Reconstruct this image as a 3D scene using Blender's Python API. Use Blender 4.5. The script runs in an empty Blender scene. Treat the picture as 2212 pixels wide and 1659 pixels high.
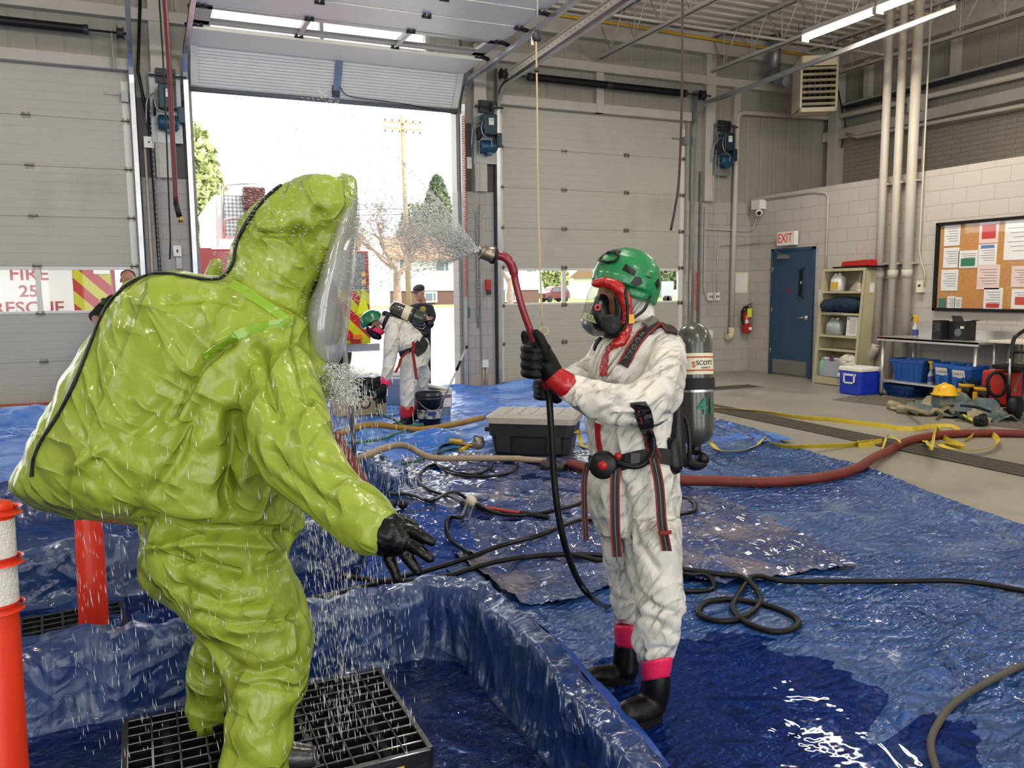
import bpy, bmesh, math, random
import numpy as np
from mathutils import Vector, Matrix
random.seed(7)
RNG = np.random.default_rng(11)
S = bpy.context.scene
COL = S.collection
PI = math.pi

# ------------------------------------------------------------------ camera
FPX = 1775.0
CAM = np.array([0.0, 0.0, 1.52])
CF = np.array([0.40440062, 0.90727784, -0.11535623])
CR = np.array([0.9129529, -0.4079812, -0.00826639])
CU = np.array([0.05456309, 0.10197187, 0.99328979])
cd = bpy.data.cameras.new('camera'); cam = bpy.data.objects.new('camera', cd); COL.objects.link(cam)
cd.sensor_width = 36.0; cd.sensor_fit = 'HORIZONTAL'; cd.lens = FPX / 2212.0 * 36.0
cd.clip_start = 0.05; cd.clip_end = 400
cam.matrix_world = Matrix(((CR[0], CU[0], -CF[0], CAM[0]), (CR[1], CU[1], -CF[1], CAM[1]), (CR[2], CU[2], -CF[2], CAM[2]), (0, 0, 0, 1)))
S.camera = cam

# ------------------------------------------------------------------ world, sun, exposure
S.view_settings.view_transform = 'Standard'; S.view_settings.look = 'None'
S.view_settings.gamma = 1; S.view_settings.use_curve_mapping = False
S.view_settings.exposure = 0.0
w = bpy.data.worlds.new('sky'); S.world = w; w.use_nodes = True
w.node_tree.nodes['Background'].inputs[0].default_value = (0.93, 0.96, 1.0, 1)
w.node_tree.nodes['Background'].inputs[1].default_value = 4.2
sl = bpy.data.lights.new('sun', 'SUN'); sl.energy = 7.0; sl.angle = math.radians(1.0); sl.color = (1, .95, .86)
so = bpy.data.objects.new('sun', sl); COL.objects.link(so)
so.rotation_euler = Vector((-0.62, 0.45, -0.75)).to_track_quat('-Z', 'Y').to_euler()
S.cycles.max_bounces = 7; S.cycles.diffuse_bounces = 4; S.cycles.glossy_bounces = 4
S.cycles.transmission_bounces = 4; S.cycles.transparent_max_bounces = 10
S.cycles.caustics_reflective = False; S.cycles.caustics_refractive = False
S.cycles.sample_clamp_indirect = 6.0
S.cycles.use_denoising = True

# ------------------------------------------------------------------ the survey: picture direction -> place
def ray(x, y):
    return CF * FPX + CR * (x - 1106.0) + CU * (829.5 - y)
def PL(x, y, ax, v):
    d = ray(x, y); t = (v - CAM[ax]) / d[ax]; return Vector(CAM + d * t)
def G(x, y, z=0.0): return PL(x, y, 2, z)
def AT(x, y, dist): return Vector(CAM + ray(x, y) * dist / FPX)
def DEPTH(p): return float((np.array(p) - CAM) @ CF)
def V(*a): return Vector(a)

# ------------------------------------------------------------------ mesh builder
class MB:
    def __init__(s): s.v = []; s.f = []; s.sm = []
    def add(s, vs, fs, smooth=False):
        o = len(s.v); s.v += [tuple(p) for p in vs]; s.f += [tuple(i + o for i in f) for f in fs]; s.sm += [smooth] * len(fs); return s
    def box(s, a, b):
        (x0, y0, z0), (x1, y1, z1) = a, b
        x0, x1 = min(x0, x1), max(x0, x1); y0, y1 = min(y0, y1), max(y0, y1); z0, z1 = min(z0, z1), max(z0, z1)
        vs = [(x0, y0, z0), (x1, y0, z0), (x1, y1, z0), (x0, y1, z0), (x0, y0, z1), (x1, y0, z1), (x1, y1, z1), (x0, y1, z1)]
        return s.add(vs, [(0, 3, 2, 1), (4, 5, 6, 7), (0, 1, 5, 4), (1, 2, 6, 5), (2, 3, 7, 6), (3, 0, 4, 7)])
    def obox(s, c, ax, ay, az):        # oriented box: centre and three half axes
        c, ax, ay, az = Vector(c), Vector(ax), Vector(ay), Vector(az)
        vs = [c + i * ax + j * ay + k * az for k in (-1, 1) for i, j in ((-1, -1), (1, -1), (1, 1), (-1, 1))]
        fs = [(0, 3, 2, 1), (4, 5, 6, 7), (0, 1, 5, 4), (1, 2, 6, 5), (2, 3, 7, 6), (3, 0, 4, 7)]
        if ax.cross(ay).dot(az) < 0: fs = [f[::-1] for f in fs]
        return s.add(vs, fs)
    def bar(s, p0, p1, wd, th, up=(0, 0, 1)):
        p0, p1 = Vector(p0), Vector(p1); d = p1 - p0; a = d.cross(Vector(up))
        if a.length < 1e-6: a = d.cross(Vector((1, 0, 0)))
        a.normalize(); b = a.cross(d).normalized()
        return s.obox((p0 + p1) / 2, d / 2, a * wd / 2, b * th / 2)
    def tube(s, pts, r, seg=8, caps=True, closed=False, sq=1.0, upv=None):
        pts = [Vector(p) for p in pts]; n = len(pts)
        rs = r if isinstance(r, (list, tuple)) else [r] * n
        def tan(i):
            if closed: return (pts[(i + 1) % n] - pts[i - 1]).normalized()
            return (pts[min(i + 1, n - 1)] - pts[max(i - 1, 0)]).normalized()
        t = tan(0); ref = Vector(upv) if upv else (Vector((0, 0, 1)) if abs(t.z) < .9 else Vector((1, 0, 0)))
        a = t.cross(ref).normalized(); vs = []
        for i in range(n):
            t = tan(i)
            if upv: a = t.cross(Vector(upv))
            else: a = a - t * a.dot(t)
            a.normalize(); b = t.cross(a)
            for k in range(seg):
                q = 2 * PI * k / seg; vs.append(pts[i] + a * (math.cos(q) * rs[i]) + b * (math.sin(q) * rs[i] * sq))
        fs = []
        for i in range(n if closed else n - 1):
            j = (i + 1) % n
            for k in range(seg):
                fs.append((i * seg + k, i * seg + (k + 1) % seg, j * seg + (k + 1) % seg, j * seg + k))
        s.add(vs, fs, True)
        if caps and not closed:
            o = len(s.v) - n * seg
            s.f.append(tuple(o + k for k in range(seg))[::-1]); s.f.append(tuple(o + (n - 1) * seg + k for k in range(seg))); s.sm += [False] * 2
        return s
    def cyl(s, p0, p1, r, r1=None, seg=14): return s.tube([p0, p1], [r, r if r1 is None else r1], seg)
    def lathe(s, c, ax, prof, seg=24, smooth=True, ex=None, ey=1.0):   # prof: (height along ax, radius)
        c, ax = Vector(c), Vector(ax).normalized()
        ref = Vector(ex) if ex else (Vector((1, 0, 0)) if abs(ax.x) < .9 else Vector((0, 1, 0)))
        a = (ref - ax * ref.dot(ax)).normalized(); b = ax.cross(a); vs = []
        for h, r in prof:
            for k in range(seg):
                q = 2 * PI * k / seg; vs.append(c + ax * h + a * (math.cos(q) * r) + b * (math.sin(q) * r * ey))
        fs = [(i * seg + k, i * seg + (k + 1) % seg, (i + 1) * seg + (k + 1) % seg, (i + 1) * seg + k) for i in range(len(prof) - 1) for k in range(seg)]
        return s.add(vs, fs, smooth)
    def ball(s, c, rx, ry=None, rz=None, seg=16, rings=10, rot=None):
        ry = rx if ry is None else ry; rz = rx if rz is None else rz; vs = []; c = Vector(c)
        for i in range(rings + 1):
            th = PI * i / rings
            for k in range(seg):
                q = 2 * PI * k / seg
                p = Vector((rx * math.sin(th) * math.cos(q), ry * math.sin(th) * math.sin(q), -rz * math.cos(th)))
                if rot is not None: p = rot @ p
                vs.append(c + p)
        return s.add(vs, [(i * seg + k, i * seg + (k + 1) % seg, (i + 1) * seg + (k + 1) % seg, (i + 1) * seg + k) for i in range(rings) for k in range(seg)], True)
    def loft(s, rings, smooth=True, caps=True):
        m = len(rings[0]); vs = [p for r in rings for p in r]
        fs = [(i * m + k, i * m + (k + 1) % m, (i + 1) * m + (k + 1) % m, (i + 1) * m + k) for i in range(len(rings) - 1) for k in range(m)]
        s.add(vs, fs, smooth)
        if caps:
            o = len(s.v) - len(vs); s.f.append(tuple(o + k for k in range(m))[::-1]); s.f.append(tuple(o + len(vs) - m + k for k in range(m))); s.sm += [smooth] * 2
        return s
    def prism(s, poly, ext, smooth=False):
        e = Vector(ext); n = len(poly); vs = [Vector(p) for p in poly] + [Vector(p) + e for p in poly]
        return s.add(vs, [tuple(range(n))[::-1], tuple(range(n, 2 * n))] + [(i, (i + 1) % n, (i + 1) % n + n, i + n) for i in range(n)], smooth)
    def grid(s, P, smooth=True):       # P[i][j] points, a sheet
        n, m = len(P), len(P[0]); vs = [p for r in P for p in r]
        return s.add(vs, [(i * m + j, i * m + j + 1, (i + 1) * m + j + 1, (i + 1) * m + j) for i in range(n - 1) for j in range(m - 1)], smooth)
    def strip(s, pts, wv, th):         # flat band following pts, half width vectors wv (one or list), thickness th
        pts = [Vector(p) for p in pts]; n = len(pts); wv = wv if isinstance(wv, list) else [wv] * n; vs = []
        for i, p in enumerate(pts):
            t = (pts[min(i + 1, n - 1)] - pts[max(i - 1, 0)]).normalized(); w_ = Vector(wv[i]); nn = t.cross(w_).normalized() * th / 2
            vs += [p - w_ - nn, p + w_ - nn, p + w_ + nn, p - w_ + nn]
        return s.loft([vs[4 * i:4 * i + 4] for i in range(n)], smooth=False)
    def cut(s): s.__dict__.setdefault('mk', []).append((len(s.v), len(s.f))); return s
    def build_each(s, name, mat, parent=None, **k):      # every piece started with cut() becomes an object of its own
        mk = s.mk + [(len(s.v), len(s.f))]; out = []
        for (v0, f0), (v1, f1) in zip(mk, mk[1:]):
            q = MB(); q.v = s.v[v0:v1]; q.f = [tuple(i - v0 for i in f) for f in s.f[f0:f1]]; q.sm = s.sm[f0:f1]; out.append(q.build(name, mat, parent, **k))
        return out
    def build(s, name, mat, parent=None, kind=None, label=None, cat=None, group=None, bevel=0, fix=False):
        me = bpy.data.meshes.new(name); o = bpy.data.objects.new(name, me); COL.objects.link(o)
        if parent is not None:
            o.parent = parent; r = parent
            while r.parent is not None: r = r.parent
            L = Vector(r.get('_base', (0, 0, 0)))
        else:
            A = np.array(s.v); L = Vector(((A[:, 0].min() + A[:, 0].max()) / 2, (A[:, 1].min() + A[:, 1].max()) / 2, A[:, 2].min())); o.location = L; o['_base'] = tuple(L)
        me.from_pydata([tuple(Vector(p) - L) for p in s.v], [], s.f)
        me.polygons.foreach_set('use_smooth', s.sm)
        if fix:
            bm = bmesh.new(); bm.from_mesh(me); bmesh.ops.recalc_face_normals(bm, faces=bm.faces); bm.to_mesh(me); bm.free()
        me.update(); me.materials.append(mat)
        if bevel:
            b = o.modifiers.new('bevel', 'BEVEL'); b.width = bevel; b.segments = 2; b.limit_method = 'ANGLE'; b.angle_limit = 0.7
        tag(o, label, cat, group, kind); return o
def tag(o, label=None, cat=None, group=None, kind=None):
    for k, v in (('label', label), ('category', cat), ('group', group), ('kind', kind)):
        if v: o[k] = v
    return o
def thing(name, loc, label, cat, group=None, kind=None):
    o = bpy.data.objects.new(name, None); COL.objects.link(o); o.location = Vector(loc); o['_base'] = tuple(loc); o.empty_display_size = .1
    return tag(o, label, cat, group, kind)
def copy_tree(o, parent=None):
    c = o.copy(); COL.objects.link(c); c.parent = parent
    for ch in list(o.children): copy_tree(ch, c)
    return c
def arr_obj(name, vs, faces, mat, parent=None, smooth=True, **k):   # numpy vertices and quads
    mb = MB(); me = bpy.data.meshes.new(name); o = bpy.data.objects.new(name, me); COL.objects.link(o)
    if parent is not None:
        o.parent = parent; r = parent
        while r.parent is not None: r = r.parent
        L = np.array(r.get('_base', (0, 0, 0)))
    else:
        L = np.array([(vs[:, 0].min() + vs[:, 0].max()) / 2, (vs[:, 1].min() + vs[:, 1].max()) / 2, vs[:, 2].min()]); o.location = L; o['_base'] = tuple(L)
    vs = vs - L; n = len(faces); q = faces.shape[1]
    me.vertices.add(len(vs)); me.vertices.foreach_set('co', vs.astype(np.float32).ravel())
    me.loops.add(n * q); me.loops.foreach_set('vertex_index', faces.astype(np.int32).ravel())
    me.polygons.add(n); me.polygons.foreach_set('loop_start', (np.arange(n) * q).astype(np.int32)); me.polygons.foreach_set('loop_total', np.full(n, q, np.int32))
    me.update(calc_edges=True); me.validate()
    me.polygons.foreach_set('use_smooth', [smooth] * len(me.polygons)); me.materials.append(mat)
    tag(o, k.get('label'), k.get('cat'), k.get('group'), k.get('kind')); return o
def crom(pts, n=8):                    # Catmull-Rom through tuples of any length
    A = [np.array(p, float) for p in pts]; A = [2 * A[0] - A[1]] + A + [2 * A[-1] - A[-2]]; out = []
    for i in range(1, len(A) - 2):
        for k in range(n):
            t = k / n; p0, p1, p2, p3 = A[i - 1:i + 3]
            out.append(.5 * (2 * p1 + (p2 - p0) * t + (2 * p0 - 5 * p1 + 4 * p2 - p3) * t * t + (3 * p1 - p0 - 3 * p2 + p3) * t ** 3))
    out.append(A[-2]); return out

# ------------------------------------------------------------------ noise on arrays
_perm = RNG.permutation(4096); _gr = RNG.normal(size=(4096, 3)); _gr /= np.linalg.norm(_gr, axis=1)[:, None]
def pnoise(p):
    i = np.floor(p).astype(int); f = p - i; u = f * f * f * (f * (f * 6 - 15) + 10); out = 0
    for dx in (0, 1):
        for dy in (0, 1):
            for dz in (0, 1):
                h = _perm[(_perm[(_perm[(i[:, 0] + dx) & 4095] + i[:, 1] + dy) & 4095] + i[:, 2] + dz) & 4095]
                g = _gr[h]; d = f - np.array([dx, dy, dz])
                wt = (u[:, 0] if dx else 1 - u[:, 0]) * (u[:, 1] if dy else 1 - u[:, 1]) * (u[:, 2] if dz else 1 - u[:, 2])
                out = out + wt * (g * d).sum(1)
    return out
def ridged(p): return 1 - 2.2 * np.abs(pnoise(p))            # sharp crests
def crumple(p, f=6.0, oct=3, gain=.5, warp=.35, seed=0.0):
    q = p + seed; wv = np.stack([pnoise(q * f * .6 + 11.3), pnoise(q * f * .6 + 37.1), pnoise(q * f * .6 + 71.7)], 1) * warp / f * 2
    q = q + wv; s = 0; a = 1.0
    for k in range(oct):
        s = s + a * (ridged(q * f) - .5); f *= 2.07; a *= gain; q = q + 5.17
    return s
def facet(p, f=5.0, n=6, seed=0, warp=.3):
    """flat facets between straight creases, like creased film: folded triangle waves that fade in and out"""
    r_ = np.random.default_rng(seed); s = 0
    for i in range(n):
        d = r_.normal(size=3); d /= np.linalg.norm(d); fr = f * r_.uniform(.6, 1.7); u = p @ d * fr + r_.uniform(0, 9) + warp * pnoise(p * f * .45 + r_.uniform(0, 50)) * 2
        m_ = sst(-.12, .22, pnoise(p * f * .38 + r_.uniform(0, 50))); s = s + m_ * (np.abs((u - np.floor(u)) - .5) * 4 - 1) * (f / fr)
    return s / math.sqrt(n)
def sst(a, b, x):
    t = np.clip((x - a) / (b - a), 0, 1); return t * t * (3 - 2 * t)

# ------------------------------------------------------------------ soft bodies: closed pieces fused to one skin, then creased
def fuse(mb, voxel=.008, smooth=3):
    me = bpy.data.meshes.new('tmp'); me.from_pydata([tuple(p) for p in mb.v], [], mb.f)
    bm = bmesh.new(); bm.from_mesh(me); bmesh.ops.recalc_face_normals(bm, faces=bm.faces); bm.to_mesh(me); bm.free()
    o = bpy.data.objects.new('tmp', me); COL.objects.link(o)
    m = o.modifiers.new('r', 'REMESH'); m.mode = 'VOXEL'; m.voxel_size = voxel; m.use_smooth_shade = True
    if smooth: q = o.modifiers.new('s', 'SMOOTH'); q.factor = .5; q.iterations = smooth
    dg = bpy.context.evaluated_depsgraph_get(); ev = o.evaluated_get(dg); em = ev.to_mesh()
    n = len(em.vertices); co = np.empty(n * 3); em.vertices.foreach_get('co', co); co = co.reshape(-1, 3)
    no = np.empty(n * 3); em.vertices.foreach_get('normal', no); no = no.reshape(-1, 3)
    fs = np.array([tuple(p.vertices) if len(p.vertices) == 4 else tuple(p.vertices) + (p.vertices[2],) for p in em.polygons if len(p.vertices) in (3, 4)])
    ev.to_mesh_clear(); bpy.data.objects.remove(o); bpy.data.meshes.remove(me); return co, no, fs
def _m(x, y, d, rp): return AT(x, y, d), rp * d / FPX
def limb(mb, pts, seg=20, n=6, sq=1.0, flat=None):     # pts: (px x, px y, distance, half width in px)
    P = crom(pts, n); c = []; r = []
    for x, y, d, rp in P:
        a, b = _m(x, y, d, rp); c.append(a); r.append(max(b, .003))
    def end(i, j, R):                                       # rounded ends
        d = (c[i] - c[j]).normalized(); return [(c[i] + d * (R * math.sin(t)), R * math.cos(t)) for t in (.5, 1.0, 1.35)]
    a = end(0, 1, r[0])[::-1]; b = end(-1, -2, r[-1])
    cc = [q[0] for q in a] + c + [q[0] for q in b]; rr = [q[1] for q in a] + r + [q[1] for q in b]
    mb.tube(cc, rr, seg, True, sq=sq, upv=flat); return mb
def slices(mb, sl, seg=28, n=5, p=2.3):               # sl: (xL,yL,xR,yR,distance,half depth m): rings seen edge to edge
    rings = []
    for xl, yl, xr, yr, d, dr in crom(sl, n):
        a, b = AT(xl, yl, d), AT(xr, yr, d); c = (a + b) / 2; u = (b - a) / 2; vd = (c - Vector(CAM)).normalized(); vd = (vd - u.normalized() * vd.dot(u.normalized())).normalized() * dr
        ring = []
        for k in range(seg):
            q = 2 * PI * k / seg; cs, sn = math.cos(q), math.sin(q); e = 2 / p
            ring.append(c + u * (math.copysign(abs(cs) ** e, cs)) + vd * (math.copysign(abs(sn) ** e, sn)))
        rings.append(ring)
    c0 = sum(rings[0], Vector()) / seg; c1 = sum(rings[-1], Vector()) / seg
    rings = [[c0 + (q - c0) * .5 for q in rings[0]]] + rings + [[c1 + (q - c1) * .5 for q in rings[-1]]]
    mb.loft(rings); return mb

# ------------------------------------------------------------------ materials
def lin(c):
    if isinstance(c, str): c = tuple(int(c[i:i + 2], 16) / 255 for i in (0, 2, 4))
    return tuple((x / 12.92 if x <= .04045 else ((x + .055) / 1.055) ** 2.4) for x in c)
MATS = {}
def M(name, col='888888', rough=.5, metal=0, spec=.5, var=0, vscale=3, bump=0, bscale=40, coat=0, emis=None, estr=0, trans=0, ior=1.45, dirt=None, dscale=2, dthr=.55, aniso=None, coords='Object'):
    if name in MATS: return MATS[name]
    m = bpy.data.materials.new(name); m.use_nodes = True; nt = m.node_tree; N = nt.nodes; Lk = nt.links; b = N['Principled BSDF']
    c = lin(col); b.inputs['Base Color'].default_value = (*c, 1); b.inputs['Roughness'].default_value = rough; b.inputs['Metallic'].default_value = metal
    b.inputs['Specular IOR Level'].default_value = spec; b.inputs['Coat Weight'].default_value = coat; b.inputs['Coat Roughness'].default_value = .08
    b.inputs['Transmission Weight'].default_value = trans; b.inputs['IOR'].default_value = ior
    if emis: b.inputs['Emission Color'].default_value = (*lin(emis), 1); b.inputs['Emission Strength'].default_value = estr
    tc = N.new('ShaderNodeTexCoord'); mp = N.new('ShaderNodeMapping'); Lk.new(tc.outputs[coords], mp.inputs[0])
    if aniso: mp.inputs['Scale'].default_value = aniso
    src = None
    if var:
        n = N.new('ShaderNodeTexNoise'); n.inputs['Scale'].default_value = vscale; n.inputs['Detail'].default_value = 5; Lk.new(mp.outputs[0], n.inputs[0])
        mx = N.new('ShaderNodeMix'); mx.data_type = 'RGBA'; mx.inputs[6].default_value = (*[x * (1 - var) for x in c], 1); mx.inputs[7].default_value = (*[min(1, x * (1 + var)) for x in c], 1)
        rp = N.new('ShaderNodeMapRange'); rp.inputs[1].default_value = .3; rp.inputs[2].default_value = .7
        Lk.new(n.outputs[0], rp.inputs[0]); Lk.new(rp.outputs[0], mx.inputs[0]); src = mx.outputs[2]
    if dirt:
        n2 = N.new('ShaderNodeTexNoise'); n2.inputs['Scale'].default_value = dscale; n2.inputs['Detail'].default_value = 7; Lk.new(mp.outputs[0], n2.inputs[0])
        r2 = N.new('ShaderNodeMapRange'); r2.inputs[1].default_value = dthr; r2.inputs[2].default_value = dthr + .15; Lk.new(n2.outputs[0], r2.inputs[0])
        m2 = N.new('ShaderNodeMix'); m2.data_type = 'RGBA'; Lk.new(r2.outputs[0], m2.inputs[0])
        if src: Lk.new(src, m2.inputs[6])
        else: m2.inputs[6].default_value = (*c, 1)
        m2.inputs[7].default_value = (*lin(dirt), 1); src = m2.outputs[2]
    if src: Lk.new(src, b.inputs['Base Color'])
    if bump:
        n3 = N.new('ShaderNodeTexNoise'); n3.inputs['Scale'].default_value = bscale; n3.inputs['Detail'].default_value = 4; Lk.new(mp.outputs[0], n3.inputs[0])
        bp = N.new('ShaderNodeBump'); bp.inputs['Strength'].default_value = min(1, bump); bp.inputs['Distance'].default_value = .01; Lk.new(n3.outputs[0], bp.inputs['Height']); Lk.new(bp.outputs[0], b.inputs['Normal'])
    MATS[name] = m; return m
def nodes(m): return m.node_tree.nodes, m.node_tree.links, m.node_tree.nodes['Principled BSDF']
def crease_mat(name, col, rough, f1, f2, strength, dist=.03, coat=0, var=.08, spec=.5, tl=0, aniso=(1, 1, 1), nw=6, fine=.8, power=1.0):
    """Plastic film: sharp creases from distorted ridge noise at two scales."""
    m = M(name, col, rough, spec=spec, var=var, vscale=2.5, coat=coat); N, Lk, b = nodes(m)
    tc = N.new('ShaderNodeTexCoord'); mp = N.new('ShaderNodeMapping'); mp.inputs['Scale'].default_value = aniso; Lk.new(tc.outputs['Object'], mp.inputs[0]); last = None
    rr_ = random.Random(int(f1 * 100)); tot = None
    for k in range(nw):                                  # straight creases in random directions, fading in and out
        fr = f1 * (1, 1.35, 1.8, 2.5, 3.3, 4.4)[k]; m2 = N.new('ShaderNodeMapping'); m2.inputs['Rotation'].default_value = (rr_.uniform(-3, 3), rr_.uniform(-3, 3), rr_.uniform(-3, 3)); Lk.new(mp.outputs[0], m2.inputs[0])
        wv = N.new('ShaderNodeTexWave'); wv.wave_profile = 'TRI'; wv.inputs['Scale'].default_value = fr * .314; wv.inputs['Distortion'].default_value = 1.2; wv.inputs['Detail'].default_value = 1; wv.inputs['Detail Scale'].default_value = .8; Lk.new(m2.outputs[0], wv.inputs[0])
        ms = N.new('ShaderNodeTexNoise'); ms.inputs['Scale'].default_value = fr * .45; ms.inputs['Detail'].default_value = 1; Lk.new(m2.outputs[0], ms.inputs[0]); mr = N.new('ShaderNodeMapRange'); mr.inputs[1].default_value = .49; mr.inputs[2].default_value = .63; mr.inputs[4].default_value = f1 / fr; Lk.new(ms.outputs[0], mr.inputs[0])
        pw = N.new('ShaderNodeMath'); pw.operation = 'POWER'; pw.inputs[1].default_value = power; Lk.new(wv.outputs['Fac'], pw.inputs[0]); mu = N.new('ShaderNodeMath'); mu.operation = 'MULTIPLY_ADD'; Lk.new(pw.outputs[0], mu.inputs[0]); Lk.new(mr.outputs[0], mu.inputs[1])
        if tot: Lk.new(tot, mu.inputs[2])
        else: mu.inputs[2].default_value = 0
        tot = mu.outputs[0]
    bp = N.new('ShaderNodeBump'); bp.inputs['Strength'].default_value = min(1, strength); bp.inputs['Distance'].default_value = dist * 4 / f1; Lk.new(tot, bp.inputs['Height']); last = bp.outputs[0]
    n = N.new('ShaderNodeTexNoise'); n.noise_type = 'RIDGED_MULTIFRACTAL'; n.inputs['Scale'].default_value = f2; n.inputs['Detail'].default_value = 4; n.inputs['Distortion'].default_value = .8
    Lk.new(mp.outputs[0], n.inputs[0]); bp = N.new('ShaderNodeBump'); bp.inputs['Strength'].default_value = min(1, strength * fine); bp.inputs['Distance'].default_value = dist * 1.5 / f2 * 3; Lk.new(n.outputs[0], bp.inputs['Height']); Lk.new(last, bp.inputs['Normal']); last = bp.outputs[0]
    Lk.new(last, b.inputs['Normal'])
    if tl:
        b.inputs['Subsurface Weight'].default_value = 0
        tr = N.new('ShaderNodeBsdfTranslucent'); tr.inputs[0].default_value = (*lin(col), 1); mx = N.new('ShaderNodeMixShader'); mx.inputs[0].default_value = tl
        out = N['Material Output']; Lk.new(b.outputs[0], mx.inputs[1]); Lk.new(tr.outputs[0], mx.inputs[2]); Lk.new(mx.outputs[0], out.inputs[0])
    return m
def text(s, name, mat, c, right, up, h, th=.002, parent=None, bold=0, align='CENTER', wrap=None, stretch=1.0, **k):
    """Lettering: c centre of the line, right/up directions, h capital height."""
    cu = bpy.data.curves.new('t', 'FONT'); cu.body = s; cu.align_x = align; cu.align_y = 'CENTER'; cu.size = h / .7; cu.extrude = th / 2; cu.offset = bold * h; cu.resolution_u = 3
    o = bpy.data.objects.new('t', cu); COL.objects.link(o); dg = bpy.context.evaluated_depsgraph_get(); me = bpy.data.meshes.new_from_object(o.evaluated_get(dg))
    co = np.empty(len(me.vertices) * 3); me.vertices.foreach_get('co', co); co = co.reshape(-1, 3)
    fs = [tuple(p.vertices) for p in me.polygons]; bpy.data.objects.remove(o); bpy.data.meshes.remove(me)
    r = Vector(right).normalized(); u = Vector(up).normalized(); n = r.cross(u); c = Vector(c); mb = MB(); out = []
    for x, y, z in co:
        x *= stretch
        if wrap:                                               # wrap round a cylinder of radius wrap whose axis is up
            a = x / wrap; out.append(c + r * (wrap * math.sin(a)) + n * (wrap * math.cos(a) - wrap + z) + u * y)
        else: out.append(c + r * x + u * y + n * z)
    mb.add(out, fs); return mb.build(name, mat, parent, **k)

def front_only(N, Lk, fr, mx):
    """sheen on the outer face of a pane only"""
    g = N.new('ShaderNodeNewGeometry'); iv = N.new('ShaderNodeMath'); iv.operation = 'SUBTRACT'; iv.inputs[0].default_value = 1; Lk.new(g.outputs['Backfacing'], iv.inputs[1])
    mu = N.new('ShaderNodeMath'); mu.operation = 'MULTIPLY'; Lk.new(fr.outputs[0], mu.inputs[0]); Lk.new(iv.outputs[0], mu.inputs[1]); Lk.new(mu.outputs[0], mx.inputs[0])
# ================================================================== materials of the place
def brick_mat(name, col, mort, bw, bh, ax, rough=.75, ms=.006, bumpd=.004):
    m = M(name, col, rough); N, Lk, b = nodes(m)
    tc = N.new('ShaderNodeTexCoord'); sp = N.new('ShaderNodeSeparateXYZ'); cb = N.new('ShaderNodeCombineXYZ'); Lk.new(tc.outputs['Object'], sp.inputs[0])
    Lk.new(sp.outputs[ax], cb.inputs[0]); Lk.new(sp.outputs[2], cb.inputs[1])
    br = N.new('ShaderNodeTexBrick'); br.inputs['Scale'].default_value = 1; br.inputs['Brick Width'].default_value = bw; br.inputs['Row Height'].default_value = bh
    br.inputs['Mortar Size'].default_value = ms; br.inputs['Mortar Smooth'].default_value = .4; c = lin(col)
    br.inputs['Color1'].default_value = (*c, 1); br.inputs['Color2'].default_value = (*[x * .94 for x in c], 1); br.inputs['Mortar'].default_value = (*lin(mort), 1)
    Lk.new(cb.outputs[0], br.inputs[0]); Lk.new(br.outputs[0], b.inputs['Base Color'])
    n = N.new('ShaderNodeTexNoise'); n.inputs['Scale'].default_value = 60; Lk.new(tc.outputs['Object'], n.inputs[0])
    mt = N.new('ShaderNodeMath'); mt.operation = 'MULTIPLY_ADD'; mt.inputs[1].default_value = -1.0; Lk.new(br.outputs['Fac'], mt.inputs[0]); 
    m2 = N.new('ShaderNodeMath'); m2.operation = 'MULTIPLY'; m2.inputs[1].default_value = .25; Lk.new(n.outputs[0], m2.inputs[0]); Lk.new(m2.outputs[0], mt.inputs[2])
    bp = N.new('ShaderNodeBump'); bp.inputs['Strength'].default_value = .7; bp.inputs['Distance'].default_value = bumpd; Lk.new(mt.outputs[0], bp.inputs['Height']); Lk.new(bp.outputs[0], b.inputs['Normal']); return m
def wave_mat(name, col, ax, freq, rough=.5, depth=.004, metal=0, sharp=True, var=.06, dirt=None, duty=None, linecol=None):
    """ribbed sheet: ridges across axis ax, freq ridges per metre"""
    m = M(name, col, rough, metal, var=var, vscale=.8, dirt=dirt, dscale=.9, dthr=.56); N, Lk, b = nodes(m)
    tc = N.new('ShaderNodeTexCoord'); sp = N.new('ShaderNodeSeparateXYZ'); Lk.new(tc.outputs['Object'], sp.inputs[0])
    a = N.new('ShaderNodeMath'); a.operation = 'MULTIPLY'; a.inputs[1].default_value = freq; Lk.new(sp.outputs[ax], a.inputs[0])
    f = N.new('ShaderNodeMath'); f.operation = 'FRACT'; Lk.new(a.outputs[0], f.inputs[0])
    r = N.new('ShaderNodeValToRGB'); e = r.color_ramp.elements; e[0].position = 0; e[0].color = (1, 1, 1, 1); e[1].position = 1; e[1].color = (1, 1, 1, 1)
    d_ = duty or .12
    for p, v in ((d_ * .35, 0), (d_, 0), (d_ * 1.5, 1)): q = e.new(p); q.color = (v, v, v, 1)
    Lk.new(f.outputs[0], r.inputs[0]); bp = N.new('ShaderNodeBump'); bp.inputs['Strength'].default_value = .8; bp.inputs['Distance'].default_value = depth
    Lk.new(r.outputs[0], bp.inputs['Height']); Lk.new(bp.outputs[0], b.inputs['Normal'])
    return m
m_block = brick_mat('block_paint', 'bab3ab', 'a8a199', .4, .2, 1)
m_blockx = brick_mat('block_paint_front', 'a9a5a0', '97928b', .4, .2, 0)
m_brick = brick_mat('upper_brick', '8b857c', '77716a', .3, .075, 1)
m_panel = wave_mat('steel_liner', '9a968c', 0, 3.3, .45, .006, duty=.07)
m_panely = wave_mat('steel_liner_side', '908b81', 1, 3.3, .45, .006, duty=.07)
m_door = wave_mat('door_skin', 'b2afa5', 2, 9, .42, .0022, duty=.1, var=.05, dirt='a5a196')
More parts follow.
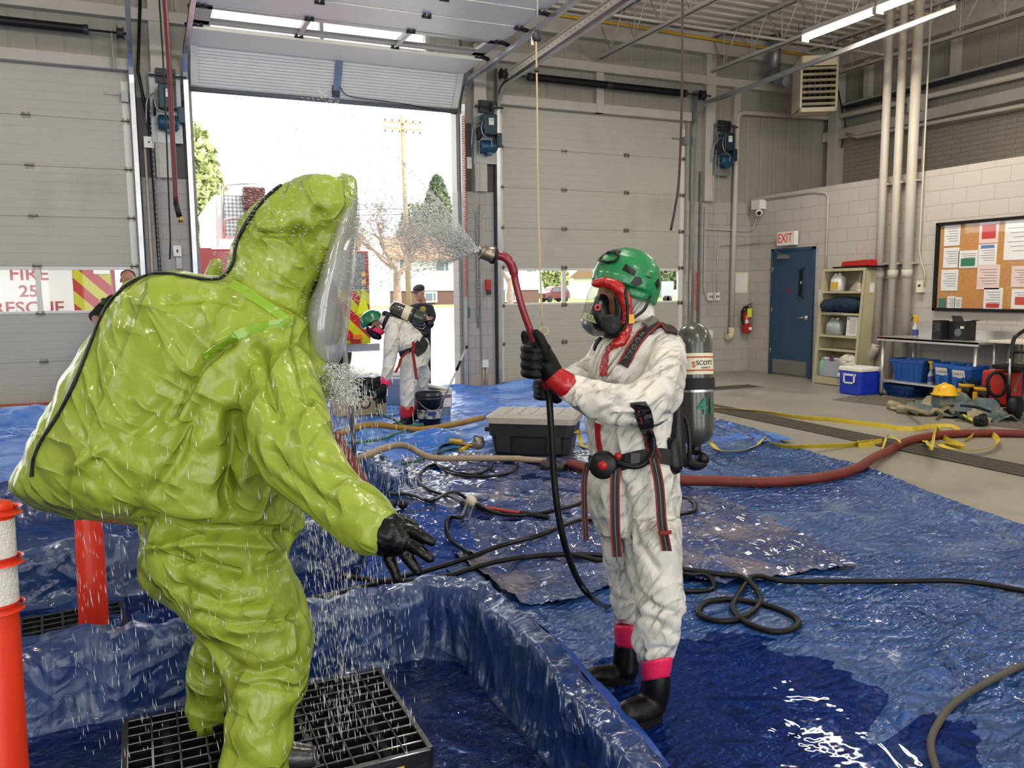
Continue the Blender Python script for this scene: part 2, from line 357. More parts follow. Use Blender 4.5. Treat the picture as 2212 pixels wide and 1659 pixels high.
m_doorh = wave_mat('door_skin_lightened', 'ece8dc', 1, 9, .42, .003, duty=.1, var=.04)  # skin lightened to offset weak light under the raised door
m_trimw = M('painted_steel', 'b5b0a8', .45, var=.06)
m_dark = M('dark_steel', '33353a', .45, .3)
m_galv = M('galvanised', 'b4b8bc', .32, .85, var=.12, vscale=6)
m_galv2 = M('galvanised_dull', '8d9194', .45, .7, var=.15, vscale=5)
m_black = M('black_rubber', '101113', .5, spec=.3)
m_blackp = M('black_plastic', '101113', .35, spec=.35)
m_white = M('white_plastic', 'e2e0db', .4)
m_glass = M('window_glass', 'ffffff', .02, trans=1, ior=1.45)
N_, L_, B_ = nodes(m_glass)            # thin pane: clear with a Fresnel sheen
tr_ = N_.new('ShaderNodeBsdfTransparent'); gl_ = N_.new('ShaderNodeBsdfGlossy'); gl_.inputs['Roughness'].default_value = .02; fr_ = N_.new('ShaderNodeFresnel'); fr_.inputs[0].default_value = 1.55; mx_ = N_.new('ShaderNodeMixShader')
front_only(N_, L_, fr_, mx_); L_.new(tr_.outputs[0], mx_.inputs[1]); L_.new(gl_.outputs[0], mx_.inputs[2]); L_.new(mx_.outputs[0], N_['Material Output'].inputs[0])
m_deck = M('roof_deck', 'dcd7cc', .5, var=.08)
m_pipe = M('painted_pipe', 'b9b1a6', .45, var=.05)
m_conc = M('concrete', '99958a', .36, var=.16, vscale=.8, dirt='88847a', dscale=1.6, dthr=.5, bump=.15, bscale=90)
m_asph = M('pale_paving', 'b8b5ae', .85, var=.1, vscale=1.5, bump=.3, bscale=60)

WY, RX = 11.9, 10.0                     # door wall plane, block wall plane
# ------------------------------------------------------------------ floor
MB().box((-9, -7, -.2), (11.8, 12.15, 0)).build('floor', m_conc, kind='structure')
MB().box((-60, 12.15, -.25), (90, 130, -.03)).build('floor_yard', m_asph, kind='structure')
# ------------------------------------------------------------------ door wall, in piers and headers
f = MB()
for x0, x1 in ((-9, -7.3), (-3.65, -3.55)): f.box((x0, WY, 0), (x1, WY + .25, 6))
f.build('wall_front_west', m_blockx, kind='structure')
f = MB()
for x0, x1 in ((-.03, .73), (4.43, 5.13), (8.62, 11.8)): f.box((x0, WY, 0), (x1, WY + .25, 2.99))
f.build('wall_front_block', m_blockx, kind='structure')
f = MB()
f.box((-.03, WY + .02, 2.99), (.73, WY + .25, 6)); f.box((4.43, WY + .02, 2.99), (5.13, WY + .25, 6)); f.box((8.62, WY + .02, 2.99), (11.8, WY + .25, 6))
f.box((-9, WY + .02, 4.31), (-.03, WY + .25, 6)); f.box((.73, WY + .02, 4.31), (4.43, WY + .25, 4.6)); f.box((.73, WY + .02, 5.35), (4.43, WY + .25, 6)); f.box((.73, WY + .02, 4.6), (.95, WY + .25, 5.35)); f.box((4.05, WY + .02, 4.6), (4.43, WY + .25, 5.35)); f.box((5.13, WY + .02, 4.31), (8.62, WY + .25, 6))
f.build('wall_front_metal', m_panel, kind='structure')
g = MB()                                # girts, posts and column faces proud of the liner
g.box((-9, WY - .12, 4.93), (.9, WY + .02, 5.07)); g.box((4.1, WY - .12, 4.93), (11.8, WY + .02, 5.07)); g.box((-9, WY - .16, 5.42), (11.8, WY + .02, 5.75))
for x in (-1.9, 6.86, 9.6): g.box((x - .07, WY - .08, 4.31), (x + .07, WY + .02, 4.93))
for x in (.35, 4.78, 9.02): g.box((x - .1, WY - .1, 2.99), (x + .1, WY + .02, 5.9))
for x0, x1 in ((-3.6, .0), (5.1, 8.65)): g.box((x0, WY - .07, 4.31), (x1, WY + .02, 4.45))
g.build('trim_front_girts', m_trimw, kind='structure', bevel=.004)
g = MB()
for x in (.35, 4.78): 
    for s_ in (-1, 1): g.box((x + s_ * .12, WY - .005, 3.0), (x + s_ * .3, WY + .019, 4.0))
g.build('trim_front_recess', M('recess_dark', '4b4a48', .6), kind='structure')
# ------------------------------------------------------------------ right side: block room face, its flat top, brick and liner above
MB().box((RX, -7, 0), (11.8, WY, 3.09)).build('wall_right', m_block, kind='structure')
MB().box((11.8, -7, -.1), (12, WY + .25, 4.25)).build('wall_right_brick', m_brick, kind='structure')
MB().box((11.81, -7, 4.25), (12, WY + .25, 6.1)).build('wall_right_metal', m_panely, kind='structure')
g = MB(); g.box((11.62, -7, 4.15), (11.82, WY, 4.32)); g.box((11.7, -7, 4.72), (11.82, WY, 4.78)); g.box((11.6, -7, 5.42), (11.82, WY, 5.82)); 
for k in range(9): g.box((11.7, 11.0 - 1.7 * k - .06, 4.78), (11.82, 11.0 - 1.7 * k + .06, 5.42))
g.box((11.6, 11.55, 3.09), (11.8, 11.75, 5.9))
g.build('trim_right_girts', m_trimw, kind='structure', bevel=.004)
MB().box((11.55, -7, 4.66), (11.7, 11.4, 4.7)).build('trim_right_channel', m_dark, kind='structure')
MB().box((-9.2, -7, 0), (-9, WY + .25, 6)).build('wall_left', m_trimw, kind='structure')
f = MB()                                # back wall with two open bays letting daylight in
for x0, x1, z0, z1 in ((-9, -6.5, 0, 6), (-6.5, 10.5, 4.3, 6), (-2.8, -1.8, 0, 4.3), (1.9, 2.9, 0, 4.3), (6.6, 11.8, 0, 6)): f.box((x0, -7.2, z0), (x1, -7, z1))
f.build('wall_back', m_trimw, kind='structure')
t = thing('window_added', (2.5, WY, 4.6), None, None, kind='structure'); g = MB(); [g.box(*q) for q in (((.95, WY + .05, 4.6), (4.05, WY + .2, 4.66)), ((.95, WY + .05, 5.29), (4.05, WY + .2, 5.35)), ((.95, WY + .05, 4.6), (1.01, WY + .2, 5.35)), ((3.99, WY + .05, 4.6), (4.05, WY + .2, 5.35)), ((2.45, WY + .05, 4.6), (2.5, WY + .2, 5.35)))]; g.build('added_window_frame', m_trimw, t); MB().box((1.01, WY + .12, 4.66), (3.99, WY + .124, 5.29)).build('pane', m_glass, t)  # unseen transom, added so daylight brightens the raised door's panes
# ceiling: real corrugated deck, ribs along x
vs = []; prof = []
y = -7.0
while y < 12.15: prof += [(y, 5.78), (y + .06, 5.78), (y + .09, 5.86), (y + .2, 5.86), (y + .23, 5.78)]; y += .25
c_ = MB(); P_ = [[V(-9, a, b) for a, b in prof], [V(12, a, b) for a, b in prof]]; c_.grid(P_, smooth=False); c_.box((-9, -7.2, 5.95), (12, 12.2, 6.05))
c_.build('ceiling', m_deck, kind='structure')

# ------------------------------------------------------------------ open web joists
def joist(x, y0, y1, label, dup=None):
    if dup: c = copy_tree(dup); c.location.x = x; c['label'] = label; return c
    t = thing('roof_joist', (x, (y0 + y1) / 2, 5.13), label, 'joist', 'open web joists under the roof')
    for nm, z in (('bottom_chord', 5.15), ('top_chord', 5.7)):
        mb = MB()
        for s_ in (-1, 1): mb.box((x + s_ * .012, y0, z - .025), (x + s_ * .055, y1, z - .018)); mb.box((x + s_ * .012, y0, z - .025), (x + s_ * .018, y1, z + .03))
        mb.build(nm, m_trimw, t)
    mb = MB(); n = int((y1 - y0) / .62); st = (y1 - y0) / n
    for k in range(n):
        a = y1 - k * st; mb.tube([(x, a, 5.7), (x, a - st / 2, 5.15), (x, a - st, 5.7)], .011, 6); mb.tube([(x, a - st / 2, 5.15), (x, a - st / 2 + .0, 5.7)], .008, 6)
    mb.build('web_rods', m_trimw, t); return t
j0 = joist(9.0, 5.0, 11.8, 'cream steel roof joist with zigzag rods nearest the unit heater')
joist(6.83, 5, 11.8, 'cream steel roof joist beside the middle door tracks', j0)
joist(4.66, 5, 11.8, 'cream steel roof joist mostly hidden above the raised door', j0)
joist(11.1, 5, 11.8, 'cream steel roof joist nearest the block side wall', j0)
b = MB(); b.box((-9, 8.3, 5.62), (12, 8.36, 5.78)); 
tg = thing('roof_bridging', (9, 9.2, 5.2), 'thin cream bridging bars tying the roof joists together', 'bracing')
MB().bar((4.6, 10.0, 5.17), (11.7, 10.0, 5.17), .03, .03).build('bridging_bar', m_trimw, tg); MB().bar((4.6, 7.8, 5.68), (11.7, 7.8, 5.68), .03, .03).build('bridging_bar', m_trimw, tg)

# ------------------------------------------------------------------ sectional doors
m_hinge = M('hinge_steel', '7b776c', .4, .8, var=.3, vscale=30)
m_stile = M('door_stile', 'd4d3cd', .4, .1)
def hinge(mb, x, y, z, s=1):
    mb.cut(); mb.box((x - .045, y - .012, z - .035), (x - .012, y, z + .035)); mb.box((x + .012, y - .012, z - .035), (x + .045, y, z + .035)); mb.tube([(x - .05, y - .018, z), (x + .05, y - .018, z)], .01, 8)
def closed_door(n, x0, x1, label, y=WY + .09):
    t = thing('door_%d' % n, ((x0 + x1) / 2, y, 0), None, None, kind='structure')
    zs = [0.02, .64, 1.25, 1.85, 2.47, 3.09, 3.7, 4.32]
    mull = [x0 + (x1 - x0) * k / 3 for k in (1, 2)]
    for k in range(7):
        z0, z1 = zs[k] + .001, zs[k + 1] - .001
        if k == 2:
            mb = MB(); mb.box((x0, y, z0), (x1, y + .05, z0 + .035)); mb.box((x0, y, z1 - .045), (x1, y + .05, z1))
            for xx in [x0 + .05, x1 - .05] + mull: mb.box((xx - (.05 if xx not in mull else .03), y, z0 + .034), (xx + (.05 if xx not in mull else .03), y + .05, z1 - .044))
            fr = mb.build('window_section', m_stile, t, bevel=.003); e = [x0 + .1] + [q for m_ in mull for q in (m_ - .03, m_ + .03)] + [x1 - .1]
            for i in range(3): MB().box((e[2 * i], y + .022, z0 + .034), (e[2 * i + 1], y + .026, z1 - .044)).build('pane', m_glass, fr)
        else: MB().box((x0, y, z0), (x1, y + .05, z1)).build('door_section', m_door, t, bevel=.004)
    mb = MB(); [mb.cut().box((x0, y + .02, z - .03), (x1, y + .045, z + .03)) for z in zs[1:-1]]; mb.build_each('added_joint_backing', m_dark, t)  # dark strips added behind the joints to stop daylight leaking through
    mb = MB()
    for z in zs[1:-1]:
        for xx in mull + [x0 + .06, x1 - .06]: hinge(mb, xx, y, z)
    mb.build_each('hinge', m_hinge, t)
    mb = MB(); mb.cut().box((x0, y - .008, 0), (x0 + .09, y, 4.2)); mb.cut().box((x1 - .09, y - .008, 0), (x1, y, 4.2)); mb.build_each('end_stile', m_stile, t)
    MB().box((x0, y - .01, .0), (x1, y + .05, .03)).build('bottom_seal', m_black, t)
    mb = MB(); xm = x1 - .35; mb.box((xm - .25, y - .03, .17), (xm + .25, y - .015, .19)); mb.tube([(xm, y - .03, .1), (xm, y - .05, .32)], .012, 8); mb.build('slide_bolt', m_dark, t)
    mb = MB(); mb.box((x1 - .28, y - .03, 4.02), (x1 - .02, y - .01, 4.04)); mb.box((x1 - .09, y - .1, 3.93), (x1 - .01, y - .01, 4.06)); mb.build('top_bracket', m_galv2, t)
    return t
closed_door(1, -3.55, -.02, '')
closed_door(3, 5.12, 8.63, '')
# raised door: last section just under the header, the rest on the rails overhead
t = thing('door_2', (2.58, 11.5, 4.2), None, None, kind='structure')
x0, x1 = .72, 4.44
def sect(ya, za, yb, zb, mat, nm, th=.045):
    d = Vector((0, yb - ya, zb - za)).normalized(); nn = Vector((0, -d.z, d.y)) * th
    mb = MB(); a, b_ = Vector((0, ya, za)), Vector((0, yb, zb)); X0, X1 = Vector((x0, 0, 0)), Vector((x1, 0, 0))
    mb.loft([[a + X0, b_ + X0, b_ + X0 + nn, a + X0 + nn][::-1], [a + X1, b_ + X1, b_ + X1 + nn, a + X1 + nn][::-1]], smooth=False); return mb.build(nm, mat, t)
A_ = [(11.9, 4.17), (11.58, 4.66), (10.86, 4.67)]
s1 = MB(); 
ny = 14
for k in range(ny):                     # ribbed bottom section
    q0, q1 = k / ny, (k + .86) / ny; a = Vector((0, 11.9 - .32 * q0, 4.17 + .49 * q0)); b_ = Vector((0, 11.9 - .32 * q1, 4.17 + .49 * q1)); nn = Vector((0, .04, .026))
    s1.loft([[a + V(x0, 0, 0), a + nn + V(x0, 0, 0), b_ + nn + V(x0, 0, 0), b_ + V(x0, 0, 0)], [a + V(x1, 0, 0), a + nn + V(x1, 0, 0), b_ + nn + V(x1, 0, 0), b_ + V(x1, 0, 0)]], smooth=False)
s1.build('bottom_section', M('door_skin_near', 'dededa', .4, var=.03), t, fix=True)  # skin colour paled to make up for weak light on this section
sect(11.935, 4.2, 11.615, 4.69, m_galv2, 'section_core', -.02)
sect(11.55, 4.67, 10.87, 4.68, M('door_rail_cream', 'f0ecde', .45), 'plain_section')  # cream lightened to stand in for light missing on the underside
mb = MB(); z_ = 4.69
for ya, yb in ((10.86, 10.72), (10.27, 10.17)): mb.box((x0, yb, z_), (x1, ya, z_ + .045))
for xx in (x0 + .09, x1 - .09): mb.box((xx - .09, 10.17, z_), (xx + .09, 10.86, z_ + .045))
for k in (1, 2): xx = x0 + (x1 - x0) * k / 3; mb.box((xx - .03, 10.2, z_ - .02), (xx + .03, 10.8, z_ + .045))
wf = mb.build('window_section', M('window_rail_grey', 'b3b4ae', .35, .1), t, bevel=.003)
for k in range(3): MB().box((x0 + .18 + k * 1.24 - (.1 if k else 0), 10.27, z_ + .02), (x0 + 1.2 + k * 1.24 - (.06 if k == 2 else 0), 10.72, z_ + .024)).build('pane', m_glass, wf)
yy = 10.16
for k in range(4): MB().box((x0, yy - .62 * (k + 1) + .008, 4.7 + .008 * k), (x1, yy - .62 * k, 4.745 + .008 * k)).build('door_section', m_doorh, t)
mb = MB(); 
for k in range(5):
    for xx in (x0 + .06, x0 + 1.24, x0 + 2.48, x1 - .06):
        yq = (10.86, 10.16, 9.54, 8.92, 8.3)[k]; mb.cut(); mb.box((xx - .05, yq - .04, 4.675), (xx - .015, yq + .04, 4.7)); mb.box((xx + .015, yq - .04, 4.675), (xx + .05, yq + .04, 4.7)); mb.tube([(xx - .055, yq, 4.668), (xx + .055, yq, 4.668)], .012, 8)
for xx in (x0 + 1.24, x0 + 2.48): mb.cut().box((xx - .05, 11.5, 4.655), (xx + .05, 11.58, 4.67))
mb.build_each('hinge', m_dark, t)
MB().tube([(x0, 11.9, 4.16), (x1, 11.9, 4.16)], .035, 10).build('bottom_seal', M('seal_grey', '5d646c', .5), t)
mb = MB(); mb.bar((2.62, 11.86, 4.16), (2.62, 11.53, 4.68), .1, .012, up=(0, 1, .6)); mb.build('strut_plate', m_galv, t)
MB().box((2.56, 11.78, 4.2), (2.66, 11.83, 4.34)).build('pull_handle', m_dark, t)
cs = crom([(2.66, 11.75, 4.32), (2.8, 11.8, 4.22), (3.3, 11.82, 4.2), (3.8, 11.83, 4.17), (4.4, 11.83, 4.1)], 5); MB().tube(cs, .006, 6).build('sensor_cable', m_black, t)
mb = MB()
for xx in (x0 + .05, x1 - .05): mb.cut().bar((xx, 11.85, 4.2), (xx, 11.55, 4.67), .09, .01, up=(0, 1, .6))
mb.build_each('end_stile', m_stile, t)
mb = MB()
for yq in (10.86, 10.16, 9.54, 8.92):
    for xx, s_ in ((x0, -1), (x1, 1)): mb.cut().cyl((xx + s_ * .0, yq, 4.68), (xx + s_ * .09, yq, 4.66), .025, seg=10)
mb.build_each('roller', m_black, t)

# ------------------------------------------------------------------ door tracks: upright, bend and overhead run in one rail
def track(x, label, yend, zup, side=1, ang=False):
    pts = [(x, WY - .06, 0.02), (x, WY - .06, 1), (x, WY - .06, 3.7), (x, WY - .07, 4.15)]
    for k in range(1, 7): q = k / 6 * PI / 2; pts.append((x, WY - .07 - .36 * (1 - math.cos(q)), 4.15 + .4 * math.sin(q)))
    pts += [(x, 10.5, 4.57), (x, yend, zup)]
    t = thing('door_track', (x, WY, 0), label, 'track', 'overhead door rails')
    a = [Vector(p) for p in pts]; n = len(a); ring = []
    for i in range(n):
        tg_ = (a[min(i + 1, n - 1)] - a[max(i - 1, 0)]).normalized(); X = Vector((1, 0, 0)); nn = X.cross(tg_).normalized(); w_, h_ = .028, .03
        ring.append([a[i] - X * w_ * side - nn * h_, a[i] - X * w_ * side + nn * h_, a[i] + X * w_ * side + nn * h_, a[i] + X * w_ * side + nn * (h_ - .004), a[i] - X * (w_ - .004) * side + nn * (h_ - .004), a[i] - X * (w_ - .004) * side - nn * (h_ - .004), a[i] + X * w_ * side - nn * (h_ - .004), a[i] + X * w_ * side - nn * h_])
    MB().loft(ring, smooth=False).build('rail', m_galv, t, fix=True)
    mb = MB(); X = .045 * side
    if ang:
        L0, L1 = Vector((x + X, 11.3, 4.6)), Vector((x + X, yend, zup + .06)); d = L1 - L0
        mb.obox((L0 + L1) / 2, d / 2, (.003, 0, 0), (0, 0, .045)); mb.obox((L0 + L1) / 2 + V(.02 * side, 0, .045), d / 2, (.022, 0, 0), (0, 0, .003))
        mb.build('perforated_angle', M('angle_cream', 'cfc8b6', .4, .4), t)
        mb = MB(); n = int(abs(L1.y - L0.y) / .12)
        for k in range(n): c = L0 + d * ((k + .5) / n); mb.box((c.x - .0045, c.y - .02, c.z - .004), (c.x + .0045, c.y + .02, c.z + .004))
        mb.build('slots', m_dark, t)
    mb = MB(); mb.box((x + side * .04, WY - .05, 0), (x + side * .05, WY - .0, 4.2)); mb.build('wall_angle', m_dark, t)
    return t
track(-.02 + .04, 'galvanised rail of the left closed door, bending up overhead', 6.5, 4.72, 1)
track(.66, 'galvanised rail along the left edge of the open doorway', 6.5, 4.72, -1)
track(4.50, 'galvanised rail right of the raised door, carrying its rollers', 6.4, 4.72, 1)
track(5.07, 'galvanised rail with slotted cream angle over the right closed door', 6.4, 4.74, -1, True)
track(8.70, 'long galvanised rail crossing in front of the unit heater', 6.9, 4.68, 1)

# ------------------------------------------------------------------ torsion shafts and springs
m_spring = M('spring_black', '141416', .5, .2)
def torsion(x0, x1, y, z, segs, label, posx, sag=.0):
    t = thing('torsion_shaft', ((x0 + x1) / 2, y, z), label, 'spring')
    MB().cyl((x0, y, z), (x1, y, z), .014).build('shaft', m_dark, t)
    for a, b_ in segs:
        mb = MB(); prof = []; n = int((b_ - a) / .012)
        for k in range(n): prof += [(k * .012, .056), (k * .012 + .006, .049)]
        mb.lathe((a, y, z), (1, 0, 0), prof, 16); mb.build('spring', m_spring, t)
        mb = MB(); mb.cut().lathe((a - .02, y, z), (1, 0, 0), [(0, .02), (0, .062), (.05, .062), (.05, .02)], 12, smooth=False); mb.cut().lathe((b_ - .03, y, z), (1, 0, 0), [(0, .02), (0, .062), (.05, .062), (.05, .02)], 12, smooth=False); mb.build_each('cone', m_dark, t)
    mb = MB()
    for px_ in posx: mb.cut().lathe((px_, y, z), (1, 0, 0), [(0, .015), (0, .08), (.008, .08), (.012, .06), (.07, .06), (.075, .08), (.083, .08), (.083, .015)], 20, smooth=False)
    mb.build_each('cable_drum', m_dark, t)
    mb = MB()
    for px_ in posx: mb.cut().box((px_ - .06, y - .01, z - .45), (px_ - .05, y + .12, z + .08))
    mb.build_each('bearing_plate', m_galv2, t)
torsion(-3.4, .02, 11.72, 4.72, ((-2.4, -.45),), 'black torsion spring on its shaft above the left closed door', (-.12,))
torsion(.1, 5.0, 11.62, 5.5, ((1.2, 2.4), (2.5, 3.9)), 'torsion shaft above the raised door, mostly hidden by it', (.62, 4.5))
torsion(5.03, 8.95, 11.72, 4.72, ((5.56, 6.93), (6.97, 8.42)), 'pair of black torsion springs above the right closed door', (5.08, 8.72))

# ------------------------------------------------------------------ door operators with their chains
m_blue = M('operator_blue', '1f4a63', .35, .2, var=.1); m_blued = M('operator_navy', '1d3442', .4, .2)
def operator(x, z, label, chain_x):
    y = WY - .16; t = thing('door_operator', (x, y, z), label, 'motor', 'door operators on the piers')
    MB().box((x - .2, WY - .11, z - .12), (x + .17, WY - .1, z + .75)).build('back_plate', m_galv2, t)
    MB().box((x - .1, y - .14, z + .28), (x + .11, y + .04, z + .58)).build('control_box', m_blued, t, bevel=.012)
    mb = MB(); mb.lathe((x - .12, y - .03, z + .12), (1, 0, 0), [(0, .02), (0, .08), (.02, .095), (.22, .095), (.25, .07), (.25, .0)], 20); mb.box((x - .03, y - .07, z + .0), (x + .06, y + .02, z + .06)); mb.build('motor', m_blue, t)
    MB().box((x + .12, y - .1, z + .12), (x + .2, y + .02, z + .32)).build('junction_box', m_blued, t, bevel=.006)
    mb = MB()
    for i in (-1, 1):
        for j in (0, 1): mb.cyl((x + i * .09, y - .02, z + .66 + .1 * j), (x + i * .09, y + .03, z + .66 + .1 * j), .03)
    mb.box((x - .12, y, z + .62), (x + .12, y + .05, z + .8)); mb.cyl((x - .2, y - .03, z + .7), (x + .25, y - .03, z + .7), .012); mb.lathe((x + .04, y - .03, z + .7), (1, 0, 0), [(0, .01), (0, .06), (.03, .06), (.03, .01)], 16, False); mb.build('clutch', m_dark, t)
    mb = MB(); mb.box((x - .03, y - .143, z + .42), (x + .05, y - .14, z + .52)); mb.build('name_plate', m_white, t)
    text('OC', 'lettering', m_dark, (x + .01, y - .1445, z + .49), (1, 0, 0), (0, 0, 1), .03, .001, t)
    mb = MB(); mb.tube(crom([(x - .1, y - .1, z + .5), (x - .15, y - .14, z + .38), (x - .12, y - .15, z + .26), (x + .0, y - .14, z + .2), (x + .02, y - .12, z + .1)], 6), .011, 8); mb.tube(crom([(x - .11, y - .06, z + .5), (x - .23, y - .03, z + .4), (x - .26, y, z + .1)], 5), .01, 8); mb.build('flex_conduit', m_galv2, t)
    mb = MB(); mb.lathe((x - .17, y - .03, z + .3), (1, 0, 0), [(0, .01), (0, .1), (.01, .1), (.014, .08), (.024, .1), (.034, .1), (.034, .01)], 24, False); mb.build('chain_wheel', m_dark, t)
    def links(cx):
        mb = MB(); z1 = z + .28; k = 0
        while z1 > 1.1:
            r_ = .012; pts = [];
            for q in range(8): an = q * PI / 4; a_ = math.cos(an) * .008; b_ = math.sin(an) * .019; pts.append((cx + (a_ if k % 2 else 0), y - .03 + (0 if k % 2 else a_), z1 + b_))
            mb.tube(pts, .0028, 4, closed=True); z1 -= .03; k += 1
        return mb
    links(x - .2).build('hand_chain', m_galv, t); links(x - .14).build('hand_chain', m_galv, t)
    return t
operator(.42, 3.55, 'navy door motor on the pier left of the open doorway', 0)
operator(4.86, 3.52, 'navy door motor on the pier right of the open doorway', 0)
operator(9.27, 3.55, 'navy door motor beside the thin white corner pipe', 0)

# ------------------------------------------------------------------ pier details
def plate(name, p0, p1, mat, label, cat, bevel=.003, **k): return MB().box(p0, p1).build(name, mat, label=label, cat=cat, bevel=bevel, **k)
def fixture(name, label, cat, *parts):
    t = None; 
    for nm, mb, mat in parts:
        if t is None: A = np.array(mb.v); t = thing(name, ((A[:, 0].min() + A[:, 0].max()) / 2, (A[:, 1].min() + A[:, 1].max()) / 2, A[:, 2].min()), label, cat)
        mb.build(nm, mat, t)
    return t
def rod(name, pts, r, mat, label, cat, seg=8, **k): return MB().tube([Vector(p) for p in pts], r, seg).build(name, mat, label=label, cat=cat, **k)
fixture('junction_box', 'grey electrical box high on the left pier', 'electrical box', ('body', MB().box((.12, WY - .09, 3.36), (.24, WY, 3.5)), m_white), ('knob', MB().cyl((.18, WY - .1, 3.43), (.18, WY - .08, 3.43), .012), m_dark))
rod('conduit', [(.13, WY - .03, 0.05), (.13, WY - .03, 3.36)], .016, m_pipe, 'pale conduit climbing the left pier below its grey box', 'conduit')
rod('conduit', [(.24, WY - .05, .05), (.22, WY - .05, 2.0), (.2, WY - .06, 3.6), (.1, WY - .1, 4.3), (.2, WY - .15, 5.5)], .02, m_black, 'black cable running up the left pier past the door motor', 'cable')
fixture('door_control', 'white push button station low on the left pier', 'control box', ('body', MB().box((.4, WY - .06, 1.98), (.5, WY, 2.12)), m_white), ('button', MB().box((.44, WY - .07, 2.03), (.46, WY - .055, 2.07)), m_dark), ('bracket', MB().box((.43, WY - .03, 1.82), (.5, WY, 1.97)), m_galv2))
fixture('warning_plate', 'white plate high on the pier right of the doorway', 'plate', ('plate', MB().box((4.58, WY - .02, 3.33), (4.66, WY, 3.5)), m_white))
fixture('fire_alarm', 'small red alarm pull on the pier right of the doorway', 'alarm', ('body', MB().box((4.86, WY - .05, 1.5), (4.94, WY, 1.66)), M('red_paint', 'b3302a', .4)), ('lever', MB().box((4.87, WY - .07, 1.43), (4.93, WY - .03, 1.5)), m_dark))
fixture('power_outlet', 'white outlet box low on the pier right of the doorway', 'outlet', ('body', MB().box((4.78, WY - .06, .3), (4.88, WY, .42)), m_white), ('conduit_stub', MB().cyl((4.8, WY - .03, .02), (4.8, WY - .03, .3), .012).cyl((4.86, WY - .03, .02), (4.86, WY - .03, .3), .012), m_pipe))
fixture('green_tag', 'small green tag on the pier right of the doorway', 'tag', ('card', MB().box((4.56, WY - .02, 1.08), (4.6, WY, 1.24)), M('tag_green', '3c7a68', .5)))
mb = MB(); mb.box((4.72, WY - .03, .92), (4.76, WY - .0, 2.7))
cc = fixture('chain_keeper', 'perforated grey strap for the hand chain on the right pier', 'bracket', ('strap', mb, m_galv2))
mb = MB(); 
for k in range(55): mb.box((4.73, WY - .034, .94 + .032 * k), (4.75, WY - .029, .955 + .032 * k))
mb.build('slots', m_dark, cc)
rod('conduit', [(4.78, WY - .02, .42), (4.78, WY - .02, 2.8)], .011, m_pipe, 'pale conduit rising from the low outlet on the right pier', 'conduit')
def coil(name, p0, p1, R_, turns, r, mat, label, **k):
    a, b_ = Vector(p0), Vector(p1); d = b_ - a; n = turns * 8; return MB().tube([a + d * (i / n) + V(math.cos(i * PI / 4) * R_, math.sin(i * PI / 4) * R_, 0) for i in range(n + 1)], r, 5).build(name, mat, label=label, cat='cord', **k)
m_coil = M('coil_orange', 'c8553c', .4)
coil('coiled_cord', (4.5, WY - .13, 4.08), (4.5, WY - .13, 1.4), .018, 75, .0055, m_coil, 'orange coiled cord hanging beside the open doorway')
coil('coiled_cord', (8.76, WY - .13, 1.78), (8.76, WY - .13, 1.1), .02, 22, .006, m_coil, 'orange coiled cord hanging right of the right closed door')
rod('conduit', [(-.9, WY - .1, .12), (-1.9, WY - .12, .14)], .012, m_coil, 'short orange cord lying at the foot of the left closed door', 'cord')
# right of the right door
rod('conduit', [(8.98, WY - .04, 2.9), (8.98, WY - .04, 1.5), (9.06, WY - .04, 1.3), (9.1, WY - .04, 1.3)], .009, m_pipe, 'thin conduit curving into the left light switch', 'conduit')
mb = MB(); mb.box((8.86, WY - .05, .3), (8.9, WY - .03, 3.5)); mb.build('strut_channel', m_galv2, label='slotted grey channel running up beside the right closed door', cat='bracket')
for k, (xx, lab) in enumerate(((9.13, 'white light switch, left of the pair beside the corner pipe'), (9.27, 'white light switch, right of the pair beside the corner pipe'))):
    t = thing('light_switch', (xx, WY, 1.28), lab, 'switch'); MB().box((xx - .055, WY - .05, 1.28), (xx + .055, WY, 1.42)).build('plate', m_white, t, bevel=.004)
    mb = MB(); [mb.cut().box((xx + s_ * .02 - .006, WY - .062, 1.33), (xx + s_ * .02 + .006, WY - .05, 1.37)) for s_ in (-1, 1)]; mb.build_each('toggle', m_dark, t)
rod('conduit', [(9.27, WY - .03, 1.42), (9.27, WY - .03, 2.15)] + [(9.27 + .1 * (1 - math.cos(q)), WY - .03, 2.15 + .1 * math.sin(q)) for q in (.4, .8, 1.2, 1.57)] + [(10, WY - .03, 2.27)], .009, m_pipe, 'thin conduit from the right switch bending along the wall', 'conduit')
rod('conduit', [(10 - .02, 11.85, 2.27), (9.97, 11.1, 2.3)], .009, m_pipe, 'thin conduit running along the block wall to the exit sign', 'conduit')
fixture('utility_box', 'small grey box low beside the right closed door', 'electrical box', ('body', MB().box((9.08, WY - .06, .62), (9.18, WY, .76)), m_white), ('conduit_stub', MB().cyl((9.13, WY - .03, .1), (9.13, WY - .03, .62), .009), m_pipe))
rod('drain_pipe', [(9.57, WY - .08, .75), (9.58, WY - .08, 2.5), (9.6, WY - .08, 4.42), (9.64, WY - .08, 4.5), (9.72, WY - .08, 4.53), (11.0, WY - .08, 4.57), (11.62, WY - .1, 4.58), (11.66, 11.6, 4.56), (11.66, 5.0, 4.44)], .045, m_pipe, 'white pipe rising in the corner then bending along the upper wall', 'pipe', seg=12)
fixture('pipe_elbow', 'beige cap at the foot of the corner pipe', 'pipe fitting', ('elbow', MB().tube([(9.57, WY - .08, .8), (9.57, WY - .08, .68), (9.54, WY - .09, .64), (9.47, WY - .1, .63)], .055, 12), M('pipe_cap', 'c9bb9f', .5)))
